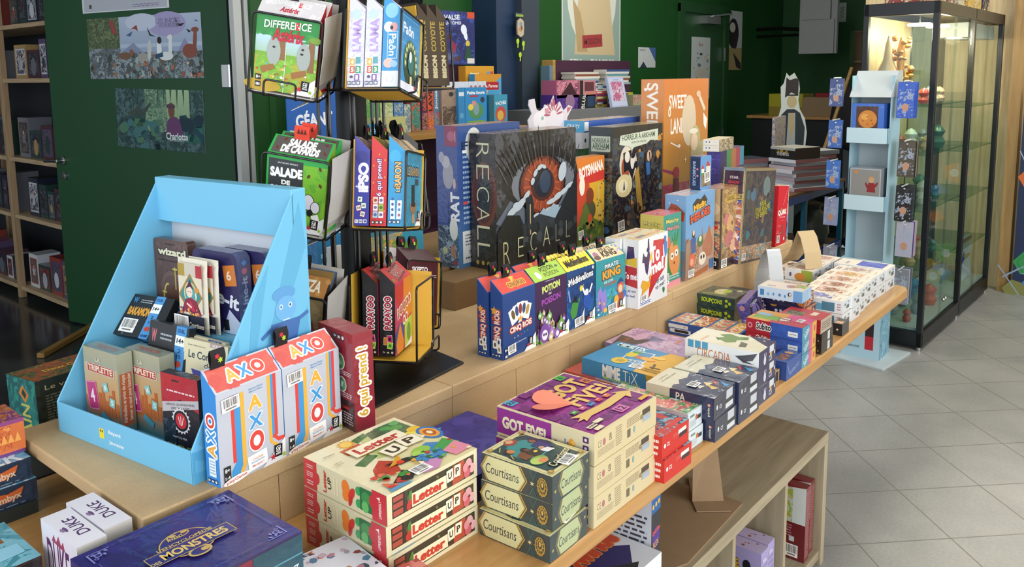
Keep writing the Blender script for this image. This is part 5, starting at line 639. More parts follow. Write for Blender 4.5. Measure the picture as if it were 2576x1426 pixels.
# left edge stacks
ssT = [R(0, 0, 1, 1, '#4f98b8'), N(0, 0, 1, 1, '#5aa2c0', '#4a90b4', '#78b8d0', 12.), O(0), T('SEA SALT', .6, .6, .7, .2, '#dce8ec', -4, bold=.03), T('PAPER', .66, .3, .6, .22, '#dce8ec', -4, bold=.03), P([(0, .3), (.4, .5), (.3, .0), (0, 0)], '#b04a3a')]
ssF = [N(0, 0, 1, 1, '#1d3048', '#243a54', '#1a2a40', 12.), T('ALT', .12, .6, .3, .12, '#c8d4dc', bold=.08), T('PER', .12, .28, .3, .12, '#c8d4dc', bold=.08), P([(.6, .5), (.68, .8), (.78, .68), (.9, .82), (.88, .5), (.8, .3), (.68, .3)], '#c8602c'), T('Bombyx', .76, .42, .24, .07, '#d8c0a8', 4, bold=.04), L(.2, .06, .9, .14, 1, '#7a94ac')]
gbox('card_game_box', 'dark blue fox emblem box with a pale blue lid, upper of two at left edge', (.325, 1.665, BZ+.068), 0, (.233, .095, .042), {'*': '#1e3048', 'T': '#4f98b8'}, {'T': ssT, 'F': ssF}, mat=WRAP)
gbox('card_game_box', 'dark blue box with an orange paper fox, lower of the two at the left edge', (.328, 1.66, BZ+.0255), 0, (.235, .10, .042), {'*': '#1e3048', 'T': '#4f98b8'}, {'T': ssT, 'F': ssF}, mat=WRAP)
gbox('card_game_box', 'flat dark box lying under the two blue fox boxes at the left edge', (.30, 1.655, BZ), 0, (.26, .12, .025), '#26302f', mat=CARD)
gbox('card_game_box', 'orange and purple patterned box on top of the left edge stack', (.33, 1.70, BZ+.118), rad(-1), (.232, .10, .062), {'*': '#c8642c', 'T': '#8a4a8a', 'F': '#cf6a34'}, {'F': [R(0, .88, 1, 1, '#8a3a7a'), N(.0, .1, .9, .85, '#cf6a34', '#e09050', '#b04a2c', 30.), R(.5, .2, .7, .8, '#d8b08a')]+[P([(.72+.05*i, .3), (.745+.05*i, .6), (.77+.05*i, .3)], '#e8a050') for i in range(5)], 'T': [N(0, 0, 1, 1, '#a85a3a', '#7a3a7a', '#c88050', 18.)]}, mat=WRAP)
gbox('card_game_box', 'thin purple and orange box in the middle of the left edge stack', (.328, 1.70, BZ+.1102), 0, (.234, .10, .0076), {'*': '#5a3a8a'}, {'F': [R(0, 0, 1, 1, '#6a3a80')]})
gbox('board_game_box', 'teal and brown box with mug and bear artwork at the left edge', (.215, 1.335, BZ+.03), 0, (.235, .155, .058), {'*': '#2a3a34', 'T': '#4f8a8a', 'F': '#2c1f1c'},
 {'T': [N(0, 0, 1, 1, '#4f98a8', '#7ab8c8', '#3f8a9a', 8.), N(0, .55, .9, .85, '#8a5a30', '#a8743c', '#6a4424', 14.), E(.68, .68, .13, .1, '#8a5a30'), E(.68, .68, .115, .088, '#e0d4b0'), E(.68, .68, .09, .068, '#5a3a24'), E(.68, .68, .08, .06, '#d8d4c8'), C(.3, .86, .5, .14, 7, 6, '#d8c8a0'), P([(.55, .95), (.7, .84), (.75, .97)], '#4a8a9a'), P([(.3, .35), (.6, .5), (.95, .42), (.95, .2), (.5, .15)], '#8fc8dc'), L(.82, .9, .96, .97, 2, '#3a4a40')], 'F': [N(0, 0, 1, 1, '#2c1f1c', '#36261f', '#241a18', 10.), L(.3, .15, .95, .4, 3, '#8a7a70'), B(.3, .5, .06, .16, '#c8c4b8'), B(.65, .72, .24, .06, '#d8d4c8'), B(.9, .82, .2, .05, '#1a1414'), B(.1, .5, .08, .2, '#c8c4b8')]}, mat=WRAP)
gbox('board_game_box', 'red box peeking out under the bear artwork box, bottom left corner', (.25, 1.26, BZ), 0, (.20, .19, .0295), {'*': '#7a1f2c', 'T': '#a8303c'}, {'T': [N(0, 0, 1, 1, '#b03a44', '#8a2430', '#c8686c', 8.), T('M', .6, .12, .2, .12, '#f0e8e8', 0, bold=.1)]}, mat=CARD)
gbox('board_game_box', 'teal and dark box with yellow lettering leaning behind the blue card stand', (.655, 1.88, BZ), rad(4), (.20, .137, .175), {'*': '#1f5a58', 'F': '#22281e', 'S': '#1f6a66', 'T': '#7a4a24'},
 {'F': [N(0, 0, 1, 1, '#22281e', '#2c3226', '#1c2018', 6.), T('Le voyage', .35, .88, .5, .07, '#b8b080', 0, bold=.0), L(.1, .45, .6, .8, 10, '#6a6a54'), E(.3, .25, .09, .08, '#4a3028')], 'S': [N(0, 0, 1, 1, '#237a72', '#1a5a5c', '#2f8a78', 8.), P([(.4, .8), (.55, .92), (.75, .8), (.6, .68)], '#c8803a'), P([(.5, .8), (.57, .87), (.67, .8), (.6, .74)], '#2a3a30'), T('DE CAIN', .6, .2, 1.2, .3, '#c8c060', 90)], 'T': [N(0, 0, 1, 1, '#8a4a2a', '#2f5a34', '#a8602c', 16.), T('Deux Caïns', .5, .5, .5, .1, '#d8c03a', 0, bold=.02)]}, mat=WRAP, rx=rad(-4))
# bottom foreground boxes
gbox('board_game_box', 'white box with coloured maple leaves in front of the cream stack, cut by the photo edge', (.668, .935, BZ), rad(-8), (.135, .14, .052), {'*': '#d0d0d8', 'T': '#d8d8e0'}, {'T': [S(5, 70, .02, .02, .98, .98, .03, .07, ['#8a3a3a', '#b87a8a', '#4f7a9a', '#c8a8b8', '#3a4a5a', '#d0744a', '#9a9aa8'])]})
gbox('board_game_box', 'glossy red box with pale lettering in front of the cream stack, cut by the photo edge', (.735, .85, BZ+.0005), rad(-10), (.10, .075, .056), {'*': '#a8302c', 'T': '#b04038'}, {'T': [N(0, 0, 1, 1, '#b04a44', '#c87068', '#983430', 6.), T('JASPER', .5, .8, .6, .12, '#f0dcd8', 0, bold=.03)]}, mat=WRAP)
# small red pair
rdF = [R(0, 0, 1, 1, '#c0281f'), B(.75, .72, .3, .08, '#d8d4d0'), B(.78, .55, .3, .08, '#3a2a2a'), T('CE', .22, .55, .1, .07, '#e8e0dc'), E(.1, .55, .035, .04, '#e8e0dc'), L(.4, .62, .6, .8, 3, '#d8706a')]
gb = stack(dict(loc=(1.400, .767, BZ), rz=0, dims=(.117, .15, .049), cols={'*': '#c8281f', 'T': '#c02a22'}, arts={'F': rdF, 'S': [L(.7, .1, .95, .9, 3, '#f0e0dc'), E(.6, .5, .05, .06, '#2a5ab0')], 'T': [N(0, 0, 1, 1, '#b82a24', '#1d2a50', '#6aa8b8', 14.), B(.3, .5, .14, .6, '#d8cba8', 20), T('DEVINEZ', .3, .5, .3, .06, '#2a2420', 70, bold=.04), E(.62, .35, .07, .07, '#2a3a70'), B(.7, .1, .5, .1, '#c8281f')]}, mat=CARD), 2, .0495, ['bright red small game box, lower of the pair at the bench edge', 'bright red small box with blue and teal lid, upper of the bench edge pair'], jit={1: (-.003, .004, .8)})
grT = [N(.02, .02, .98, .98, '#3f8a4a', '#d86a6a', '#d8c8a0', 18.), P([(0, .5), (.3, .95), (.7, 1), (.6, .55)], '#c87a80'), P([(.3, .5), (.5, .75), (.7, .6)], '#7a5030'), R(.1, .1, .5, .16, '#a8342c'), B(.85, .3, .1, .3, '#d8dce0')]
stack(dict(loc=(1.562, .797, BZ), rz=rad(-1), dims=(.066, .21, .042), cols={'*': '#cfd8dc', 'T': '#c8ccc4'}, arts={'T': grT, 'F': [L(.1, .15, .6, .5, 4, '#8a989c'), B(.8, .5, .25, .14, '#3a4448'), E(.6, .55, .08, .1, '#c86a2c'), B(.3, .75, .3, .08, '#6a8a80')]}, mat=WRAP), 2, .0428, ['pale box with a garden picture lid, lower of the pair beside the red boxes', 'pale box with a garden picture lid, upper of the pair beside the red boxes'], jit={1: (.0, .002, 1)})
# navy boxes with cream ends, two stacks of two, and the white stack
npT = [R(0, 0, 1, 1, '#232b4a'), N(.0, .0, 1, .66, '#232a48', '#323a54', '#1c2340', 10.), P([(0, .62), (.2, .66), (.3, .6), (.5, .68), (.7, .62), (1, .68), (1, 1), (0, 1)], '#cfc8ac'), T('ESPÈCE', .45, .9, .35, .06, '#8a8468'), T("D'HUMAIN MINE", .5, .83, .6, .05, '#8a8468'), P([(.4, .16), (.6, .3), (.55, .1)], '#d8a84a'), P([(.5, .26), (.66, .36), (.72, .24)], '#e0c88a'), P([(.62, .16), (.86, .3), (.84, .22)], '#c83a2c'), P([(.7, .06), (.9, .2), (.82, .02)], '#3a90c8'), P([(.3, .3), (.45, .42), (.48, .28)], '#d8d0c0')]
npF = [R(0, 0, 1, 1, '#2a2f42'), B(.72, .7, .3, .22, '#b8bcc4'), B(.74, .4, .36, .13, '#1a1c24'), B(.72, .25, .36, .1, '#c8ccd0'), T('CE', .3, .45, .1, .08, '#d0d0d8'), E(.14, .5, .035, .05, '#d0d0d8'), L(.1, .1, .5, .3, 3, '#565c74')]
npS = [R(0, 0, .36, 1, '#d0caae'), R(.36, 0, 1, 1, '#232b4e'), T('PA', .52, .72, .14, .11, '#d8d4c0', 0, bold=.02), T('ME', .6, .35, .14, .11, '#d8d4c0', 0, bold=.02), E(.93, .65, .02, .02, '#e0a080'), T('pixie', .93, .35, .12, .04, '#d8d4c0', 90)]
sn = dict(rz=rad(1.2), dims=(.119, .17, .0525), cols={'*': '#262b42', 'T': '#232b4a'}, arts={'T': npT, 'F': npF, 'S': npS}, mat=WRAP)
o1 = stack(dict(loc=(1.636, .77, BZ), **sn, sticker=('T', .4, .42, .28, .2, 0)), 2, .0535, ['navy box with a cream end, lower of the left pair beside the garden boxes', 'navy box with a cream end and folded paper birds, upper of the left pair'], jit={1: (-.008, 0, .8)})
o = dup(o1[0], (1.757, .769, BZ), (0, 0, 0), 'navy box with a cream end, lower of the right pair against the white and purple stack'); o = dup(o1[0], (1.752, .767, BZ+.0535), (0, 0, rad(.8)), 'navy box with a cream end and folded paper birds, upper of the right pair')
ccT = [R(.02, .02, .98, .98, '#dcd4b8'), P([(.05, .95), (.95, .98), (.95, .3), (.7, .25), (.05, .6)], '#e4dcc2'), T('CIRCADIA', .3, .8, .4, .08, '#d8904a', 0, bold=.02), P([(.25, .5), (.45, .68), (.6, .6), (.72, .7), (.9, .6), (.8, .45), (.9, .35), (.7, .3), (.55, .42), (.4, .4)], '#6a8a4a'), E(.78, .35, .1, .06, '#4f7a3a'), P([(.3, .62), (.5, .7), (.45, .6)], '#3f6a34'), P([(.15, .3), (.5, .35), (.45, .25), (.2, .22)], '#5a5a50'), P([(.5, .0), (1, .35), (1, 0)], '#2a2450'), Z(.85, .12, .05, '#e0d8c0', 7, .3)]
ccS = [R(0, 0, 1, 1, '#e8eae8'), B(.08, .78, .08, .1, '#4a9ac0'), B(.18, .78, .08, .1, '#4a9ac0'), B(.28, .78, .08, .1, '#4a9ac0'), T('CIRCADIA', .4, .38, .46, .12, '#c8743c', 0, bold=.0), P([(.7, .6), (.8, .7), (.98, .95), (.92, .5), (.8, .35)], '#4a4a54'), P([(.68, .62), (.84, .4), (.95, .3), (.8, .3)], '#3a3a44')]
ccF = [R(0, 0, 1, 1, '#2a2650'), B(.75, .78, .26, .16, '#c8ccd0'), B(.7, .5, .1, .1, '#d0a050'), E(.35, .35, .07, .1, '#c8c8d0'), B(.32, .6, .03, .14, '#c8c8d0', 10), B(.4, .6, .03, .14, '#c8c8d0', -10), T('CCA', .68, .3, .18, .12, '#d0d0d8'), E(.92, .5, .03, .05, '#d0d0d8')]
stack(dict(loc=(1.890, .776, BZ), rz=rad(.8), dims=(.112, .198, .0465), cols={'*': '#2a2650', 'T': '#dcd4b8', 'S': '#e4e6e4'}, arts={'T': ccT, 'F': ccF, 'S': ccS}, mat=WRAP), 3, .0475, ['white ended box with purple side, lowest of the stack with orange capital lettering', 'white ended box with purple side, middle of the stack with orange capital lettering', 'white and cream box with green beast lid and orange capitals, topmost of its stack'], jit={1: (0, .001, .3), 2: (-.012, -.003, .4)})
# blue and yellow mime box on a glossy pale one, pink one behind
miT = [O(3), R(0, 0, 1, 1, '#3a86b0'), P([(.72, 0), (.62, .5), (.74, 1), (1, 1), (1, 0)], '#d8a32c'), T('MIMETIX', .26, .9, .4, .1, '#eef0ea', 0, bold=.04), L(.08, .8, .45, .83, 1, '#c8d84a'), B(.5, .55, .3, .4, '#e0e4e0', 8), B(.5, .55, .27, .37, '#4a8ab0', 8), E(.4, .6, .07, .09, '#d8c03a'), E(.42, .72, .06, .03, '#5a9a3a', 20), E(.52, .56, .05, .05, '#c86a3a'), T('MIMETIX', .56, .38, .2, .06, '#e8e8e0', 8, bold=.03), E(.4, .26, .1, .1, '#e0b83a'), L(.36, .2, .46, .32, 3, '#5a5a2a'), E(.64, .56, .1, .06, '#e0a03a'), E(.72, .7, .09, .05, '#e8b84a'), C(.66, .2, .16, .13, 2, 8), B(.82, .35, .03, .16, '#5a4a2a', 20), B(.86, .3, .14, .02, '#5a4a2a', 0), L(.76, .1, .97, .24, 2, '#8a6a2a')]
miS = [R(0, 0, 1, 1, '#3581ac'), P([(.92, 0), (.88, 1), (1, 1), (1, 0)], '#d8a32c'), T('MIME', .42, .55, .24, .14, '#f0f0ea', 0, bold=.08), T('TiX', .68, .55, .2, .13, '#f0f0ea', 0, bold=-.01), T('MIMEZ À VOUS EN FENDRE LA POIRE !', .56, .14, .5, .04, '#c8e03a', 0, bold=.02)]
gbox('board_game_box', 'glossy pale pink and white box lying under the blue and yellow mime box', (1.70, .985, BZ), rad(-2), (.19, .255, .042), {'*': '#b86a6a', 'T': '#b08a90', 'S': '#b04a44'}, {'T': [P([(0, .6), (.5, .9), (.4, 1), (0, 1)], '#b84a44'), R(0, 0, 1, .4, '#c8c0cc'), E(.3, .2, .1, .1, '#d8dce0')]}, mat=WRAP)
gbox('board_game_box', 'blue and yellow box with white lettering lying flat, largest of the middle bench', (1.712, .968, BZ+.0425), rad(-2), (.172, .222, .042), {'*': '#3a86b0', 'F': '#c8982c'}, {'T': miT, 'S': miS, 'F': [R(0, 0, 1, 1, '#cf9f2e'), L(.1, .3, .8, .7, 2, '#e8d08a')]}, mat=CARD)
gbox('board_game_box', 'pink and grey box with a dark cloud lid lying behind the mime box', (1.905, 1.0, BZ), 0, (.17, .24, .068), {'*': '#8a7a9a', 'T': '#b08aa8'}, {'T': [N(0, 0, 1, 1, '#b08aac', '#c8a8c0', '#9a78a0', 9.), P([(.0, .9), (.5, .98), (.45, .72), (.7, .55), (.3, .62), (.1, .7)], '#3a3236'), T('ALL IN', .26, .84, .35, .09, '#a0522c', 0, bold=.04), P([(.45, .6), (.75, .66), (.7, .45)], '#5a5a80'), E(.75, .3, .1, .03, '#d07a4a'), E(.6, .75, .2, .1, '#c8a0b8')]}, mat=WRAP)
gbox('board_game_box', 'blue sided box with a comic strip lid lying against the riser', (2.276, .998, BZ), rad(1.5), (.12, .24, .042), {'*': '#2a4f94', 'T': '#c8b8a0'},
 {'T': [R(0, 0, 1, 1, '#2f6090'), N(.03, .03, .97, .2, '#d8a83a', '#c8602c', '#e8e0d0', 26.), N(.03, .23, .97, .45, '#c86a4a', '#d8b890', '#5a9a90', 30.), N(.03, .48, .97, .7, '#d8d0c0', '#a83a34', '#c8a83a', 30.), N(.03, .73, .97, .97, '#d8c8b0', '#c87a5a', '#8a9aa8', 30.)], 'S': [B(.15, .7, .28, .05, '#d8dce0'), B(.18, .35, .3, .05, '#d8dce0'), B(.2, .35, .2, .035, '#222'), E(.24, .72, .012, .012, '#c8a03a'), L(.4, .4, .9, .8, 2, '#3f62a4')]}, mat=CARD)
spT = [N(0, 0, 1, 1, '#4a5448', '#5a6456', '#3a443c', 14.), E(.55, .45, .28, .2, '#d0c89a'), E(.62, .35, .2, .12, '#a0b83a'), E(.5, .5, .12, .1, '#c8b888'), T('SOUPÇONS', .2, .5, .7, .12, '#b8cc2a', -80, bold=.04), E(.85, .15, .12, .08, '#b8a888')]
spS = [R(0, 0, 1, 1, '#26403c')]+[R(.1+.1*i, .5*(i % 2), .2+.1*i, .5+.5*(i % 2), '#2f4f4a') for i in range(9)]+[T('SOUPÇONS', .5, .52, .46, .11, '#c2dc2a', -2, bold=.07), P([(.09, .3), (.12, .85), (.17, .8), (.19, .2)], '#a8c82a'), E(.82, .7, .032, .034, '#c2dc2a'), E(.89, .5, .032, .034, '#c2dc2a'), E(.82, .28, .032, .034, '#c2dc2a')]
stack(dict(loc=(2.500, 1.118, BZ), rz=rad(1.5), dims=(.12, .162, .0405), cols={'*': '#26403c', 'T': '#4a5448'}, arts={'T': spT, 'S': spS}, mat=WRAP), 2, .0415, ['dark green checked box with lime lettering, lower of the pair against the riser', 'dark green checked box with lime lettering, upper of the pair against the riser'], jit={1: (.0, -.001, .4)})
# leaning violet box
cv = pnp_loc = (2.41, 1.075, BZ+.004)
gbox('card_game_box', 'small violet box with an arch and a witch hat, leaning against the dark green pair', (2.405, 1.005, BZ+.006), rad(2), (.108, .03, .108), {'*': '#3a3280', 'F': '#4a4276', 'T': '#6a5a8a', 'S': '#3f48a0'}, {'F': [N(0, 0, 1, 1, '#4a4276', '#5f5a90', '#3a3a64', 18.), E(.5, .5, .36, .42, '#2f2f40'), E(.5, .44, .26, .34, '#7a6aa8'), R(.24, .0, .76, .4, '#7a6aa8'), P([(.52, .15), (.6, .75), (.7, .15)], '#2a2640'), P([(.3, .1), (.5, .6), (.5, .1)], '#6a4a44'), T('COVENIA', .5, .8, .5, .09, '#c8c4d8', 0, bold=.02), R(0, 0, 1, .14, '#8a8898')], 'S': [N(0, 0, 1, 1, '#4046a0', '#5a5ac0', '#3a3484', 30.), T('COVENIA', .4, .3, 1.4, .45, '#c8ccec', 90, bold=.04), E(.5, .85, .3, .3, '#b88a98')], 'T': [R(0, 0, 1, 1, '#6f6090')]}, mat=WRAP, ry=rad(-12), rx=rad(-14))
# subito stack and neighbours
sbT = [R(0, 0, 1, 1, '#b03a4a'), R(.0, .6, .45, 1, '#c8953a'), R(.2, .5, .6, .95, '#6a9a3a'), R(.45, .0, 1, .45, '#c84a7a'), R(.6, .45, 1, 1, '#c8882c'), R(.5, .7, .75, .95, '#7fa0b8'), B(.45, .42, .34, .3, '#3a1a20', 10), B(.45, .42, .3, .26, '#d8c8b8', 10), T('Subito', .45, .42, .26, .12, '#5a2026', 80, bold=.05), C(.6, .18, .3, .18, 4, 0)]
sbS = [R(0, 0, .44, 1, '#b02030'), R(.44, 0, 1, 1, '#2f56a8'), N(.46, .05, 1, .95, '#2f56a8', '#3a62b8', '#2f56a8', 60.), E(.07, .5, .045, .05, '#e0a0a8'), E(.07, .5, .025, .028, '#b02030'), T('Subito', .32, .55, .26, .11, '#f0eee8', 0, out='#f0eee8', bold=.08, ow=.1), T('Subito', .32, .55, .26, .11, '#1c1a1c', 0, bold=.04), B(.84, .4, .17, .09, '#e8e8e4'), L(.78, .35, .9, .45, 1, '#2a3a6a')]
sbF = [R(0, 0, .5, 1, '#3f8aa0'), P([(.5, 0), (.5, 1), (.7, 1), (.7, 0)], '#c85a84'), P([(.7, 0), (.7, 1), (1, 1), (1, 0)], '#d0a03a'), T('Subito', .3, .5, .36, .2, '#c8d8dc', 35, bold=.02), E(.86, .5, .06, .09, '#c84a5a')]
stack(dict(loc=(2.212, .787, BZ), rz=rad(-1), dims=(.104, .165, .0395), cols={'*': '#b02a3a'}, arts={'T': sbT, 'S': sbS, 'F': sbF}, mat=WRAP), 3, .0405, ['red, blue and pink card box, lowest of its stack of three', 'red, blue and pink card box, middle of its stack of three', 'red, blue and pink card box with a patchwork lid, topmost of its stack of three'], jit={1: (0, 0, .5), 2: (-.008, -.002, -.5)})
gbox('card_game_box', 'small royal blue box with a grill picture in front of the patchwork stack', (2.098, .786, BZ), 0, (.108, .05, .052), {'*': '#23488e', 'T': '#2a4a8a'}, {'T': [N(.1, .2, .6, .8, '#7a5a40', '#c8804a', '#3a2c24', 40.), E(.75, .5, .08, .12, '#d09a4a')], 'F': [T('BARBECUES', .55, .4, .6, .1, '#7a8ab0', 10), P([(.05, .8), (.2, .2), (.24, .2), (.1, .8)], '#5a80c0')]}, mat=WRAP)
gbox('card_game_box', 'tan edged small box at the bench edge before the royal blue box', (2.02, .80, BZ), rad(2), (.07, .10, .034), {'*': '#b08a50', 'T': '#8a5a3a', 'F': '#b8945a'}, {'F': [R(.6, .1, .9, .9, '#3a3028')], 'T': [N(0, 0, 1, 1, '#8a5a3a', '#c8a070', '#5a3a2c', 30.)]})
tnA = {'T': [N(.1, .1, .9, .9, '#c8a080', '#8a5a4a', '#3a2c28', 40.), E(.5, .5, .2, .2, '#b8504a')], 'F': [N(0, 0, 1, 1, '#2e2c2a', '#3a3836', '#242220', 40.), B(.62, .5, .2, .26, '#c8c8c4')], 'S': [N(0, 0, 1, 1, '#2a2420', '#3a302a', '#1c1816', 40.), E(.9, .3, .02, .02, '#d8b070')]}
a_ = tin('game_tin', 'black tin box, lower of the pair under the red ghost box', (2.365, .785, BZ), 0, (.10, .10, .031), {'*': '#2a2826', 'F': '#2e2c2a'}, tnA)
dup(a_, (2.362, .784, BZ+.0315), (0, 0, rad(.6)), 'black tin box, upper of the pair under the red ghost box')
gbox('card_game_box', 'red card box with a little white ghost and cream title cloud, on the black tins', (2.355, .786, BZ+.0635), rad(-.5), (.092, .125, .042), {'*': '#a82028', 'F': '#a89a88', 'T': '#a8303a'}, {'S': [T('CLAIM', .12, .75, .12, .06, '#2a1820', 0, bold=.04), E(.42, .42, .2, .08, '#e0d4b0'), T('Claim', .42, .42, .3, .07, '#5a4a5a', 0), E(.8, .4, .07, .09, '#d8c8dc'), E(.8, .55, .045, .05, '#d8c8dc'), E(.78, .56, .01, .015, '#222'), E(.82, .56, .01, .015, '#222')], 'T': [R(.04, .04, .96, .96, '#a8303a'), N(.1, .5, .6, .9, '#4a4a34', '#8a7a4a', '#2a2824', 40.), B(.6, .3, .4, .2, '#d0b8a0')], 'F': [L(.1, .2, .9, .8, 4, '#5a5048')]}, mat=CARD)
gbox('card_game_box', 'small black card box standing alone by the white boxes', (2.575, .793, BZ), 0, (.066, .03, .038), {'*': '#1c1c1e', 'F': '#4a4846', 'T': '#4a4440'}, {'S': [E(.5, .5, .1, .1, '#d8d8d8')], 'T': [R(.1, .1, .5, .9, '#c89a78')]})
# navy pair with pale blue box on top, dark case behind
nvS = [R(0, 0, 1, 1, '#1c1c4a'), T('rrr', .1, .5, .22, .06, '#e8d0d0', 90, bold=.08), E(.3, .96, .08, .05, '#e0a82c'), E(.36, .45, .035, .035, '#e8e8f0'), B(.46, .45, .05, .07, '#e8e8f0'), E(.56, .45, .03, .03, '#e8e8f0'), P([(.86, 1), (.82, .5), (.9, .2), (1, .1), (1, 1)], '#d0742c'), E(.78, .3, .005, .005, '#fff')]
q_ = stack(dict(loc=(2.54, .896, BZ+.0), rz=rad(1), dims=(.10, .15, .039), cols={'*': '#1d1d48', 'T': '#2a2a50', 'F': '#c87030'}, arts={'S': nvS, 'F': [N(0, 0, 1, 1, '#c87030', '#2a2a50', '#e0a050', 20.)]}, mat=WRAP), 3, .04, ['navy box with an orange planet, lowest of its stack of three', 'navy box with an orange planet, middle of its stack of three', 'navy box with an orange planet, topmost of its stack under the pale blue box'], jit={1: (0, 0, 0), 2: (-.01, .004, 1)})
gbox('card_game_box', 'pale blue and white box with a penguin, topmost on the navy boxes', (2.445, .875, BZ+.1205), rad(1.7), (.085, .14, .036), {'*': '#a8c4dc', 'S': '#c4d8e8', 'T': '#d8d0c0', 'F': '#90b4d0'}, {'S': [R(.8, 0, 1, 1, '#6aa0d0'), B(.1, .5, .09, .14, '#3a80b8'), E(.24, .4, .03, .04, '#7ab0d8'), B(.36, .45, .03, .06, '#3a80b8'), B(.5, .45, .05, .06, '#3a80b8'), B(.62, .4, .03, .06, '#3a80b8'), E(.72, .6, .04, .05, '#22304a'), E(.73, .62, .02, .03, '#f0e8d0'), E(.73, .45, .02, .02, '#e0b03a')], 'T': [R(.04, .04, .96, .96, '#e0d8ca'), T('Flash', .3, .75, .3, .14, '#7a5a9a', -85, bold=.04), E(.55, .35, .22, .18, '#9a8ab0'), E(.55, .35, .15, .12, '#c88a70'), N(.5, .05, .95, .3, '#8ab04a', '#c86a4a', '#d8d0c0', 40.)]}, mat=WRAP)
gbox('accessory_case', 'plain dark grey case lying between the violet box and the navy boxes', (2.62, 1.10, BZ), rad(2), (.15, .14, .05), '#34322f', cat='case')
# many white boxes of the investigation series
def wart(seed):
    r = random.Random(seed); pal = r.choice([['#c8783a', '#b8a83a', '#8a5a3a'], ['#8a7a84', '#c8907a', '#5a4a54'], ['#b85a4a', '#8a7a4a', '#c8b090'], ['#a84a34', '#6a5a3a', '#d8a080'], ['#4a5aa8', '#8a90c0', '#c8c0b8']])
    return [R(.03, .03, .97, .97, '#e4dac8'), N(.12, .2, .88, .8, '#dccdb6', pal[0], '#e6dcc8', 22.+seed), E(.5, .5, .26, .3, pal[1]), N(.32, .35, .68, .65, pal[1], pal[0], '#d8c8b0', 40.), B(.3, .1, .4, .05, '#c8a890'), L(.1, .86, .6, .95, 2, pal[2])]
wF = [R(0, 0, 1, 1, '#c8ccce'), B(.7, .35, .3, .14, '#5a6468'), B(.35, .6, .22, .1, '#7a8488'), B(.75, .7, .2, .08, '#8a9498'), E(.5, .35, .04, .05, '#a88a4a')]
wS = [R(0, 0, 1, 1, '#e6e8ea'), P([(.3, .1), (.3, .75), (.6, .6), (.62, .1)], '#6ab0cc'), P([(.6, .1), (.6, .8), (.85, .8), (.85, .1)], '#4f8098'), L(.9, .2, .97, .8, 3, '#a8788a')]
wi = 0
spots = []
for lv in (0, 1):
    for (x, y) in ((2.668, .824), (2.752, .819), (2.838, .827), (2.926, .834), (3.015, .838), (3.104, .835), (3.205, .834)):
        spots.append((x, y, lv))
for (x, y, lv) in ((3.012, 1.043, 0), (3.012, 1.043, 1), (3.12, 1.04, 0), (3.12, 1.04, 1), (3.225, 1.04, 0), (3.222, 1.038, 1), (3.01, 1.118+.05, 0), (3.115, 1.118+.05, 0), (3.22, 1.118+.05, 0), (2.90, 1.05, 0)): spots.append((x, y, lv))
protos = {}
for i, (x, y, lv) in enumerate(spots):
    big = x > 3.19 and y < 1; W_ = .195 if big else (.12 if y > 1.1 else (.13 if y > 1 else .165)); L2 = .108 if big else (.10 if y > 1 else .086); W_ = .105 if (y > 1 and y < 1.1) else W_; W_ = .075 if y > 1.1 else W_
    h_ = .042; art = wart(i+3)
    if big and lv: art = [R(.03, .03, .97, .97, '#e4dac8'), N(.1, .1, .9, .6, '#3f52b0', '#5a6ac0', '#3a489a', 10.), T('EXIT', .4, .8, .4, .1, '#4a5ab0', 0, bold=.03)]
    Sx = wS if not (big and lv) else [R(0, 0, 1, 1, '#e6e8ea'), E(.6, .3, .16, .12, '#3a4ab0'), E(.28, .7, .05, .05, '#3a3a4a'), L(.85, .1, .92, .8, 3, '#4a5ab0')]
    if (x, lv) == (3.012, 1): Sx = [R(0, 0, 1, 1, '#e6e8ea'), R(.6, 0, 1, 1, '#9aa83a'), E(.55, .35, .2, .15, '#d0883a'), B(.2, .5, .08, .14, '#6a5a80')]; 
    row = 'nearest' if lv == 0 else 'upper'
    o = gbox('card_game_box', 'white investigation card box in the rows at the far end of the bench', (x, y, BZ+(h_+.0015)*lv), rad(((i*37) % 5-2)*.4), (L2, W_, h_), {'*': '#d8dadc', 'T': '#e0d8c8'}, {'T': art, 'F': wF, 'S': Sx}, group='white investigation boxes in rows at the far end of the bench')
    if big and lv: o['label'] = 'white box with a royal blue picture lid, last at the far bench end'; del o['group']
    elif (x, lv) == (3.012, 1): o['label'] = 'white box with an orange vehicle and green end in the second row, under the folded leaflet'; del o['group']
    elif (x, lv) == (2.668, 1): o['label'] = 'white box with a pale blue side, topmost and nearest to the red ghost box'; del o['group']
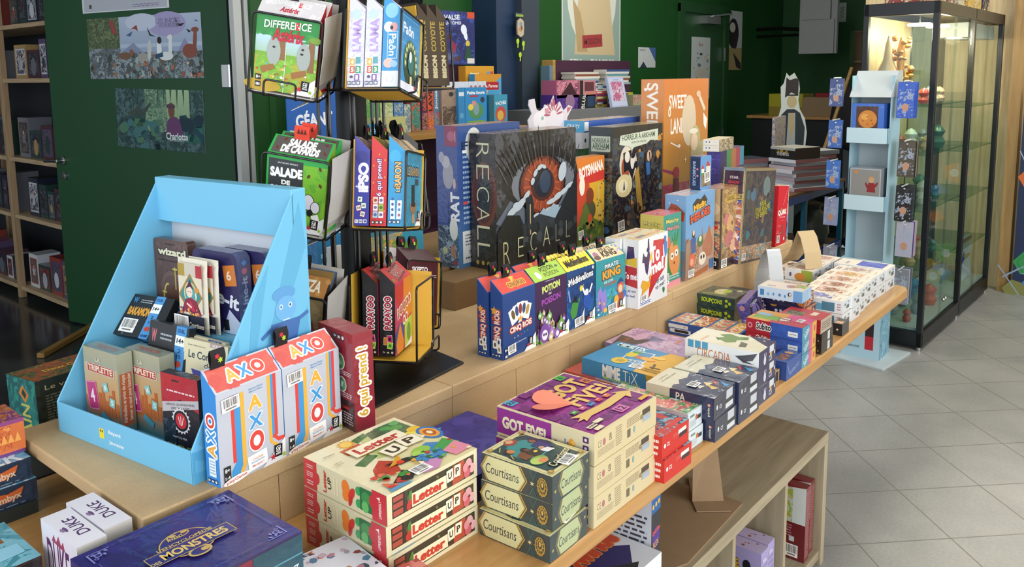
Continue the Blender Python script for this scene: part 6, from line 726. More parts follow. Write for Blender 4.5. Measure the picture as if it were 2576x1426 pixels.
# folded leaflets standing over the boxes
def leaflet(name, pts, w, cols, loc, rz, label, ops):
    m = MB(); N_ = len(pts); V = [(0, a, b) for a, b in pts]+[(w, a, b) for a, b in pts]; m.mesh(V, [(i, i+1, N_+i+1, N_+i) for i in range(N_-1)], cols); k = N_//2
    for (i, f_ops) in ops:
        a, b = pts[i], pts[i+1]; f = Face(m, (0, a[0], a[1]), (1, 0, 0), (0, b[0]-a[0], b[1]-a[1]), w, math.hypot(b[0]-a[0], b[1]-a[1])); f.k = 8; f.draw(f_ops)
    o = m.build(name, PAPER); s_ = o.modifiers.new('t', 'SOLIDIFY'); s_.thickness = .0008; o.location = loc; o.rotation_euler = (0, 0, rz); return tag(o, label, 'leaflet')
leaflet('folded_leaflet', [(-.055, 0), (-.045, .06), (-.02, .115), (0, .135), (.02, .09), (.05, .035), (.085, 0)], .075, '#b8a078', (3.05, 1.12, BZ+.088), rad(-32), 'tan folded leaflet standing like a tent on the white boxes', [(0, [N(0, 0, 1, 1, '#b8a078', '#c8b890', '#8a9a84', 20.)]), (1, [T('DUO', .5, .5, .8, .5, '#5a86b0', 0, bold=.05), R(0, 0, .2, .4, '#4a6a3a')])])
leaflet('arched_leaflet', [(-.04, 0), (-.032, .08), (-.012, .16), (0, .185), (.03, .16), (.06, .10), (.075, .05), (.08, 0)], .055, '#b9bcbe', (2.83, 1.15, BZ+.003), rad(-38), 'white arched leaflet with a blue word standing between the riser and the white boxes', [(1, [T('DUO', .5, .4, .8, .4, '#4a78a8', 0, bold=.05)]), (2, [E(.5, .4, .3, .2, '#5aa090'), R(.1, .75, .9, .95, '#d8e0d0')]), (0, [N(0, 0, 1, 1, '#c8b8a0', '#8a6a4a', '#a8b8a0', 20.)])])
# ---------------------------------------------------------------- boxes under the bench and in the cubbies
gbox('board_game_box', 'big white box with orange red lettering lying on the shelf unit under the bench', (1.25, .80, .45), rad(-.6), (.20, .19, .142), {'*': '#d8dce4', 'T': '#d4d8e0'}, {'T': [P([(.0, 1), (.0, .1), (.45, .0), (.9, .35), (.5, .75)], '#2c2160'), P([(.3, .2), (.4, .3), (.7, .1), (.5, 0), (.3, 0)], '#1c1a1c'), E(.45, .1, .08, .05, '#2f8a3a'), T('Qwirkle', .5, .62, .85, .3, '#c8451f', 0, out='#d8863a', bold=.1), ], 'F': [R(.6, .2, .8, .5, '#3a3a44'), E(.9, .2, .05, .05, '#2a6ac0')]})
gbox('board_game_box', 'dark grey upright box with an orange title badge under the bench edge', (1.462, .83, .4505), rad(4), (.045, .20, .245), {'*': '#2e2f33', 'F': '#2c2d32', 'S': '#c8ccd4', 'T': '#a8b0b8'}, {'F': [R(0, .84, 1, 1, '#1f5a9a'), E(.2, .9, .1, .13, '#d8a83a'), E(.5, .91, .1, .13, '#d8a83a'), E(.8, .92, .1, .13, '#d8a83a'), E(.5, .6, .42, .55, '#4a3080'), T('Quirkle', .5, .66, .86, .26, '#c8502c', 8, bold=.06), T('FLEX', .5, .54, .6, .3, '#d8a03a', 8, bold=.02)], 'S': [T('0,', .8, .9, .08, .05, '#2a2a30'), L(.1, .45, .95, .82, 8, '#3a3a44')]})
for k, (x, lb) in enumerate(((2.452, 'dark red upright box with a map picture in the right cubby, nearer of the two'), (2.508, 'dark red upright box with a map picture against the end panel of the shelf unit'))):
    gbox('board_game_box', lb, (x, .842+.006*k, .0505), 0, (.036, .21, .25-.004*k), {'*': '#7a1820', 'F': '#6f1822', 'S': '#6a1620', 'T': '#7a2028'}, {'S': [N(0, .5, 1, .98, '#b8c8c0', '#8ab04a', '#c8a03a', 26.), R(.8, .5, 1, 1, '#d0d4d0'), P([(0, .88), (1, 1), (.6, 1), (0, 1)], '#7a1820'), L(.55, .3, .8, .47, 5, '#b8808a'), C(.8, .12, .2, .2, 3), B(.8, .28, .08, .08, '#c8c8c8'), B(.25, .1, .1, .12, '#c8c8c8'), Z(.2, .4, .03, '#c8a03a'), Z(.2, .3, .03, '#c8a03a')], 'F': [L(.1, .05, .9, .95, 26, '#a86a70')], 'T': [Z(.3, .5, .1, '#d8a03a'), Z(.6, .3, .1, '#d8a03a')]}, mat=WRAP)
for k, (x, lb) in enumerate(((2.105, 'lilac upright box with a pineapple and yellow title in the middle cubby, nearer of the two'), (2.16, 'lilac upright box in the middle cubby, behind its twin'))):
    gbox('board_game_box', lb, (x, .842+.004*k, .0505), 0, (.05, .17, .20), {'*': '#9a8cc4', 'S': '#a89ccc', 'T': '#b8a8cc', 'F': '#a498cc'}, {'S': [E(.45, .4, .36, .24, '#c88a3a'), E(.45, .4, .22, .18, '#d8a050'), S(6, 16, .25, .25, .7, .55, .02, .04, ['#a8642c', '#e0b060']), T('MONKEY', .3, .85, .5, .16, '#c8a82c', 10, out='#6a2a3a', bold=.08), T('PALACE', .36, .7, .5, .16, '#c8a82c', 10, out='#6a2a3a', bold=.08), E(.75, .75, .07, .1, '#1c1c24'), L(.9, .1, .98, .8, 2, '#5a5080')], 'F': [L(.1, .2, .9, .9, 8, '#8a80b0'), B(.5, .85, .5, .2, '#c8c0dc')], 'T': [S(2, 14, .1, .1, .9, .9, .05, .14, ['#b86a5a', '#c8a070', '#8a4a4a'])]}, mat=WRAP)
tin('plastic_box', 'dark clear topped plastic box lying in the middle cubby', (1.93, .84, .0505), 0, (.12, .16, .10), {'*': '#26262c', 'F': '#2a2a30'}, {'S': [R(.2, .4, .8, .7, '#3a3a42'), E(.5, .55, .1, .05, '#b0b0b8')]}, cat='box')
# ---------------------------------------------------------------- blue cardboard counter display
BLUEC = '#6cb6da'; DBL = '#3a86ae'
ds = empty('counter_display', (.628, 1.709, RZ), (0, 0, rad(-83.2))); tag(ds, 'light blue stepped cardboard counter display full of tins and card packs, front left', 'counter display')
DW, DD, DH = .428, .285, .484
m = MB(); m.box(0, 0, 0, DW, .004, .0615, BLUEC); f = Face(m, (0, 0, 0), (1, 0, 0), (0, 0, 1), DW, .0615); f.draw([B(.36, .5, .035, .045, '#e3d22c'), E(.352, .58, .004, .006, '#222'), E(.366, .58, .004, .006, '#222'), T('Bayard', .46, .62, .09, .022, '#eef4f6', 0, bold=.03), T('Jeunesse', .47, .3, .11, .022, '#eef4f6', 0, bold=.03)]); m.build('front_lip', CARD, ds, .0012)
def side(x, name, ops=None):
    m = MB(); pr = [(0, 0), (DD, 0), (DD, DH), (DD-.03, DH), (0, .0615)]; M_ = Matrix(((0, 0, 1, x), (1, 0, 0, 0), (0, 1, 0, 0), (0, 0, 0, 1))); m.prism(pr, 0, .004, '#6ab4d8', M_)
    if ops: f = Face(m, (x+.004, 0, 0), (0, 1, 0), (0, 0, 1), DD, DH); f.draw(ops)
    m.build(name, CARD, ds, .001)
side(0, 'side_panel')
cx_, cy_ = .35, -.1; rays = []
for i in range(9):
    a0, a1 = rad(38+i*16), rad(45+i*16); pp_ = []
    for a in (a0, a1):
        ex = cx_+math.cos(a)*1.3; ey = cy_+math.sin(a)*1.3; pp_.append((ex, ey))
    def clip(ex, ey):   # stay inside the sloped side
        t = 1.0
        for k in range(60):
            t = k/60; x = cx_+(ex-cx_)*t; y = cy_+(ey-cy_)*t; top = .127+(1-.127)*min(1, max(0, x)/.895)
            if x > .99 or x < .01 or y > top-.02: break
        return (cx_+(ex-cx_)*max(0, t-.02), cy_+(ey-cy_)*max(0, t-.02))
    A, B_ = clip(*pp_[0]), clip(*pp_[1])
    if A[1] > .02 and B_[1] > .02: rays.append(P([(cx_+.06*math.cos(a0), .0+.02), A, B_, (cx_+.06*math.cos(a1), .02)], '#5ba6cc'))
char = [E(.62, .45, .1, .05, '#5a98cc'), P([(.5, .34), (.76, .34), (.72, .26), (.66, .2), (.76, .24), (.58, .16), (.5, .24)], '#3f6aa8'), E(.63, .39, .09, .085, '#6aa8d8'), E(.67, .4, .017, .02, '#b8d4e6'), E(.59, .4, .016, .019, '#b8d4e6'), E(.67, .4, .007, .009, '#22406a'), E(.59, .4, .006, .008, '#22406a'), B(.63, .345, .06, .01, '#b8d4e6'), B(.78, .34, .1, .025, '#3f6aa8', 20), B(.46, .31, .1, .025, '#3f6aa8', 30)]
def moved(o, dx, dy): return ('P', [(x+dx, y+dy) for x, y in o[1]], o[2]) if o[0] == 'P' else (o[0], o[1]+dx, o[2]+dy)+tuple(o[3:])
side(DW-.004, 'side_panel', [R(0, 0, .99, .12, '#4f9cc4')]+rays+[moved(o_, .15, .15) for o_ in char]+[P([(.05, .02), (.3, .13), (.6, .2), (.99, .3), (.99, .0)], '#4f9cc4')]+[P([(.2, .02), (.5, .14), (.99, .26), (.99, .14), (.6, .05)], '#a8432c')])
m = MB(); m.box(.004, DD-.004, 0, DW-.004, DD, DH, '#c9ced6'); m.build('back_panel', CARD, ds)
m = MB(); m.box(.0, DD-.036, DH-.092, DW, DD-.031, DH+.003, '#72bcde'); m.box(0, DD-.031, DH-.002, DW, DD, DH+.003, '#72bcde'); m.build('header', CARD, ds, .001)
m = MB(); m.box(.004, .004, .002, DW-.004, DD-.004, .005, BLUEC); m.box(.004, .118, .005, DW-.004, .122, .085, BLUEC); m.box(.004, .118, .085, DW-.004, .19, .088, '#78bcdc'); m.box(.004, .186, .088, DW-.004, .19, .185, BLUEC); m.box(.004, .186, .185, DW-.004, DD-.004, .188, '#78bcdc'); m.build('steps', CARD, ds)
M_ds = Matrix.Translation((.628, 1.709, RZ)) @ Matrix.Rotation(rad(-83.2), 4, 'Z'); RD = rad(-83.2)
def dl_(x, y, z): v = M_ds @ Vector((x, y, z)); return (v.x, v.y, v.z)
# boxes standing in the display
trF = [R(0, 0, 1, 1, '#3f8a8a', '#a8a48a'), R(0, .2, 1, .8, '#d0843a', '#b8aa84'), R(0, 0, 1, .3, '#2f7a80', '#c8803a')]+[R(.1*i, .2, .1*i+.08, .38+.08*((i*7) % 3), '#b8622c') for i in range(10)]+[R(.1, .7, .9, .81, '#d8dcd8'), R(.12, .705, .88, .805, '#b03a30'), T('TRIPLETTE', .5, .757, .7, .1, '#e8dcc8', 0, bold=.05), T('LA', .45, .87, .14, .07, '#e0d4c0', 0, bold=.03), B(.22, .4, .3, .5, '#d88aa8', 8), B(.22, .4, .27, .46, '#b8286a', 8), T('4', .22, .4, .13, .24, '#f0dce4', 8, bold=.03), B(.62, .55, .15, .16, '#8ac0b8', 15), T('6', .62, .55, .07, .09, '#e8f4f0'), B(.8, .38, .15, .16, '#8ac0b8', -10), T('5', .8, .38, .07, .09, '#e8f4f0'), B(.6, .16, .3, .12, '#4a9ab0', -25)]
trE = [R(0, 0, 1, 1, '#4a6a6a', '#a8a890'), R(.1, .1, .9, .75, '#a8502c', '#a85a34'), T('Adrénaline et prise de risque :', .35, .45, 3.2, .3, '#d8c8b8', 90), T('lancer et tout peut basculer', .72, .45, 3.0, .3, '#d8c8b8', 90)]
for k, (p_, lb) in enumerate((((.030, .045, .006), 'orange and teal dice box, left of the pair in the blue display'), ((.117, .081, .006), 'orange and teal dice box, right of the pair in the blue display'))):
    gbox('card_game_box', lb, dl_(*p_), RD+rad(0), (.116-.004*k, .032, .164), {'*': '#a8a48a', 'T': '#8a9488'}, {'F': trF, 'E': trE, 'T': [T('TRIPLETTE', .5, .5, .6, .1, '#b85a34', 0, bold=.04), R(.2, .2, .8, .28, '#7a8a88')]}, mat=WRAP)
gbox('card_pack', 'white card pack with navy lettering lying slanted at the left end of the blue display', dl_(.007, .084, .006), RD, (.10, .010, .125), {'*': '#c8c4c8', 'F': '#ccc8cc'}, {'F': [T('FARM', .4, .62, .7, .2, '#2a3a6a', 0, bold=.05), T('IL PEUPLE', .5, .42, .5, .06, '#4a4a60'), T('DESSOUS', .5, .3, .6, .09, '#a8403a', 0, bold=.03), E(.3, .9, .2, .12, '#6a5a7a')]}, cat='card pack', rx=rad(-12))
gbox('card_game_box', 'small sky blue box lying behind the pair of dice boxes', dl_(.01, .125, .0885), RD, (.12, .055, .03), {'*': '#5aaed0', 'T': '#7ac0dc'}, {'F': [T('Cha', .5, .5, .4, .18, '#e0f0f4', 0, bold=.05)], 'T': [N(0, 0, 1, 1, '#7ac0dc', '#60b0d4', '#a8d8c8', 8.)]})
wzT = []
tin('card_tin', 'brown tin with cream curly lettering and gold runes, back left of the blue display', dl_(.006, .232, .189), RD, (.118, .02, .167), {'*': '#5a3c30', 'F': '#5f4034'}, {'F': [N(.06, .05, .94, .95, '#5f4034', '#6b4a3c', '#54372c', 12.), R(.05, .05, .95, .06, '#3a241c'), T('wizard', .53, .84, .84, .15, '#2a1a14', 0, bold=.12), T('wizard', .53, .84, .8, .13, '#e4dcb8', 0, bold=.06), T('SAUREZ-VOUS LIRE LES', .5, .72, .75, .035, '#2a1c18'), T('KEN FISHER', .5, .94, .3, .025, '#2a1c18'), E(.5, .35, .34, .34, '#6e4e40'), E(.5, .35, .26, .26, '#5f4034'), B(.6, .5, .035, .42, '#b8a04a', 0), B(.6, .62, .14, .03, '#c8b45a', 0), T('£', .3, .3, .22, .36, '#c8b45a', 0, bold=-.01)]}, cat='card tin')
for k, (x, y, z, sc, lb) in enumerate(((.168, .211, .189, 1, 'dark violet tin with lilac rim, front of the pair in the blue display'), (.212, .247, .189, 1, 'dark violet tin with lilac rim, behind its twin in the blue display'))):
    tin('card_tin', lb, dl_(x, y, z), RD+rad(0), (.14, .032, .166), {'*': '#5f6488', 'F': '#221c50'}, {'F': [N(.05, .05, .95, .95, '#221c50', '#2c2462', '#1c1844', 8.), B(.82, .72, .26, .3, '#c8742c', 8), T('6', .8, .72, .1, .14, '#e8d8c8', 8), T('Line-it', .55, .45, .9, .2, '#dfe4ee', -10, bold=.05), P([(.6, 0), (.95, .0), (1, .16), (.78, .3)], '#b8c4d8'), B(.7, .1, .12, .16, '#1a1a20', 5)], 'E': [T('Line-it', .5, .5, 2.2, .42, '#b8c4dc', 90, bold=.04), Z(.5, .12, .26, '#d8d88a'), E(.5, .24, .18, .16, '#6a9a8a', 30), E(.5, .78, .2, .2, '#c87a8a'), B(.5, .88, .3, .3, '#5a9ad0', 45)]}, cat='card tin', r=.018)
pkF = [R(.1, .78, .9, 1, '#c8c0b0'), P([(.05, .7), (.05, .98), (.3, .98), (.3, .75), (.2, .62)], '#a8903a'), P([(.72, .7), (.72, .98), (.95, .98), (.95, .68), (.85, .6)], '#b0303a'), R(.06, .28, .94, .8, '#d8d0b8'), P([(.5, .85), (.95, .52), (.5, .22), (.05, .52)], '#9a7a3a'), P([(.5, .8), (.88, .52), (.5, .27), (.12, .52)], '#2f8a90'), E(.5, .55, .24, .3, '#d8c080'), E(.5, .55, .2, .25, '#4aa0a0'), P([(.15, .28), (.3, .46), (.5, .5), (.72, .46), (.9, .26)], '#8a1f3a'), P([(.35, .3), (.5, .45), (.66, .3)], '#c8284a'), E(.47, .58, .12, .14, '#ecd4c0'), P([(.34, .62), (.5, .76), (.62, .62), (.5, .66)], '#4a1a3a'), B(.43, .58, .04, .015, '#2a1a20', 20), B(.52, .58, .04, .015, '#2a1a20', -20), E(.75, .62, .09, .06, '#d8903a'), B(.72, .54, .06, .12, '#ecd4c0', 10), B(.45, .38, .2, .05, '#ecd4c0', -25), S(6, 22, .1, .24, .92, .34, .03, .06, ['#8a3a6a', '#d87a3a', '#a84a7a', '#6a2a50', '#e0a04a']), R(0, 0, 1, .24, '#191c30'), T('Courtisans', .7, .1, .55, .12, '#e0d8c8', 0, bold=.04, shear=.1)]
for k, (x, y, lb) in enumerate(((.160, .180, 'cream foil card pack with a red caped figure, front of the blue display pair'), (.176, .194, 'cream foil card pack peeking out behind its twin in the blue display'))):
    m = MB(); w, h, d_ = .092, .152, .012; NX, NZ = 6, 12; V = []; Fq = []
    for sgn in (-1, 1):
        for j in range(NZ+1):
            for i in range(NX+1):
                u_, v_ = i/NX, j/NZ; bul = (1-(2*u_-1)**4)*(1-(2*v_-1)**6); V.append((u_*w, sgn*bul*d_/2+.0015*math.sin(u_*40)*(1 if v_ > .85 else 0), v_*h))
    n1 = (NX+1)*(NZ+1)
    for b_ in (0, n1):
        for j in range(NZ):
            for i in range(NX): a_ = b_+j*(NX+1)+i; q = (a_, a_+1, a_+NX+2, a_+NX+1); Fq.append(q if b_ == 0 else q[::-1])
    m.mesh(V, Fq, '#ddd6c4'); f = Face(m, (.004, -d_/2-.0008, .004), (1, 0, 0), (0, 0, 1), w-.008, h-.012); f.draw(pkF)
    o = m.build('card_pack', CARD); o.location = dl_(x, y, .1885); o.rotation_euler = (rad(-1), 0, RD); tag(o, lb, 'card pack')
    if k == 0: m2 = MB(); f2 = Face(m2, (-.001, -d_/2-.0008, 0), (1, 0, 0), (0, 0, 1), w, h); f2.k = 70; f2.op_C(.22, .13, .5, .34, 2); m2.build('barcode_sticker', PAPER, o)
# black micro game wallets
def wallet(loc, rz, rx, lb, ops, ry=0, dims=(.125, .016, .092), band=None):
    o = gbox('card_wallet', lb, loc, rz, dims, {'*': '#17181a', 'F': '#1c1d20', 'T': '#1a1b1e'}, {'F': ops}, rx=rx, ry=ry, bev=.003, cat='card wallet')
    m2 = MB(); x0, x1 = (band or (.60, .80)); m2.box(dims[0]*x0, -.0012, -.001, dims[0]*x1, dims[1]+.001, dims[2]+.001, '#4a90cc'); f2 = Face(m2, (dims[0]*x0, -.0012, 0), (1, 0, 0), (0, 0, 1), dims[0]*(x1-x0), dims[2]); f2.draw([T('DUEL', .5, .92, .7, .22, '#1a3a6a', 0, bold=.05), R(0, .6, 1, .82, '#e8eef2'), T('14+', .5, .71, .7, .3, '#1a1a20', 0, bold=.05), T('2', .5, .5, .3, .25, '#1a3a6a'), T('15', .5, .38, .4, .22, '#1a3a6a'), E(.5, .22, .3, .2, '#b8402c'), T('GAME', .5, .06, .8, .2, '#1a3a6a', 0, bold=.04)]); m2.build('paper_band', PAPER, o); return o
wallet(dl_(.004, .125, .168), RD+rad(8), rad(-38), 'black micro game wallet with yellow lettering and a blue band, middle of the blue display', [T('BAKAMON', .35, .6, .5, .14, '#d89a2c', 0, bold=.08), T('W', .16, .86, .1, .1, '#3a8ac0', 0, bold=.04), L(.28, .8, .55, .9, 2, '#a8b0b8'), C(.25, .25, .34, .24, 3, 0), E(.2, .05, .02, .02, '#666')])
wallet(dl_(.04, .16, .150), RD+rad(6), rad(-40), 'black micro game wallet behind the one with yellow lettering', [T('MICRO', .8, .3, .3, .07, '#8a9098'), T('GAME', .8, .18, .3, .09, '#e8e8e8', 0, bold=.04)], band=(.55, .75))
wallet(dl_(.128, .115, .125), RD, rad(-12), 'black micro game wallet with a pink emblem, low in the blue display', [T('W', .14, .7, .12, .2, '#d06a78', 0, bold=.04), L(.3, .62, .6, .8, 2, '#a8b0b8')], band=(.7, .95))
for k, (x, y, lb, t1, t2, c2) in enumerate(((.222, .128, 'cream booklet game with a blue title, left of the two in the blue display', 'Le', 'des', '#3a5aa0'), (.245, .112, 'cream booklet game with a dark title, right of the two in the blue display', 'Le Comte', 'des', '#2a3a4a'))):
    gbox('card_booklet', lb, dl_(x, y, .0885), RD+rad(2*k), (.125, .010, .112), {'*': '#d8cfae', 'F': '#dcd3b0'}, {'F': [T(t1, .45 if k else .2, .75, .66 if k else .2, .12, c2, 0, bold=.03), T(t2, .62 if k else .22, .6, .25, .08, c2, 0, bold=.0), T('Sven Allan Orgot', .3, .9, .4, .03, '#6a6a60'), P([(.2, .5), (.9, .45), (.95, .2), (.3, .3)], '#3a3a9a' if k else '#d8cfae'), R(.6, .93, .92, 1, '#2a4a8a' if k == 0 else '#b89a94'), T('SOLO', .76, .965, .2, .04, '#e8e8ec', 0, bold=.03)]}, rx=rad(-8), cat='booklet')
gbox('card_blister', 'red and black card pack with yellow angular title, front right of the display', dl_(.285, .045, .006), RD+rad(3), (.10, .02, .158), {'*': '#2a2024', 'F': '#241c20'}, {'F': [P([(0, .55), (0, 1), (1, 1), (1, .6), (.5, .72)], '#a81c2c'), B(.4, .93, .2, .035, '#17151a'), L(.15, .78, .9, .82, 1, '#e8d0d0'), P([(.0, .52), (1, .66), (1, .76), (0, .64)], '#b8b4b8'), T('HÉROS LÉGENDAIRES', .5, .66, .8, .05, '#4a3a40', 8), T('DES BALLADES', .5, .61, .5, .045, '#4a3a40', 8), Z(.5, .46, .26, '#d8d4d4', 18, .82), E(.5, .46, .2, .2, '#1c181c'), E(.5, .46, .15, .15, '#c0242c'), B(.45, .46, .015, .16, '#f0e0e0', 15), B(.5, .46, .015, .18, '#f0e0e0', 0), B(.55, .46, .015, .16, '#f0e0e0', -15), N(0, .1, .35, .45, '#1c2430', '#3a4450', '#14181f', 30.), T('WITCHER', .45, .25, .4, .04, '#c8c8d0'), T('GWENT', .42, .12, .7, .13, '#c8b83a', 0, bold=.02)]}, mat=WRAP, cat='card pack')
# ---------------------------------------------------------------- wire rack with hanging card games
rk = empty('wire_rack', (1.245, 1.515, RZ)); tag(rk, 'black revolving wire rack with card game baskets on a dark base plate', 'display rack')
m = MB(); m.prism([(-.21, -.235), (.165, -.19), (.20, .03), (.15, .17), (-.19, .15)], .001, .006, '#141414'); m.build('base_plate', simple('worn_black_plate', '#17181a', .32, noise=.3, nscale=8), rk, .001)
m = MB(); m.box(-.026, -.026, .006, .026, .026, 1.1); m.build('pole', BLACK, rk, .003)
m = MB()
for a in range(0, 360, 45): x, y = .075*math.cos(rad(a+10)), .075*math.sin(rad(a+10)); m.tube([(x, y, .06), (x, y, 1.05)], .0042, n=6)
for z in (.07, .36, .67, .97): m.tube([(.075*math.cos(rad(t)), .075*math.sin(rad(t)), z) for t in range(0, 360, 24)], .003, n=6, closed=True)
m.build('wire_cage', WIRE, rk)
def rounded(pts, r=.012, n=4):
    P_ = [Vector(p) for p in pts]; out = []; N_ = len(P_)
    for i in range(N_):
        a, b, c = P_[i-1], P_[i], P_[(i+1) % N_]; d1 = (a-b).normalized(); d2 = (c-b).normalized(); rr = min(r, (a-b).length*.45, (c-b).length*.45)
        for k in range(n+1): t = k/n; p0, p1 = b+d1*rr, b+d2*rr; out.append((p0*(1-t)+b*t)*(1-t)+(b*(1-t)+p1*t)*t)
    return out
CW, CH = .15, .165
def basket(loc, rot, depth=.118, liner='#d8aa3a', side_open=True):
    """a wire basket in the frame of the games it holds: games' covers lie in the plane y = 0"""
    M_ = Matrix.Translation(Vector(loc)-Vector((1.245, 1.515, RZ))) @ Euler(rot).to_matrix().to_4x4(); TR = lambda ps: [M_ @ Vector(p) for p in ps]
    m = MB(); m.tube(TR(rounded([(-.008, -.006, -.008), (CW-.005, -.006, -.008), (CW-.005, -.006, CH), (-.008, -.006, CH)])), .0026, n=8, closed=True)
    m.tube(TR(rounded([(.035, -.009, -.008), (.035, -.03, -.006), (.035, -.03, .03), (.105, -.03, .03), (.105, -.03, -.006), (.105, -.009, -.008)], .01)[2:-2]), .0024, n=8)
    m.tube(TR(rounded([(CW-.005, -.006, CH-.008), (CW-.005, depth, CH-.008), (CW-.005, depth, -.008), (CW-.005, -.006, -.008)], .01)), .0024, n=8, closed=True); m.tube(TR([(-.008, -.006, -.008), (-.008, depth-.006, -.008), (-.008, depth, -.002), (-.008, depth, CH)]), .0028, n=8)
    m.build('basket_wire', WIRE, rk)
    m = MB(); V = TR([(-.004, -.004, -.004), (CW-.01, -.004, -.004), (CW-.01, depth-.004, -.004), (-.004, depth-.004, -.004), (-.004, depth-.004, .19), (CW-.01, depth-.004, .19)]); m.mesh(V, [(0, 1, 2, 3), (3, 2, 5, 4)], liner); o = m.build('card_liner', CARD, rk); s_ = o.modifiers.new('t', 'SOLIDIFY'); s_.thickness = .002
    if liner == '#d8aa3a':
        m = MB(); V = TR([(CW-.011, yy, -.004) for yy in ()]) if False else TR([(CW-.011, -.004, -.004), (CW-.011, depth, -.004), (CW-.011, depth, .182), (CW-.011, -.004, .176)]); m.mesh(V, [(0, 1, 2, 3)], '#dcb040'); o = m.build('liner_side', CARD, rk); s_ = o.modifiers.new('t', 'SOLIDIFY'); s_.thickness = .0015
    else:
        m = MB(); cv_ = [(.09, -.035), (.125, -.012), (.146, .03), (.149, .09), (.147, .175)]; V = TR([(a, y_, b) for y_ in (-.004, depth) for a, b in cv_]); m.mesh(V, [(i, i+1, i+6, i+5) for i in range(4)], '#b9b8b4'); o = m.build('curled_side', CARD, rk); s_ = o.modifiers.new('t', 'SOLIDIFY'); s_.thickness = .0015
    return o
def rot_pt(loc, rot, p): v = Vector(loc)+Euler(rot).to_matrix() @ Vector(p); return (v.x, v.y, v.z)
GD = (.137, .036, .166)
# front baskets, spines towards the camera
def rowof(loc, rot, items, step=.0385):
    for i, it in enumerate(items):
        if it is None: continue
        lb, cs, cf, ct, S_, F_, T_ = it; giga(lb, rot_pt(loc, rot, (0, step*i, 0)), rot[2], cs, cf, ct, S_, F_, T_, rx=rot[0], ry=rot[1], tab=(.45,), dims=GD)
def icons(c, fg, first='8+'): return I(.2, .06, .22, c, fg, first=first)
lamaS = [N(0, 0, 1, 1, '#d0d0e0', '#dcdcea', '#c4c2d8', 22.), E(.45, .93, .34, .3, '#bcd0dc'), T("L'AMA", .52, .66, 1.9, .52, '#b49ad0', 90, bold=.06), B(.3, .32, .3, .4, '#d8b03a'), T('4', .3, .32, .16, .26, '#f4f0e4', 0, bold=.06), B(.66, .34, .3, .4, '#5aa0a8'), B(.32, .22, .3, .42, '#d0553a'), T('5', .32, .22, .17, .26, '#f4f0e4', 0, bold=.06), B(.68, .22, .32, .42, '#2f9a68'), T('3', .68, .22, .17, .26, '#f4f0e4', 0, bold=.06), B(.62, .12, .3, .38, '#7a4a9a'), T('1', .62, .12, .1, .24, '#f4f0e4', 0, bold=.08), E(.28, .13, .1, .08, '#4a4a58'), I(.18, .05, .22, '#5a6078', '#fff')]
paonS = [R(0, .2, 1, 1, '#3f94cc'), R(0, 0, 1, .2, '#d8dcea'), E(.5, .97, .4, .45, '#8ac4e4'), E(.35, .76, .3, .32, '#e4e8ec'), E(.66, .76, .22, .26, '#d89a9a'), E(.52, .75, .1, .12, '#2a3a4a'), B(.6, .53, .62, 1.6, '#e8f0f4'), B(.6, .53, .56, 1.54, '#3f94cc'), T('Paôn', .6, .53, 1.3, .44, '#eef4f6', -90, bold=.02), E(.4, .3, .32, .28, '#e0b8b0'), E(.72, .29, .24, .2, '#9ac0e0'), E(.5, .1, .22, .18, '#c8ccd8'), E(.5, .1, .19, .15, '#dfe2ee')]
paonF = [N(0, 0, 1, 1, '#3284bc', '#3c90c8', '#2a78b0', 8.), R(.06, .6, .94, .605, '#8ac4e4'), R(.06, .95, .94, .955, '#8ac4e4'), T('Paôn', .42, .8, .5, .17, '#e8eef0', 0, bold=.02), E(.55, .36, .34, .36, '#1d3c30')]+[E(.55+.27*math.cos(rad(a)), .38+.24*math.sin(rad(a)), .07, .08, '#4a6a50') for a in range(-20, 210, 23)]+[E(.55+.27*math.cos(rad(a)), .38+.24*math.sin(rad(a)), .035, .04, '#c8c890') for a in range(-20, 210, 23)]+[E(.55, .38, .14, .18, '#2a6a6a'), E(.52, .46, .06, .09, '#d8dce0'), B(.56, .15, .1, .14, '#e0d0a0'), R(0, 0, 1, .1, '#d8dcea')]+corner_logo()
lamaT = [N(0, 0, 1, 1, '#d4cce0', '#c8bcd8', '#e0dcea', 12.)]
L1 = (1.173, 1.276, 1.578); R1 = (0, rad(11), rad(28))
basket(L1, R1)
rowof(L1, R1, [('sky blue card box with a peacock, cover side of the top front basket', '#3f94cc', '#3284bc', '#8ac4e4', paonS, paonF, lamaT), ('white lilac lettered card box in the top front basket, middle of three', '#d0d0e0', '#d0d0e0', '#c8bcd8', lamaS, [], lamaT), ('white lilac lettered card box in the top front basket, leftmost of three', '#d0d0e0', '#d0d0e0', '#c8bcd8', lamaS, [], lamaT)], .0385)
ipS = [R(0, 0, 1, 1, '#3a3c9c'), E(.5, .9, .42, .45, '#2c2e84'), T('iPSO', .6, .64, 1.75, .62, '#e8e6f4', 90, bold=.1), E(.6, .74, .12, .16, '#3a3c9c'), Z(.2, .52, .12, '#e8e6f4', 4, .3), Z(.4, .8, .1, '#c8c8ec', 4, .25)]+[B(x, y, .32, .34, c, r_) for x, y, c, r_ in ((.42, .35, '#3a8a5a', -5), (.66, .265, '#3a9a6a', 3), (.34, .235, '#b83a5a', 12), (.6, .155, '#b83a4a', -12))]+[B(x, y, .27, .29, '#f0f0ec', r_) for x, y, r_ in ((.42, .35, -5), (.66, .265, 3), (.34, .235, 12), (.6, .155, -12))]+[T(t, x, y, .17, .14, '#222', r_, bold=.04) for t, x, y, r_ in (('47', .42, .35, -5), ('43', .66, .265, 3), ('31', .34, .235, 12), ('25', .6, .155, -12))]+[I(.22, .06, .22, '#e4e4f0', '#22225a', first='7+')]
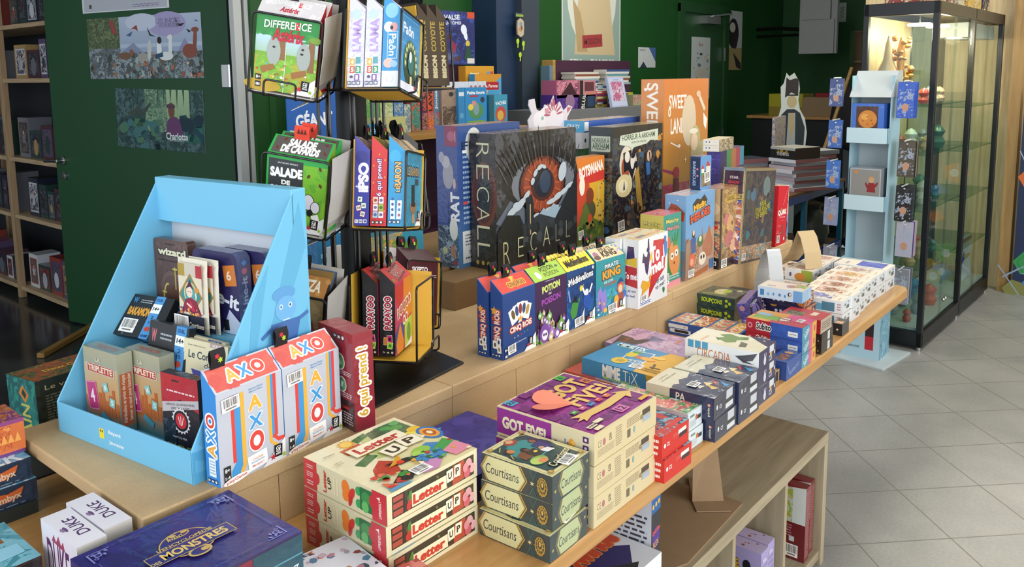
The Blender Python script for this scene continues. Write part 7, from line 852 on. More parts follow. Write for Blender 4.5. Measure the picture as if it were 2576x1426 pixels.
sqS = [R(0, 0, 1, 1, '#c8282c')]+[E(.15+.36*((i*5) % 3), .12+.075*i, .06, .07, '#d8802c') for i in range(12)]+[T('6 qui prend!', .55, .64, 2.3, .42, '#5a2a70', 90, bold=.12), T('6 qui prend!', .55, .64, 2.25, .38, '#ecdcec', 90, bold=.03)]+[B(.32+.36*(k % 2), .34-.095*(k//2), .3, .4, c) for k, c in enumerate(('#d8d0c8', '#e8e8ec', '#e4e4ec', '#8ac04a', '#9ac8e0', '#e8e8ee'))]+[E(.32+.36*(k % 2), .34-.095*(k//2), .1, .1, c) for k, c in enumerate(('#b83a34', '#6a6a90', '#6a6a90', '#3a6a2a', '#3a6a9a', '#5a5a80'))]+[I(.2, .05, .2, '#2a2a30', '#fff')]
baS = [R(0, 0, 1, 1, '#2a94c8'), E(.4, .92, .36, .4, '#3aa4d8'), T('BARON', .6, .68, 1.55, .46, '#2a1c1c', 90, bold=.14), T('BARON', .6, .68, 1.5, .4, '#e4b46a', 90, bold=.05), T('LE', .62, .49, .4, .3, '#2a1c1c', 90, bold=.1), T('LE', .62, .49, .36, .24, '#e4b46a', 90, bold=.03), B(.3, .22, .3, 1.15, '#e4eaf2', 2), B(.72, .22, .3, 1.15, '#e4eaf2', -3)]+[E(x, .36-.07*i, .08, .09, c) for i in range(5) for x, c in ((.3, '#3a5a9a'), (.72, '#b05a6a' if i % 2 else '#5a80c0'))]+[I(.18, .06, .2, '#2a4a5a', '#fff')]
baF = [N(0, 0, 1, 1, '#2b86a8', '#328fb2', '#25789a', 14.), T('LE BARON', .5, .74, .7, .17, '#1c1c22', 0, bold=.12), T('LE BARON', .5, .74, .68, .14, '#b08a50', 0, bold=.03), B(.7, .6, .2, .1, '#2a3a44'), B(.5, .42, .18, .34, '#1c2226', 3), B(.5, .28, .34, .06, '#1c2226', 3), P([(.3, .34), (.36, .2), (.5, .14), (.66, .2), (.72, .36), (.6, .26), (.42, .26)], '#8a6a4c'), P([(.44, .16), (.6, .16), (.62, .04), (.44, .04)], '#a88a68')]+corner_logo()
slT = [N(.03, .05, .97, .95, '#a8988a', '#8a7a80', '#c8bca8', 12.), T('IPSO', .6, .5, .4, .3, '#4a4060', 0, bold=.06)]
L2_ = (1.203, 1.303, 1.275); R2 = (0, rad(9.5), rad(30))
basket(L2_, R2)
rowof(L2_, R2, [('turquoise card box with a top hat, cover side of the middle front basket', '#2a94c8', '#2b86a8', '#a89878', baS, baF, [N(.03, .05, .97, .95, '#b09a7a', '#9a8468', '#c0ae90', 12.), B(.55, .5, .2, .3, '#6a5a48')]), ('red card box with orange bull heads in the middle front basket', '#c8282c', '#b82a2c', '#a89a3a', sqS, [], [N(.03, .05, .97, .95, '#a89a3a', '#8a7a34', '#b8aa4a', 12.), T('6', .5, .5, .2, .3, '#2a2420', 0, bold=.06)]), ('indigo card box with white rounded lettering and number tiles in the middle front basket', '#3a3c9c', '#2a2a60', '#9a90a0', ipS, [], slT)], .0395)
ppS = [R(0, 0, 1, 1, '#131315'), E(.4, .93, .34, .4, '#1c1c20'), T('PAPAYOO', .52, .6, 2.1, .44, '#a81e3a', 90, out='#e8e0dc', bold=.06, ow=.1), T('PAPAYOO', .52, .6, 2.05, .38, '#a01e38', 90, bold=.04), B(.5, .3, .4, .4, '#2a2a2e'), B(.38, .21, .3, .5, '#e0b080', -4), B(.38, .21, .26, .45, '#c87a3a', -4), B(.64, .24, .34, .5, '#e8d8e4', 5), B(.64, .24, .3, .46, '#c8286a', 5), E(.64, .24, .1, .12, '#1a1a1a'), B(.66, .15, .36, .42, '#d8e4a0', -10), B(.66, .15, .32, .38, '#9acb2a', -10), E(.66, .15, .1, .1, '#2f8a3a'), I(.25, .055, .22, '#131315', '#d8ccb0', first='7+')]
ppF = [R(0, 0, 1, 1, '#b8285a'), P([(.5, 1), (1, 1), (1, .45), (.6, .4), (.5, .7)], '#cf7a2a'), P([(.0, .95), (.1, 1), (.25, .92), (.42, 1), (.5, .85), (.3, .55), (0, .85)], '#b8202c'), P([(0, .3), (.25, .42), (.55, .36), (.5, .1), (0, .04)], '#3a3a80'), P([(.12, .0), (.05, .15), (.28, .42), (.5, .12), (.44, 0)], '#d07a2c'), P([(.55, .0), (.55, .38), (1, .42), (1, 0)], '#a8c04a'), E(.8, .2, .12, .16, '#5a8a3a'), P([(.55, 0), (1, .1), (1, 0)], '#dfe0e4'), T('PAPAYOO', .52, .62, .82, .18, '#e8dcc8', 12, bold=.14), T('PAPAYOO', .52, .62, .78, .14, '#a8382c', 12, bold=.04), E(.5, .42, .08, .09, '#e8dcc8'), E(.5, .42, .05, .055, '#b8382c'), E(.66, .44, .08, .09, '#e8dcc8'), E(.66, .44, .05, .055, '#b8382c')]
ppT = [R(.02, .03, .98, .97, '#b8242a'), N(.02, .03, .98, .97, '#c02c2c', '#a8202a', '#c83a30', 10.), T('PAPAYOO', .55, .5, .6, .24, '#2a1a1a', 8, bold=.14), T('PAPAYOO', .55, .5, .58, .19, '#c89088', 8, bold=.02), E(.1, .2, .05, .03, '#6a8a3a')]
L3_ = (1.213, 1.352, .968); R3 = (0, rad(4), rad(31))
basket(rot_pt(L3_, R3, (.004, -.045, -.004)), R3, depth=.15)
rowof(L3_, R3, [('black card box with pink heart cover, cover side of the lowest front basket', '#131315', '#b8285a', '#b8242a', ppS, ppF, ppT), ('black card box with red top, second in the lowest front basket', '#131315', '#b8285a', '#b8242a', ppS, [], ppT)], .0405)
# left baskets, covers towards the camera
asF = [R(0, .75, 1, 1, '#2f8a44'), R(0, .3, 1, .76, '#8ab04a', '#b8d4e8'), P([(0, .5), (1, .5), (1, .0), (0, 0)], '#7aa83a'), N(0, 0, 1, .45, '#7aae3a', '#b0a040', '#8fbf4a', 16.), R(0, .72, 1, .8, '#3a8a44'), S(3, 20, 0, .68, 1, .8, .03, .06, ['#2f8a44', '#3f9a4a']), B(.43, .56, .1, .34, '#8a6440'), B(.9, .52, .1, .5, '#8a6440'), E(.95, .74, .1, .05, '#7a9a3a'), E(.3, .52, .11, .22, '#a0a8a4'), E(.78, .5, .11, .22, '#a0a8a4'), E(.3, .58, .025, .018, '#2a2a2a'), E(.76, .6, .025, .018, '#2a2a2a'), E(.75, .54, .025, .018, '#2a2a2a'), P([(.485, 0), (.495, 0), (.5, .6), (.49, .6)], '#e8ece0'), S(5, 34, 0, .03, 1, .36, .015, .035, ['#a8703a', '#8a5a34', '#c8a84a', '#d8c87a', '#6aa0b0', '#c84a3a', '#e8e4dc']), P([(.1, .3), (.3, .36), (.34, .3), (.14, .22)], '#9a6a3a'), P([(.6, .28), (.82, .34), (.85, .27), (.62, .2)], '#9a6a3a'), E(.15, .06, .3, .1, '#c0a03a'), E(.9, .08, .22, .1, '#c0a83a'),
 T('DIFFERENCE', .5, .88, .76, .12, '#f0f2ee', 3, bold=.03, shear=.15), T('E', .655, .885, .055, .11, '#d83a3c', 3, bold=.04), T('Astérix', .52, .75, .5, .2, '#c0203a', 0, bold=.05, shear=.2), I(.08, .16, .09, '#26282c', '#fff', 2, True)]+corner_logo()
asT = [N(.02, .04, .98, .96, '#c8c4c6', '#b8b4b8', '#d6d2d4', 10.), T('DIFFERENCE', .5, .68, .6, .09, '#e4e0e0', 0, bold=.03, shear=.15), T('E', .62, .68, .05, .09, '#c83a3c', 0, bold=.04), T('Astérix', .48, .32, .3, .1, '#b0283a', 0, bold=.05, shear=.2)]
A1 = (1.027, 1.578, 1.579); AR1 = (rad(10), rad(10.4), rad(-54)); A2 = (1.010, 1.538, 1.282); AR2 = (rad(6.2), rad(9.3), rad(-60)); A3 = (1.00, 1.56, .985); AR3 = (rad(8), rad(9), rad(-58))
basket(A1, AR1, liner='#c9c6c0'); basket(A2, AR2, liner='#c9c6c0'); basket(A3, AR3, liner='#c9c6c0')
rowof(A1, AR1, [('green and sky card box with big red title, front of the top left basket', '#a8141e', '#7aa83a', '#c8c4c6', [], asF, asT), ('red edged card box behind the green and sky one in the top left basket', '#b81e28', '#b81e28', '#d8d4d4', [], [], asT)], .040)
scF = [N(0, 0, 1, 1, '#6fae2a', '#86c43a', '#5aa030', 8.), R(0, .9, 1, 1, '#2f9a44'), R(0, 0, .05, 1, '#2f9a44'), P([(.03, .93), (.6, .93), (.62, .42), (.04, .44)], '#2c3034'), T('SALADE', .33, .76, .52, .14, '#eceeec', 2, bold=.1), T('DE', .33, .63, .14, .07, '#eceeec', 0, bold=.08), T('CAFARDS', .33, .52, .54, .14, '#eceeec', 2, bold=.1), T('JACQUES ZEIMET', .35, .88, .34, .03, '#c8ccc8')]+[E(x, y, .022, .035, '#5a2c1c', r_) for x, y, r_ in ((.88, .88, 20), (.7, .76, -30), (.9, .66, 30), (.2, .42, 60), (.84, .3, 0))]+[E(.72, .42, .1, .13, '#1c1c20'), E(.72, .42, .09, .12, '#d8d8e4'), E(.84, .36, .08, .1, '#1c1c20'), E(.84, .36, .07, .09, '#d8d8e4'), E(.76, .28, .05, .06, '#15151a'), B(.86, .2, .12, .16, '#e8e8ea', 20)]+corner_logo()
scT = [R(.04, .06, .96, .94, '#55504c'), T('SALADE', .5, .68, .44, .13, '#eceae6', 0, bold=.1), T('DE CAFARDS', .5, .32, .62, .13, '#eceae6', 0, bold=.1)]+[E(x, y, .02, .035, '#6a2f22', r_) for x, y, r_ in ((.12, .3, 20), (.2, .8, -30), (.9, .35, 30), (.88, .8, 60))]
rowof(A2, AR2, [('green card box with a black nameplate and cockroaches, front of the middle left basket', '#7a9a20', '#6fae2a', '#2fa048', [], scF, scT), ('green card box behind the one with the nameplate in the middle left basket', '#2f9a44', '#2f9a44', '#2fa048', [], [], scT)], .036)
# red tabs of the left basket are drawn by recolouring the tabs
plF = [N(0, 0, 1, 1, '#8a7a58', '#9a8a64', '#7a6a4a', 10.), T('PLAZA', .6, .55, .6, .2, '#8a2c24', 0, bold=.08), T('HAUTEUR', .65, .4, .4, .06, '#2a2018', 0, bold=.03)]
plT = [R(.03, .06, .97, .94, '#a8743a')]+[E(.08+.1*i, .2+.6*(i % 2), .045, .05, '#b88848') for i in range(10)]+[T('PIZZA', .7, .5, .4, .2, '#e4dcc8', 0, bold=.05)]
rowof(A3, AR3, [('brown card box with orange top, front of the lowest left basket', '#3a2a20', '#8a7a58', '#a8743a', [], plF, plT), ('brown card box with blue striped top, second in the lowest left basket', '#3a2c24', '#5a4a34', '#3a5a80', [], [], [R(.03, .06, .97, .94, '#8a6c3a')])], .04)
# right hand baskets, brown spined games seen edge on
brS = [R(0, 0, 1, 1, '#3a2e24'), T('SKULL KING', .5, .7, 2.0, .5, '#8a7a3a', 90, bold=.05), T('PIRATES', .5, .3, 1.4, .4, '#b0a484', 90, bold=.1), I(.2, .05, .2, '#c8c0a8', '#222', 1)]
B1 = (1.50, 1.44, 1.575); BR1 = (0, rad(3), rad(96)); basket(B1, BR1, depth=.12)
brE = [R(0, 0, 1, 1, '#3a2e24'), T('COYOTE', .5, .72, 2.0, .5, '#9a863a', 90, bold=.05), T('BISON', .5, .28, 1.5, .44, '#b0a484', 90, bold=.12)]
rowof(B1, BR1, [('brown card box in the top right basket, nearest of three', '#3a2e24', '#4a3a2c', '#8a8480', brE, [], []), ('brown card box in the top right basket, middle of three', '#3a2e24', '#4a3a2c', '#8a8480', brE, [], []), ('brown card box in the top right basket, farthest of three', '#3a2e24', '#4a3a2c', '#8a8480', brE, [], [])], .036)
B2 = (1.36, 1.40, 1.275); BR2 = (0, rad(8), rad(72)); basket(B2, BR2, depth=.10)
rowof(B2, BR2, [('black card box with pink bands in the middle right basket', '#1c1a1a', '#2a2426', '#5a5650', [R(0, 0, 1, 1, '#221c1c'), T('DESTINS', .5, .5, 2.2, .4, '#c8a8a0', 90, bold=.05)], [], []), ('black card box behind the pink banded one in the middle right basket', '#2a2422', '#2a2426', '#5a5650', [R(0, 0, 1, 1, '#2a2220'), T('TARTINE', .5, .5, 2.2, .4, '#b8a880', 90, bold=.05)], [], [])], .038)
skF = [N(0, 0, 1, 1, '#4a1420', '#5a1a28', '#40101c', 8.), R(.1, .74, .95, .75, '#c8bcb8'), R(.1, .77, .95, .78, '#c8bcb8'), T('SKEPTO', .4, .86, .5, .09, '#e0d8d4', 0, bold=.06)]+[B(x, y, .17, .12, c, 8) for x, y, c in ((.7, .62, '#3a7aa0'), (.75, .5, '#6aa090'), (.5, .34, '#2a6a90'), (.65, .3, '#3a7aa0'), (.8, .28, '#4a8ab0'), (.55, .06, '#3a7aa0'))]+[R(.1, .6, .9, .605, '#6a2030'), R(.1, .44, .9, .445, '#6a2030')]
B3 = (1.345, 1.46, .985); BR3 = (rad(-6), rad(14), rad(10)); basket(B3, BR3, depth=.10)
rowof(B3, BR3, [('maroon card box with blue card symbols tilting in the lowest right basket', '#4a1420', '#4a1420', '#3a1018', [], skF, []), ('maroon card box with a white edge behind its neighbour in the lowest right basket', '#c8c4c8', '#4a1420', '#d8d4d8', [], [], [])], .037)
for o in [q for q in bpy.data.objects if q.get('label', '').startswith('green card box')]:
        for ch in [c_ for c_ in o.children if c_.name.startswith('hang_tab')]: bpy.data.objects.remove(ch)
        hang_tab(o, .137*.45, .036, .198, '#d2402c', .034, .03)
# ---------------------------------------------------------------- background helper: upright box whose front fills a measured rectangle at depth Y
def bg(label, x0, y0, x1, y1, Y, th, cols, arts=None, cat='game box', name='game_box', mat=None, zb=None, rz=0, group=None, z0=None):
    a = pY(x0, y1, Y); b = pY(x1, y1, Y); t = pY((x0+x1)/2, y0, Y); z = z0 if z0 is not None else min(a.z, b.z)
    return gbox(name, label, (a.x, Y, z), rz, (b.x-a.x, th, t.z-z), cols, arts, mat=mat, cat=cat, group=group, bev=.001)
def pic(pal, sc=14, extra=()): return [N(.02, .02, .98, .98, *pal, sc)]+list(extra)
MAR = simple('maroon_panel', '#3a1630', .6, noise=.05); GREYL = simple('grey_laminate', '#6a6c6e', .5, noise=.05)
# children's game shelf left of the slate column
ks = empty('game_shelf', (2.75, 3.25, 0)); tag(ks, 'maroon backed shelf of children games by the slate column', 'shelf')
def kp(name, x0, y0, z0, x1, y1, z1, mat, p=ks, o=(2.75, 3.25)): return slab(name, x0-o[0], y0-o[1], z0, x1-o[0], y1-o[1], z1, mat, p, .002)
kp('back_panel', 2.75, 3.62, .1, 3.90, 3.66, 1.665, MAR); kp('shelf_board', 2.75, 3.14, 1.262, 3.95, 3.62, 1.292, wood('yellow_pine_board', '#9a7034', '#b88a48', 5)); kp('shelf_board', 2.75, 3.12, .70, 3.95, 3.62, .73, MAR); kp('plinth', 2.75, 3.2, 0, 3.95, 3.62, .1, MAR); kp('side_panel', 2.72, 3.2, 0, 2.75, 3.66, 1.3, MAR); kp('side_panel', 3.95, 3.2, 0, 3.98, 3.66, 1.3, MAR)
SB = 1.2925
bg('deep blue ghost story box with a white ghost standing on top of the maroon panel', 1103, 28, 1195, 155, 3.6, .08, {'*': '#1c2a6a', 'F': '#27306e'}, {'F': pic(('#222c6c', '#2f4a9a', '#1a1c4a'), 10, [T('VALSE', .38, .88, .42, .09, '#d8dce8', 3, bold=.05), T('FANTÔMES', .38, .78, .5, .07, '#c8ccdc', 3, bold=.05), E(.7, .66, .08, .1, '#dfe6f0', 20), E(.74, .56, .05, .1, '#dfe6f0', 20), R(.8, .88, 1, 1, '#c84a2c'), P([(.3, .5), (.5, .36), (.44, .22), (.34, .24)], '#8a2444'), E(.3, .53, .05, .05, '#4a2a2a'), E(.8, .4, .06, .06, '#c8b84a'), P([(.7, .1), (.92, .1), (.84, .36), (.78, .36)], '#1c4a34'), P([(.4, .1), (.6, .2), (.56, .05)], '#4a2a40'), R(.78, .02, .98, .12, '#d0d0cc')])}, z0=1.667)
bg('dark blue upright box next to the ghost story box on the maroon panel', 1085, 30, 1101, 155, 3.6, .08, '#14225a', {'F': [T('VALSE', .5, .5, 3.2, .5, '#b8c0e0', -90, bold=.05)]}, z0=1.667)
bg('pale picture box behind the wire basket on the maroon panel', 1062, 60, 1083, 155, 3.58, .05, '#8ab0b8', {'F': pic(('#b8a84a', '#8aa84a', '#5a90b0'))}, z0=1.667)
bg('orange yellow activity box with an arched window at the back of the game shelf', 1172, 166, 1243, 235, 3.5, .06, {'*': '#c88a24', 'F': '#cf9228'}, {'F': [E(.55, .5, .4, .32, '#d8d4c8'), E(.55, .48, .34, .26, '#4a4a40'), T('tiptoi', .3, .85, .3, .12, '#e8d8b0', bold=.05), B(.8, .86, .1, .12, '#6a90b0'), B(.92, .86, .1, .12, '#b84a3a')]}, z0=SB)
bg('blue and green farm game box with a red banner on the game shelf', 1196, 186, 1262, 290, 3.44, .05, {'*': '#3a90c0', 'F': '#c8b888'}, {'F': [R(0, .7, 1, 1, '#c88a2c'), P([(.5, .7), (1, .95), (1, .6), (.4, .5)], '#4a9ac8'), R(.3, .68, .9, .84, '#a8202c'), T('La Ferme', .6, .76, .5, .08, '#e8dcdc', bold=.04), N(0, 0, 1, .5, '#8aa86a', '#c8c09a', '#6a8a4a', 16.)]}, z0=SB)
bg('row of white spined books standing on the game shelf', 1122, 205, 1224, 300, 3.40, .03, {'*': '#c8ccd4', 'F': '#ccd0d8'}, {'F': [E(.62+.11*i, .86, .035, .04, '#a86a70') for i in range(4)]+[R(.55+.12*i, 0, .555+.12*i, 1, '#9a9ea8') for i in range(4)]}, z0=SB, cat='books', name='book_set')
bg('sky blue mouse picture game on the game shelf', 1171, 220, 1225, 305, 3.34, .05, {'*': '#2f86c0', 'F': '#2c84c0'}, {'F': [T('Petite Souris', .5, .87, .8, .1, '#e8eef0', bold=.05), R(.2, .76, .6, .8, '#b02a34'), E(.5, .4, .35, .26, '#4a8a5a'), E(.5, .45, .14, .2, '#7a98a0'), E(.4, .6, .1, .08, '#c88a8a'), E(.25, .5, .12, .1, '#d8c84a'), E(.8, .68, .1, .09, '#2a3a44'), R(.1, 0, .9, .15, '#6a9a4a')]}, z0=SB)
bg('narrow sky blue box beside the mouse picture game', 1154, 222, 1170, 305, 3.34, .05, '#2f80b8', {'F': [E(.5, .3, .3, .3, '#5aa0c8'), R(.1, .8, .9, .9, '#d0dce4')]}, z0=SB)
bg('beige detective game with a brown scene on the game shelf', 1112, 222, 1152, 305, 3.36, .04, {'*': '#8a7468', 'F': '#94806f'}, {'F': pic(('#94806f', '#9c8878', '#8a7668'), 10, [N(.05, .05, .95, .55, '#5a4a40', '#8a7a68', '#3a3230', 20.), E(.6, .85, .15, .1, '#2a2a2a')])}, z0=SB)
bg('small teal and red crowd picture box at the right end of the game shelf', 1232, 238, 1277, 312, 3.34, .05, {'*': '#2a7a9a', 'F': '#3a90b0'}, {'F': [R(0, 0, .25, 1, '#1f5a6a'), T('VACHES', .62, .72, .6, .12, '#dfe6ea', 4, bold=.05), E(.62, .35, .3, .28, '#b84a4a'), E(.6, .3, .18, .18, '#c8a84a')]}, z0=SB)
for i, (x0, x1, c, t) in enumerate(((1062, 1076, '#4a2444', 'DÉLICIEU'), (1077, 1092, '#c8502c', 'LAVE'), (1093, 1106, '#5a7a9a', 'Jouet'), (1107, 1119, '#c8a02c', 'Jouet'))):
    bg(['dark plum', 'orange and purple', 'slate blue', 'yellow'][i]+' narrow game box in the row left of the beige detective game', x0, 220, x1, 325, 3.38, .05, c, {'F': [T(t, .5, .7, 2.6, .6, ['#c85a3a', '#2a1a20', '#c8d8e0', '#e8e0c0'][i], 90, bold=.06), N(.0, .0, 1, .4, c, '#8a4a7a', '#d0a040', 30.)]}, z0=SB)
for i, (x0, x1, y0, c, pal) in enumerate(((880, 956, 240, '#4f8a3a', ('#5a9a44', '#8ab04a', '#3a7a6a')), (958, 990, 258, '#9ab07a', ('#b8c08a', '#8aa46a', '#d0c8a0')), (992, 1016, 250, '#3a70b0', ('#3a70b0', '#5a90c8', '#c8b84a')), (1018, 1034, 262, '#8a9a90', ('#8a9aa0', '#c8ccb8', '#4a6a70')), (1036, 1058, 255, '#a84a34', ('#4a8a7a', '#b85a3a', '#2a5a54')))):
    bg(['green meadow', 'pale floral', 'blue and yellow', 'grey animal', 'red and teal'][i]+' picture game standing on the game shelf behind the rack', x0, y0, x1, 322, 3.3, .04, c, {'F': pic(pal, 16)}, z0=SB)
bg('low yellow letter game box lying in front of the picture games', 935, 295, 1020, 312, 3.24, .04, '#b8b878', {'F': [B(.1+.15*i, .5, .06, .1, '#4a7a6a') for i in range(6)]}, z0=SB)
bg('long pale blue letter game at the front edge of the game shelf', 915, 312, 965, 330, 3.2, .04, '#3f94c0', {'F': [T('blog', .5, .5, .6, .2, '#d8e4e8', bold=.05)]}, z0=SB)
m = MB(); a = pY(722, 335, 3.0); b = pY(850, 335, 3.0); w = b.x-a.x; h = .42; q = [(0, 0), (w, 0), (w, h*.78), (w*.86, h*.95), (w*.65, h), (w*.35, h), (w*.14, h*.95), (0, h*.78)]; m.prism(q, 0, .006, '#1f5aa8', Matrix.Rotation(math.pi/2, 4, 'X')); f = Face(m, (0, -.0062, 0), (1, 0, 0), (0, 0, 1), w, h); f.draw([T('et trouve', .52, .55, .6, .16, '#e4e8ee', 3, bold=.05), T('GÉANT', .52, .3, .72, .26, '#e4e8ee', 3, bold=.06), E(.85, .62, .05, .07, '#c85a6a'), P([(0, .78), (.14, .95), (.1, .7), (0, .66)], '#b8b03a')])
o = m.build('cardboard_sign', CARD); o.location = (a.x, 3.0, 1.292); tag(o, 'blue rounded cardboard sign with big white letters behind the wire rack', 'sign'); slab('sign_shelf', 0, 0, 0, .1, .1, .1, MAR, None) if False else None
sg = slab('display_stand', a.x-.03, 2.96, 0, b.x+.35, 3.1, 1.292, MAR, None, .003, None); tag(sg, 'dark maroon stand carrying the blue rounded sign behind the rack', 'display stand')
# games on the bench behind the rack
bg('teal blue board game box with a coloured map lid, seen through the foot of the rack', 925, 585, 1068, 720, 1.86, .06, {'*': '#2a7a94', 'F': '#2f86a0'}, {'F': [N(0, 0, .62, 1, '#8a8a7a', '#5a8a3a', '#c89a3a', 22.), E(.4, .5, .22, .18, '#5a8a34'), E(.5, .35, .12, .1, '#b8a83a'), B(.25, .82, .4, .14, '#c8ccc8', 3), L(.1, .78, .4, .86, 2, '#5a6a6a'), T('ECOSSE', .78, .68, .4, .08, '#d0dce0', -40), R(.6, .8, .9, .9, '#5a8a3a')]}, z0=BZ, mat=WRAP)
bg('blue game box with white printed text standing behind the lowest left basket', 800, 540, 880, 660, 1.95, .06, {'*': '#1f6a98', 'F': '#22709e'}, {'F': [T('ALBION', .6, .88, .7, .12, '#d8e4ea', bold=.06), L(.1, .2, .95, .75, 8, '#8ab8d0')]}, z0=BZ, mat=WRAP)
bg('white card pack with small lettering behind the lowest left basket', 835, 620, 868, 700, 1.84, .02, '#c0c0bc', {'F': [T('RICHESSES', .5, .6, .8, .14, '#4a4a4a', 20)]}, z0=BZ)
# manga shelf right of the column
mk = empty('book_shelf', (4.3, 3.3, 0)); tag(mk, 'grey cabinet with a maroon back panel and piles of books right of the slate column', 'book shelf')
def kq(name, x0, y0, z0, x1, y1, z1, mat): return slab(name, x0-4.3, y0-3.3, z0, x1-4.3, y1-3.3, z1, mat, mk, .002)
kq('cabinet', 4.3, 3.18, 0, 5.65, 3.6, 1.36, GREYL); kq('back_panel', 4.73, 3.56, 1.36, 5.84, 3.6, 1.70, MAR); kq('panel_edge', 4.70, 3.5, 1.36, 4.73, 3.6, 1.70, wood('panel_edge_wood', '#9a7a3a', '#b08c48')); kq('side_panel', 4.66, 3.5, 1.36, 4.70, 3.58, 1.66, simple('steel_blue_panel', '#5f7a8a', .5))
CT = 1.361
def bk(label, x0, y0, x1, y1, c, arts=None, Y=3.3, th=.13, cat='book', name='book', group=None, z0=None): return bg(label, x0, y0, x1, y1, Y, th, c, arts, cat, name, CARD, z0=z0, group=group)
bk('violet manga box set with dark haired figures, lowest left on the grey cabinet', 1399, 238, 1457, 272, '#4a2a80', {'F': pic(('#4a2a86', '#6a3aa0', '#2a1a40'), 20, [E(.6, .5, .2, .2, '#8a6a8a')])}, z0=CT, cat='book set')
bk('pink and black manga box set, upper left on the grey cabinet', 1400, 202, 1457, 237, '#a85a7a', {'F': pic(('#b86a80', '#6a2a4a', '#d8a0a8'), 16, [P([(.2, .2), (.6, .9), (.9, .2)], '#3a1a2a')])}, z0=CT+.075, cat='book set')
bk('black manga box with a blue cover picture on the grey cabinet', 1458, 238, 1498, 272, '#17181c', {'F': [R(.5, .1, .95, .9, '#1c3a5a'), T('BLUE', .25, .5, .5, .2, '#d8d8dc', 80)]}, Y=3.29, z0=CT, cat='book set')
bk('pink boxed comic with a dark window, above the black box', 1459, 202, 1498, 237, '#b87a80', {'F': [R(.3, .35, .9, .9, '#5a2a34'), L(.4, .1, .9, .3, 2, '#c87a4a'), R(0, 0, .2, 1, '#1c1c20')]}, Y=3.29, z0=CT+.079, cat='book set')
pal = ['#b8a03a', '#a83a6a', '#c8c4bc', '#2a2a44', '#c85a3a', '#5a8ab0', '#8a2a3a', '#d8d4c8', '#4a3a6a', '#a8a02c', '#3a6a8a']
for col_, (x0, x1, n, yb) in enumerate(((1500, 1527, 9, 270), (1528, 1552, 8, 270), (1566, 1592, 5, 262))):
    for i in range(n):
        a = pY(x0+(i*5) % 4-2, yb, 3.3); b = pY(x1+(i*3) % 5-2, yb, 3.3); c = pal[(i*3+col_*4) % 11]
        gbox('book', ['left', 'middle', 'right'][col_]+' pile of the lying coloured manga books on the grey cabinet', (a.x, 3.3, CT+.0192*i), 0, (b.x-a.x, .11, .0185), {'*': '#c8c4b8', 'F': c}, {'F': [R(.1, .3, .6, .7, '#d8d4d0' if i % 2 else '#2a2a30')]}, cat='book', group=['left', 'middle', 'right'][col_]+' pile of manga on the grey cabinet')
for col_, (x0, x1, n, zz, nm) in enumerate(((1445, 1510, 6, CT+.155, 'left'), (1524, 1586, 7, CT+.155, 'right'))):
    for i in range(n):
        a = pY(x0+(i*7) % 5, 230, 3.42); b = pY(x1-(i*5) % 7, 230, 3.42); gbox('book', 'book in the '+nm+' upper pile of books against the maroon panel', (a.x, 3.42, zz+.0165*i), 0, (b.x-a.x, .12, .016), {'*': '#c4c0b4', 'F': ['#c8c8c4', '#2f4a7a', '#8aa0a8', '#d0ccc4', '#7a4a3a', '#c0bcb0', '#5a8a94'][(i+col_*2) % 7]}, cat='book', group=nm+' upper pile of books against the maroon panel')
    kq('book_rest', pY(x0, 230, 3.42).x, 3.42, CT, pY(x1, 230, 3.42).x, 3.54, zz, MAR)
o = bk('pale blue framed manga volume leaning in front of the book piles', 1538, 192, 1582, 276, '#a8b4d0', {'F': [R(.06, .05, .94, .95, '#b8c0d8'), N(.14, .2, .86, .85, '#b85a7a', '#d8c8d0', '#8a6a9a', 26.), T('JOJO', .5, .9, .4, .05, '#5a6a90')]}, Y=3.2, th=.02, z0=CT); o.rotation_euler = (rad(-12), 0, rad(4)); o.location.y = 3.19
bk('small coloured manga volume lying right of the leaning one', 1592, 238, 1613, 270, '#8a8a6a', {'F': pic(('#a85a6a', '#6a9a5a', '#c8c0a0'), 30)}, Y=3.22, z0=CT)
# ---------------------------------------------------------------- shelving with boxed figures seen past the door
PINE = wood('raw_pine', '#a08868', '#bda583', 5, 1, .6); PINEV = wood('raw_pine_upright', '#94795a', '#ad9270', 5, 2, .6)
fs_ = empty('figure_shelving', (2.25, 5.3, 0)); tag(fs_, 'raw pine open shelving full of boxed figures seen past the dark green door', 'shelving')
ZS = (.09, .63, 1.05, 1.61, 1.98, 2.4)
for z in ZS: slab('shelf_board', 0, .42, z-.03, .42, 3.6, z, PINE, fs_, .002)
for y in (1.28, 2.6): slab('upright', -.012, y, 0, .03, y+.05, 2.5, PINEV, fs_, .002); slab('upright', .39, y, 0, .42, y+.05, 2.5, PINEV, fs_, .002)
rr = random.Random(5); FW = ['#c8ccd4', '#2a2c34', '#4a2a34', '#8a3a34', '#1c2438', '#6a6e78', '#b0b4bc', '#24403c', '#a88a5a', '#2a2a30', '#5a4a6a']
kinds = ['dark', 'silver wrapped', 'clear windowed', 'pale', 'black', 'dusky red', 'blue grey', 'brown']
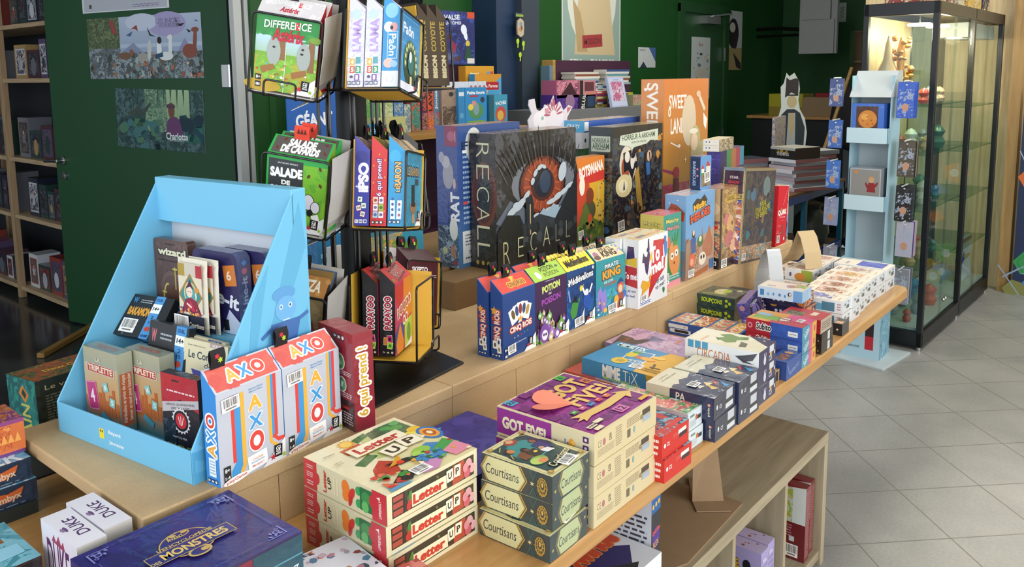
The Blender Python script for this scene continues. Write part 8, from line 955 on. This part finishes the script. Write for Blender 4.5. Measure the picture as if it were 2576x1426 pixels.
for si, z in enumerate(ZS[:5]):
    y = 5.80; k = 0; hmax = (ZS[si+1]-z-.05)
    while y < 8.3:
        w_ = rr.uniform(.10, .22); h_ = min(hmax, rr.uniform(.17, .30)); c = rr.choice(FW); c2 = rr.choice(FW)
        if not (6.52 < y+w_/2 < 6.66):
            gbox('figure_box', 'boxed figure with a clear window on the '+['lowest', 'second', 'third', 'fourth', 'fifth'][si]+' board of the raw pine shelving', (2.30, y, z+.001), 0, (.16, w_-.012, h_), {'*': c, 'S': c}, {'S': [R(.1, .1, .9, .88, c2), N(.14, .14, .86, .84, c2, '#5a5a64', '#1c1c22', 16.)]+([F(.5, .62, .16, '#b8a090', rr.choice(FW), '#2a2224')] if k % 3 == 0 else [E(.5, .4, .2, .3, rr.choice(FW))])+([T('FIGURIZMA', .92, .5, .5*h_/w_*2, .1, '#222', -90)] if (si == 2 and k == 4) else [])}, mat=WRAP, cat='figure box', group='boxed figures on the '+['lowest', 'second', 'third', 'fourth', 'fifth'][si]+' board of the pine shelving')
        y += w_; k += 1
# ---------------------------------------------------------------- tall pale cardboard stand with side hooks
SB_ = '#bdd6de'; cs = empty('cardboard_stand', (4.644, 1.228, 0)); tag(cs, 'tall pale blue cardboard floor stand with trays and hanging packs', 'display stand')
m = MB(); m.prism([(-.12, -.055), (.26, -.10), (.27, .26), (-.065, .27)], .0, .012, '#b8c4c8'); m.build('base_plate', CARD, cs, .001)
m = MB(); m.box(0, 0, .012, .19, .205, .52, SB_); f = Face(m, (0, .205, .012), (0, -1, 0), (0, 0, 1), .205, .508); f.draw([R(0, 0, 1, 1, '#a9c8d6', '#9ec0d0'), T('ZAKI', .7, .7, .55, .22, '#dce8ec', 0, bold=-.01), T('Syracuse', .6, .56, .5, .07, '#4a6a9a'), R(.62, .1, .84, .4, '#2a1c20'), R(.62, .1, .84, .25, '#b02030'), T('SARBACANE', .3, .12, .36, .06, '#3a4a54', 0, bold=.02)]); f = Face(m, (0, 0, .012), (1, 0, 0), (0, 0, 1), .19, .508); f.draw([N(0, 0, 1, 1, '#7aa8bc', '#5a8ca4', '#98c0d0', 6.)]); m.build('lower_column', CARD, cs, .001)
m = MB(); zs = (.52, .87, 1.235)
for z0, z1 in ((.52, .87), (.87, 1.235), (1.235, 1.575)):
    m.box(.16, .004, z0, .19, .201, z1, '#c4cfd2'); m.box(.0, .0, z0, .19, .004, z1-.0, '#a0c4d2'); m.box(0, .201, z0, .19, .205, z1, '#a0c4d2'); m.box(.0, .004, z0, .16, .201, z0+.006, '#b8d0d8')
m.build('tray_column', CARD, cs)
m = MB()
for z in zs: m = MB(); m.box(-.055, -.003, z-.02, -.051, .208, z+.062, SB_); m.box(-.055, -.003, z-.02, .0, .0, z+.062, '#90bacd'); m.box(-.055, .205, z-.02, 0, .208, z+.062, '#90bacd'); m.box(-.052, .0, z-.02, 0, .205, z-.016, SB_); m.build('tray_lip', CARD, cs, .001)
m = MB(); m.mesh([(-.03, -.003, 1.46), (-.03, .208, 1.46), (.10, .208, 1.60), (.10, -.003, 1.60), (.19, -.003, 1.60), (.19, .208, 1.60), (.19, -.003, 1.46), (.19, .208, 1.46)], [(0, 3, 2, 1), (3, 4, 5, 2), (0, 6, 4, 3), (1, 2, 5, 7)], '#bcc4c4'); m.build('sloped_header', CARD, cs)
m = MB(); m.box(.06, .02, .9, .10, .18, 1.2) if False else None
gbox('toy_box', 'blue window box holding an orange ball in the top tray of the pale stand', (4.60, 1.25, 1.242), 0, (.13, .165, .185), {'*': '#2a5ab0', 'S': '#3a6ac0', 'T': '#3a68b8'}, {'S': [R(.14, .16, .82, .92, '#4a2c24'), E(.5, .55, .29, .29, '#c8802c'), E(.42, .62, .12, .1, '#dca04a')]+[Z(x, y, .035, '#a83a24') for x, y in ((.36, .5), (.5, .4), (.62, .52), (.5, .62), (.66, .42))]+[C(.55, .07, .34, .1, 3)]}, cat='toy box', mat=WRAP)
o = gbox('figure_box', 'clear topped box with a small figure in the middle tray of the stand', (4.60, 1.25, .878), 0, (.12, .16, .20), {'*': '#8a8f94', 'S': '#a8adb0', 'T': '#a0a4a8'}, {'S': [R(.04, .1, .96, .97, '#8c8a86'), E(.2, .9, .06, .06, '#d0803a'), R(.05, 0, .95, .1, '#b0603a'), F(.7, .7, .16, '#c8a078', '#8a2a2c', '#b89060')]}, mat=WRAP, cat='figure box')
# hanging packs
def packs(label, group, x, y, z, n, dims, cols, ax, hook=True):
    L_, H_ = dims; m = MB(); v = Vector(ax); 
    for i in range(n):
        c = cols[i % len(cols)]; m = MB(); m.box(-.004, 0, -H_, 0.0, L_, 0, c); f = Face(m, (-.004, L_, -H_), (0, -1, 0), (0, 0, 1), L_, H_); f.draw([N(.05, .05, .95, .8, c, '#9aa6b8', c, 24.), E(.5, .3, .2, .25, '#b88a70'), E(.5, .92, .06, .04, '#dfe4e8')]); o = m.build('hanging_pack', WRAP); o.location = (x+v.x*i, y+v.y*i, z+v.z*i); o.rotation_euler = (0, rad(4), rad((i % 3-1)*4)); tag(o, label, 'hanging pack', group)
    if hook: m = MB(); m.tube([(x-.05-4.644, y+L_/2-1.228, z+.004), (x+.06-4.644, y+L_/2-1.228, z+.004)], .004, '#e0e4e8'); m.build('hook', WHITE, cs)
for (x, y, z, nm) in ((4.58, 1.455, 1.56, 'top left'), (4.57, 1.45, 1.335, 'second left'), (4.56, 1.45, 1.115, 'third left'), (4.55, 1.45, .91, 'fourth left'), (4.56, 1.45, .64, 'lowest left')):
    cl = {'top left': ['#3a4a80', '#5a6a98'], 'second left': ['#2a5aa8', '#34508c'], 'third left': ['#2a66b8', '#3a78c8'], 'fourth left': ['#8a90b0', '#6a8ab0'], 'lowest left': ['#8a8a98', '#7a7a88']}[nm]
    packs('clear hanging pack on the '+nm+' hook of the pale cardboard stand', nm+' hook of the stand', x, y, z, 3, (.075, .15 if nm != 'lowest left' else .10), cl, (.022, .006, 0))
for (x, y, z, nm) in ((4.66, 1.118, 1.54, 'top right'), (4.66, 1.10, 1.23, 'second right'), (4.67, 1.105, .99, 'third right'), (4.66, 1.09, .80, 'fourth right'), (4.66, 1.10, .54, 'fifth right')):
    cl = {'top right': ['#2a56b8', '#3460c0'], 'second right': ['#4a4438', '#24221f', '#8a7a5a'], 'third right': ['#1c1c20', '#3a3c40', '#24402c'], 'fourth right': ['#a8a8b8', '#4a3a80', '#c0a0a0'], 'fifth right': ['#7a8088', '#a8acb4', '#4a5058']}[nm]
    packs('clear hanging pack on the '+nm+' hook of the pale cardboard stand', nm+' hook of the stand', x, y, z, 4, (.085, .19), cl, (.024, 0, 0))
# ---------------------------------------------------------------- things in and on the glass cabinet
def incab(x, y, z): a = rad(-1.5); return (4.981+x*math.cos(a)-y*math.sin(a), 1.093+x*math.sin(a)+y*math.cos(a), z)
GOLD = simple('gilt_resin', '#b8802c', .3, .6, noise=.3, nscale=40)
m = MB(); r_ = random.Random(3)
m.lathe([(.05, 0), (.055, .02), (.03, .05), (.035, .12), (.02, .2), (.025, .3), (.008, .38)], n=10, col='#8a6a2a')
for i in range(34): a = r_.random()*6.28; z = r_.uniform(.05, .38); rr_ = .055*(1.15-z*1.6)+.01; m.ball((math.cos(a)*rr_, math.sin(a)*rr_, z), r_.uniform(.012, .022), '#b8862c', sz=.7, n=8)
o = m.build('gilt_tree_ornament', GOLD, smooth=True); o.location = incab(.15, .23, 1.409); tag(o, 'gold knobbly tree shaped ornament glowing on the upper glass shelf', 'ornament')
def vase(label, x, y, z, s, c, prof=None, mat=TIN):
    m = MB(); m.lathe([(a*s, b*s) for a, b in (prof or [(.3, 0), (.34, .1), (.2, .35), (.3, .6), (.16, .85), (.2, 1), (.02, 1.05)])], n=14, col=c); o = m.build('ornament', mat, smooth=True); o.location = incab(x, y, z); return tag(o, label, 'ornament')
vase('tall cream and brown ornament beside the gold tree in the cabinet', .08, .28, 1.409, .34, '#c8a078', [(.16, 0), (.2, .15), (.1, .4), (.16, .55), (.08, .75), (.05, 1.0), (.01, 1.15)])
for i, (x, y, z, s, c, t) in enumerate(((.24, .12, 1.409, .07, '#b83a2c', 'red'), (.30, .12, 1.409, .06, '#d8d0c0', 'cream'), (.37, .14, 1.409, .065, '#4a90b8', 'light blue'), (.44, .12, 1.409, .08, '#d8c8a0', 'pale yellow'), (.56, .16, 1.409, .08, '#5a7aa0', 'slate blue'), (.66, .14, 1.409, .07, '#c8a890', 'beige'))): vase(t+' rounded ornament in the row on the upper glass shelf of the cabinet', x, y, z, s, c, [(.35, 0), (.5, .3), (.3, .6), (.45, .85), (.3, 1.15), (.02, 1.3)])
for sh, z in enumerate((.469, .809, 1.129, .126)):
    for i in range(6):
        x = .12+.12*i+r_.uniform(-.02, .02); c = r_.choice(['#c8c4b8', '#4a80b0', '#b84a3a', '#8a8a90', '#c8a070', '#3a6a5a', '#d8d8dc', '#3a3a44']); vase(['second', 'third', 'fourth', 'lowest'][sh]+' level of the cabinet, small coloured ornament', x, .12+.12*(i % 2), z, r_.uniform(.06, .12), c, [(.3, 0), (.4, .3), (.25, .6), (.38, .85), (.2, 1.1), (.02, 1.2)])['group'] = 'small ornaments on the '+['lower middle', 'middle', 'upper middle', 'lowest'][sh]+' level of the cabinet'
for o in [q for q in bpy.data.objects if q.get('group', '').startswith('small ornaments on the')]: o['label'] = 'small coloured ornament'+o['group'][len('small ornaments'):]
gbox('picture_box', 'white box with a red top edge, low in the far half of the cabinet', incab(1.30, .10, .127), rad(-1.5), (.30, .03, .30), {'*': '#c8ccd2', 'F': '#ccd0d6'}, {'F': [R(0, .9, 1, 1, '#b02438'), P([(.0, .5), (.3, .72), (.4, .5), (.1, .4)], '#2a3f90'), P([(.3, .62), (.9, .58), (.95, .5), (.4, .48)], '#c8a878')], 'S': [R(0, .9, 1, 1, '#b02438'), E(.5, .5, .6, 1.2, '#2a3f90')]}, cat='box')
for i, (x, w, h, c, t) in enumerate(((.04, .16, .08, '#8a2024', 'dark red'), (.24, .2, .05, '#c8b48a', 'cream'), (.5, .18, .07, '#6a4a5a', 'plum'), (.75, .12, .12, '#b8b8a8', 'grey'), (1.0, .34, .22, '#c8a84a', 'yellow'), (1.38, .2, .18, '#1c2448', 'navy'))):
    gbox('game_box', t+' box lying on top of the glass cabinet', incab(x, .08, HC+.001), rad(-1.5), (w, .22, h), c, {'F': pic((c, '#c8b890', '#5a4a3a'), 20), 'S': pic((c, '#c8b890', '#5a4a3a'), 20)}, cat='box')
gbox('white_board', 'plain white board lying high in the far half of the glass cabinet', incab(.89, .05, HC-.17), rad(-1.5), (.74, .20, .09), '#b8c4d0', cat='board')
# gem poster and small paper on the timber wall
m = MB(); w, h = 1.35, 1.44; m.box(0, 0, 0, .004, w, h, '#14264a'); f = Face(m, (0, w, 0), (0, -1, 0), (0, 0, 1), w, h); r_ = random.Random(9); gems = ['#b8283a', '#5a2a90', '#2f8a4a', '#c8a02c', '#3a7ac0', '#c8602c', '#7a7a40', '#3aa06a']; ops = []
for i in range(26): cx, cy = r_.uniform(.0, .9), r_.choice((r_.uniform(.0, .3), r_.uniform(.55, .95))); s_ = r_.uniform(.04, .09); c = r_.choice(gems); ops += [P([(cx-s_, cy), (cx-.3*s_, cy+s_*.8), (cx+s_, cy+s_*.5), (cx+.7*s_, cy-s_*.6), (cx-.5*s_, cy-s_*.8)], c), B(cx, cy, .006, .3, '#8a9ab8', r_.uniform(0, 180))]+([E(cx, cy, .022, .022, '#e8ecf0'), E(cx, cy, .015, .015, '#c8d0e0')] if i % 2 else [])
for k, (t, cy) in enumerate((('As', .44), ('As', .30))): ops += [T(t, .16, cy, .03, .02, '#d8dce4'), P([(.1, cy+.05), (.14, cy+.09), (.2, cy+.06), (.16, cy+.02)], ['#3a6ac8', '#c8602c'][k])]
f.draw(ops[:120]); o = m.build('wall_banner', CARD); o.location = (6.70, -.45, .0); tag(o, 'navy banner with bright faceted gems and thin lines against the timber wall', 'banner')
m = MB(); m.box(0, 0, 0, .002, .12, .34, '#c0b898'); f = Face(m, (0, .12, 0), (0, -1, 0), (0, 0, 1), .12, .34); f.draw([L(.3, .3, .8, .5, 3, '#4a4a48'), R(.2, .6, .8, .95, '#8a8a84')]); o = m.build('paper_notice', PAPER); o.location = (6.855, .72, 1.90); tag(o, 'narrow paper notice high on the timber wall', 'notice')
# ---------------------------------------------------------------- blue metal table with books, beyond the bench
BLU = simple('blue_painted_steel', '#12409a', .4, noise=.05); TEAL = simple('teal_painted_leg', '#0c5a78', .4); 
tb = empty('blue_table', (5.0, 1.98, 0)); tag(tb, 'blue steel framed table with a wooden lower shelf, piled with books', 'table')
m = MB(); X0, X1, Y0, Y1 = 5.0, 6.35, 1.97, 2.62
for z in (.775, .33): m.box(0, 0, z-.05, X1-X0, .03, z); m.box(0, Y1-Y0-.03, z-.05, X1-X0, Y1-Y0, z); m.box(0, 0, z-.05, .03, Y1-Y0, z); m.box(X1-X0-.03, 0, z-.05, X1-X0, Y1-Y0, z)
m.build('frame', BLU, tb, .002)
for x, y in ((.005, .005), (X1-X0-.04, .005), (.005, Y1-Y0-.04), (X1-X0-.04, Y1-Y0-.04), (.55, .005)): slab('leg', x, y, 0, x+.035, y+.035, .77, TEAL, tb, .002)
slab('tabletop', .0, .0, .775, X1-X0, Y1-Y0, .795, simple('table_board', '#6a4a34', .6, noise=.1), tb, .002); slab('lower_shelf', .03, .03, .315, X1-X0-.03, Y1-Y0-.03, .332, wood('shelf_plywood', '#6e4c34', '#85603f'), tb)
cols = ['#d8dce4', '#d0d4e0', '#8a3a4a', '#b8bcc8', '#3a6a80', '#c4c8d0', '#2f3440', '#ccd0d8', '#5a7a8a', '#9a6a70']
for pi, (x, y, n, w_, d_, th, nm) in enumerate(((5.42, 2.02, 9, .32, .24, .024, 'white paged pile nearest the bench'), (5.82, 2.06, 8, .26, .22, .030, 'pile in the middle of the blue table'), (5.30, 2.34, 7, .26, .2, .03, 'rear pile of the blue table'))):
    for i in range(n): gbox('book', 'large book lying in the '+nm+(', blue table' if 'blue' not in nm else ''), (x+((i*7) % 5)*.008, y+((i*3) % 4)*.006, .796+th*i), rad(((i*5) % 7-3)*1.2-24), (w_, d_, th-.001), {'*': '#dce0e8', 'T': cols[i % 10], 'S': '#dde1ea' if i % 3 else '#c8b8c0', 'F': '#7a7e88' if i % 2 else '#8a5a60'}, cat='book', group=nm)
gbox('board_game_box', 'black box with a white lid and yellow lettering on top of the book piles', (5.44, 2.03, .796+.217), rad(-22), (.24, .22, .075), {'*': '#1c1a1c', 'T': '#c0bcb0', 'F': '#2a2220'}, {'S': [T('DICE', .5, .7, .4, .12, '#c8a82c', bold=.05), T('THEMING', .5, .4, .5, .1, '#c8c8cc', bold=.05), R(0, .78, 1, 1, '#b8b8b4')]}, cat='game box')
gbox('comic_sheet', 'white sheet of small pictures leaning behind the book piles', (6.0, 2.40, .80), rad(8), (.34, .02, .46), {'*': '#b8b0b0'}, {'F': [S(4, 90, .03, .03, .97, .97, .02, .04, ['#b84a4a', '#5a6a8a', '#d8c8c0', '#8a8a90', '#c8a09a'])], 'S': [N(0, 0, 1, 1, '#b8a0a0', '#5a6a8a', '#d0c8c8', 30.)]}, cat='poster')
gbox('storage_crate', 'lime green plastic crate standing under the blue table', (5.75, 2.30, .333), 0, (.30, .28, .26), '#5a9a14', cat='crate'); gbox('storage_box', 'white and blue patterned box under the blue table', (5.36, 2.25, .333), rad(-5), (.26, .25, .24), {'*': '#a8b4bc', 'S': '#a8b4bc', 'F': '#a8b4bc'}, {'S': [L(.05, .1, .95, .9, 4, '#2a7a9a')], 'F': [L(.05, .1, .95, .9, 4, '#2a7a9a')]}, cat='box')
m = MB(); m.lathe([(.10, 0), (.13, .08), (.12, .2), (.06, .26), (.09, .3)], n=12, col='#3c4040'); o = m.build('rubbish_bag', simple('grey_plastic_bag', '#3a3f40', .35, noise=.3, nscale=12, bumpst=.5), smooth=True); o.location = (6.05, 2.12, .334); tag(o, 'grey plastic bag slumped on the lower shelf of the blue table', 'bag')
# ---------------------------------------------------------------- far corner: cut-out figure, counter, monitor, office
m = MB(); hh = 1.59; q = [(-.15, 0), (.15, 0), (.155, .6), (.13, .95), (.14, 1.08), (.12, 1.2), (.075, 1.28), (.06, 1.36), (.07, 1.45), (.06, 1.52), (.02, 1.59), (-.02, 1.56), (-.045, 1.59), (-.065, 1.5), (-.09, 1.47), (-.08, 1.3), (-.10, 1.22), (-.135, 1.1), (-.14, .9), (-.16, .6)]
M_ = Matrix.Rotation(math.pi/2, 4, 'X'); m.prism(q, 0, .008, '#c8ccc8', M_); f = Face(m, (-.16, -.0082, 0), (1, 0, 0), (0, 0, 1), .32, 1.6)
f.draw([P([(.1, .0), (.92, .0), (.94, .38), (.86, .6), (.88, .7), (.74, .78), (.6, .8), (.4, .8), (.26, .77), (.15, .7), (.14, .56), (.08, .38)], '#1c222c'), P([(.42, .0), (.68, .0), (.66, .4), (.62, .78), (.44, .78), (.38, .4)], '#9aa0a8'), P([(.46, .7), (.53, .62), (.6, .7), (.58, .78), (.46, .78)], '#b09a70'), E(.52, .84, .13, .17, '#b8a478'), P([(.34, .86), (.36, .97), (.45, .955), (.6, .965), (.68, .96), (.68, .87), (.5, .89)], '#2a1c1e'), B(.5, .875, .32, .04, '#16161a', 0), R(.3, .52, .34, .74, '#c8b04a'), R(.36, .1, .4, .55, '#5a6068')])
o = m.build('cardboard_figure', CARD); o.location = (7.0, 2.665, 0); o.rotation_euler = (0, 0, rad(-58)); tag(o, 'life size cardboard cut-out of a person in a dark coat and cap', 'cut-out')
cn = empty('counter', (8.3, 2.62, 0)); tag(cn, 'dark counter with a wooden top in the far corner', 'counter'); slab('body', 0, 0, 0, .55, .95, 1.12, simple('counter_black', '#15181c', .5), cn, .003); slab('top', -.03, -.03, 1.12, .6, 1.0, 1.15, OAK, cn, .003)
gbox('cardboard_box', 'brown cardboard box on the far counter', (8.36, 2.72, 1.151), rad(3), (.3, .34, .19), '#8a7050', mat=CARD, cat='box'); gbox('yellow_crate', 'bright yellow crate behind the cardboard box on the far counter', (8.42, 3.08, 1.151), 0, (.3, .36, .22), '#a8a01c', {'S': [R(0, 0, 1, .4, '#8a7a2a')]}, cat='crate'); gbox('red_carton', 'flat red carton on top of the cardboard box', (8.40, 2.76, 1.342), rad(-8), (.2, .2, .04), '#8a1c24', cat='box')
m = MB(); m.box(0, 0, 0, .05, .40, .62, '#16181c'); m.box(-.03, .02, .0, 0, .38, .36, '#b0b2b0'); m.box(-.045, .06, .36, 0, .36, .62, '#a0a2a2'); o = m.build('monitor_back', simple('grey_plastic_housing', '#a3a5a3', .5, noise=.05)); o.location = (9.0, 2.96, 1.79); tag(o, 'grey backed screen seen from behind high in the far corner', 'monitor'); m = MB(); m.tube([(9.04, 3.32, 2.05), (9.1, 3.6, 2.08), (9.14, 3.9, 2.08)], .02); m.tube([(9.04, 3.32, 2.0), (9.1, 3.6, 2.0), (9.14, 3.9, 2.0)], .015); m.build('wall_arm', BLACK).parent = o; bpy.data.objects['wall_arm'].location = (-9.0, -2.96, -1.79)
m = MB(); m.box(0, -.02, 0, .10, 0, .17, '#b8b8ac'); m.box(.03, -.025, .06, .07, -.02, .12, '#2a2a2a'); o = m.build('wall_switch', CARD); p = pY(1980, 175, 3.9); o.location = (p.x, 3.9, p.z); tag(o, 'cream switch plate on the green wall above the cut-out', 'switch')
ob = empty('office_shelf', (9.95, 2.7, 0)); tag(ob, 'office shelf with red binders seen through the far opening', 'shelf'); slab('back_panel', .5, -.4, 0, .53, .8, 2.6, simple('beige_partition', '#b09078', .7, noise=.08), ob)
for z in (1.0, 1.36, 1.72, 2.08): slab('shelf_board', .2, -.3, z-.02, .5, .7, z, PINE, ob)
for i in range(7): m = MB(); m.box(0, 0, 0, .2, .055, .27, '#a8142a'); f = Face(m, (0, .055, 0), (0, -1, 0), (0, 0, 1), .055, .27); f.draw([B(.5, .6, .5, 1.4, '#e0e0e0')]); o = m.build('ring_binder', CARD); o.location = (10.18, 2.55+.06*i, 1.361); tag(o, 'red ring binder with a white label in the far office', 'binder', 'red binders in the far office')
ch = empty('office_chair', (7.75, 2.35, 0)); tag(ch, 'dark round backed office chair behind the pale stand', 'chair'); m = MB(); m.ball((0, 0, 1.17), .27, '#17191a', sx=.25, sy=.85, sz=1.15, n=16); m.build('backrest', simple('black_mesh_fabric', '#17191a', .8, noise=.1), ch, smooth=True); m = MB(); m.lathe([(.0, 0), (.24, .0), (.25, .05), (.2, .09), (0, .1)], -.25, 0, .45, 16); m.build('seat', BLACK, ch, smooth=True); m = MB(); m.tube([(-.25, 0, .08), (-.25, 0, .45)], .03); m.tube([(-.02, 0, .5), (0, 0, 1.0)], .025); m.build('stem', BLACK, ch)
for k in range(5): m = MB(); m.tube([(-.25, 0, .09), (-.25+.3*math.cos(k*1.2566), .3*math.sin(k*1.2566), .04)], .02); m.ball((-.25+.3*math.cos(k*1.2566), .3*math.sin(k*1.2566), .03), .028, '#111'); m.build('leg', BLACK, ch)
m = MB(); a = pX(2143, 170, 7.3); b = pX(2080, 355, 7.1); b2 = a+(b-a)*3.0; b2 = a+(b-a)*((a.z-.0)/(a.z-b.z)); m.tube([tuple(a), tuple(b2)], .016, '#9a7a44'); o = m.build('wooden_pole', wood('pole_wood', '#94703c', '#ad8a50')); tag(o, 'plain wooden pole leaning in front of the office chair', 'pole')
m = MB(); m.lathe([(.0, 0), (.11, 0), (.15, .12), (.13, .2), (.1, .24)], n=12, col='#1f4a54'); o = m.build('teal_bag', simple('teal_plastic', '#14363c', .4, noise=.2), smooth=True); p = pY(1938, 395, 3.4); o.location = (7.9, 3.35, 0); tag(o, 'dark teal bag on the floor at the foot of the green wall', 'bag')
for px, py0, py1, lb in ((2128, 18, 55, 'narrow white sign above the far opening'),):
    p = pX(px, py1, 9.89); m = MB(); m.box(0, 0, 0, .01, .09, .22, '#a8b0a8'); f = Face(m, (0, .09, 0), (0, -1, 0), (0, 0, 1), .09, .22); f.draw([T('VOUS', .5, .5, 1.4, .4, '#4a5a4a', 90, bold=.03)]); o = m.build('wall_sign', CARD); o.location = (9.885, p.y, p.z); tag(o, lb, 'sign')
# keep every label within sixteen words
def short_label(t):
    for w in (' the ', ' a ', ' an ')*6:
        if len(t.replace('-', ' ').split()) <= 16: break
        i = t.rfind(w); t = t if i < 0 else t[:i]+' '+t[i+len(w):]
    return t
for o in bpy.data.objects:
    if o.get('label'): o['label'] = short_label(o['label'])
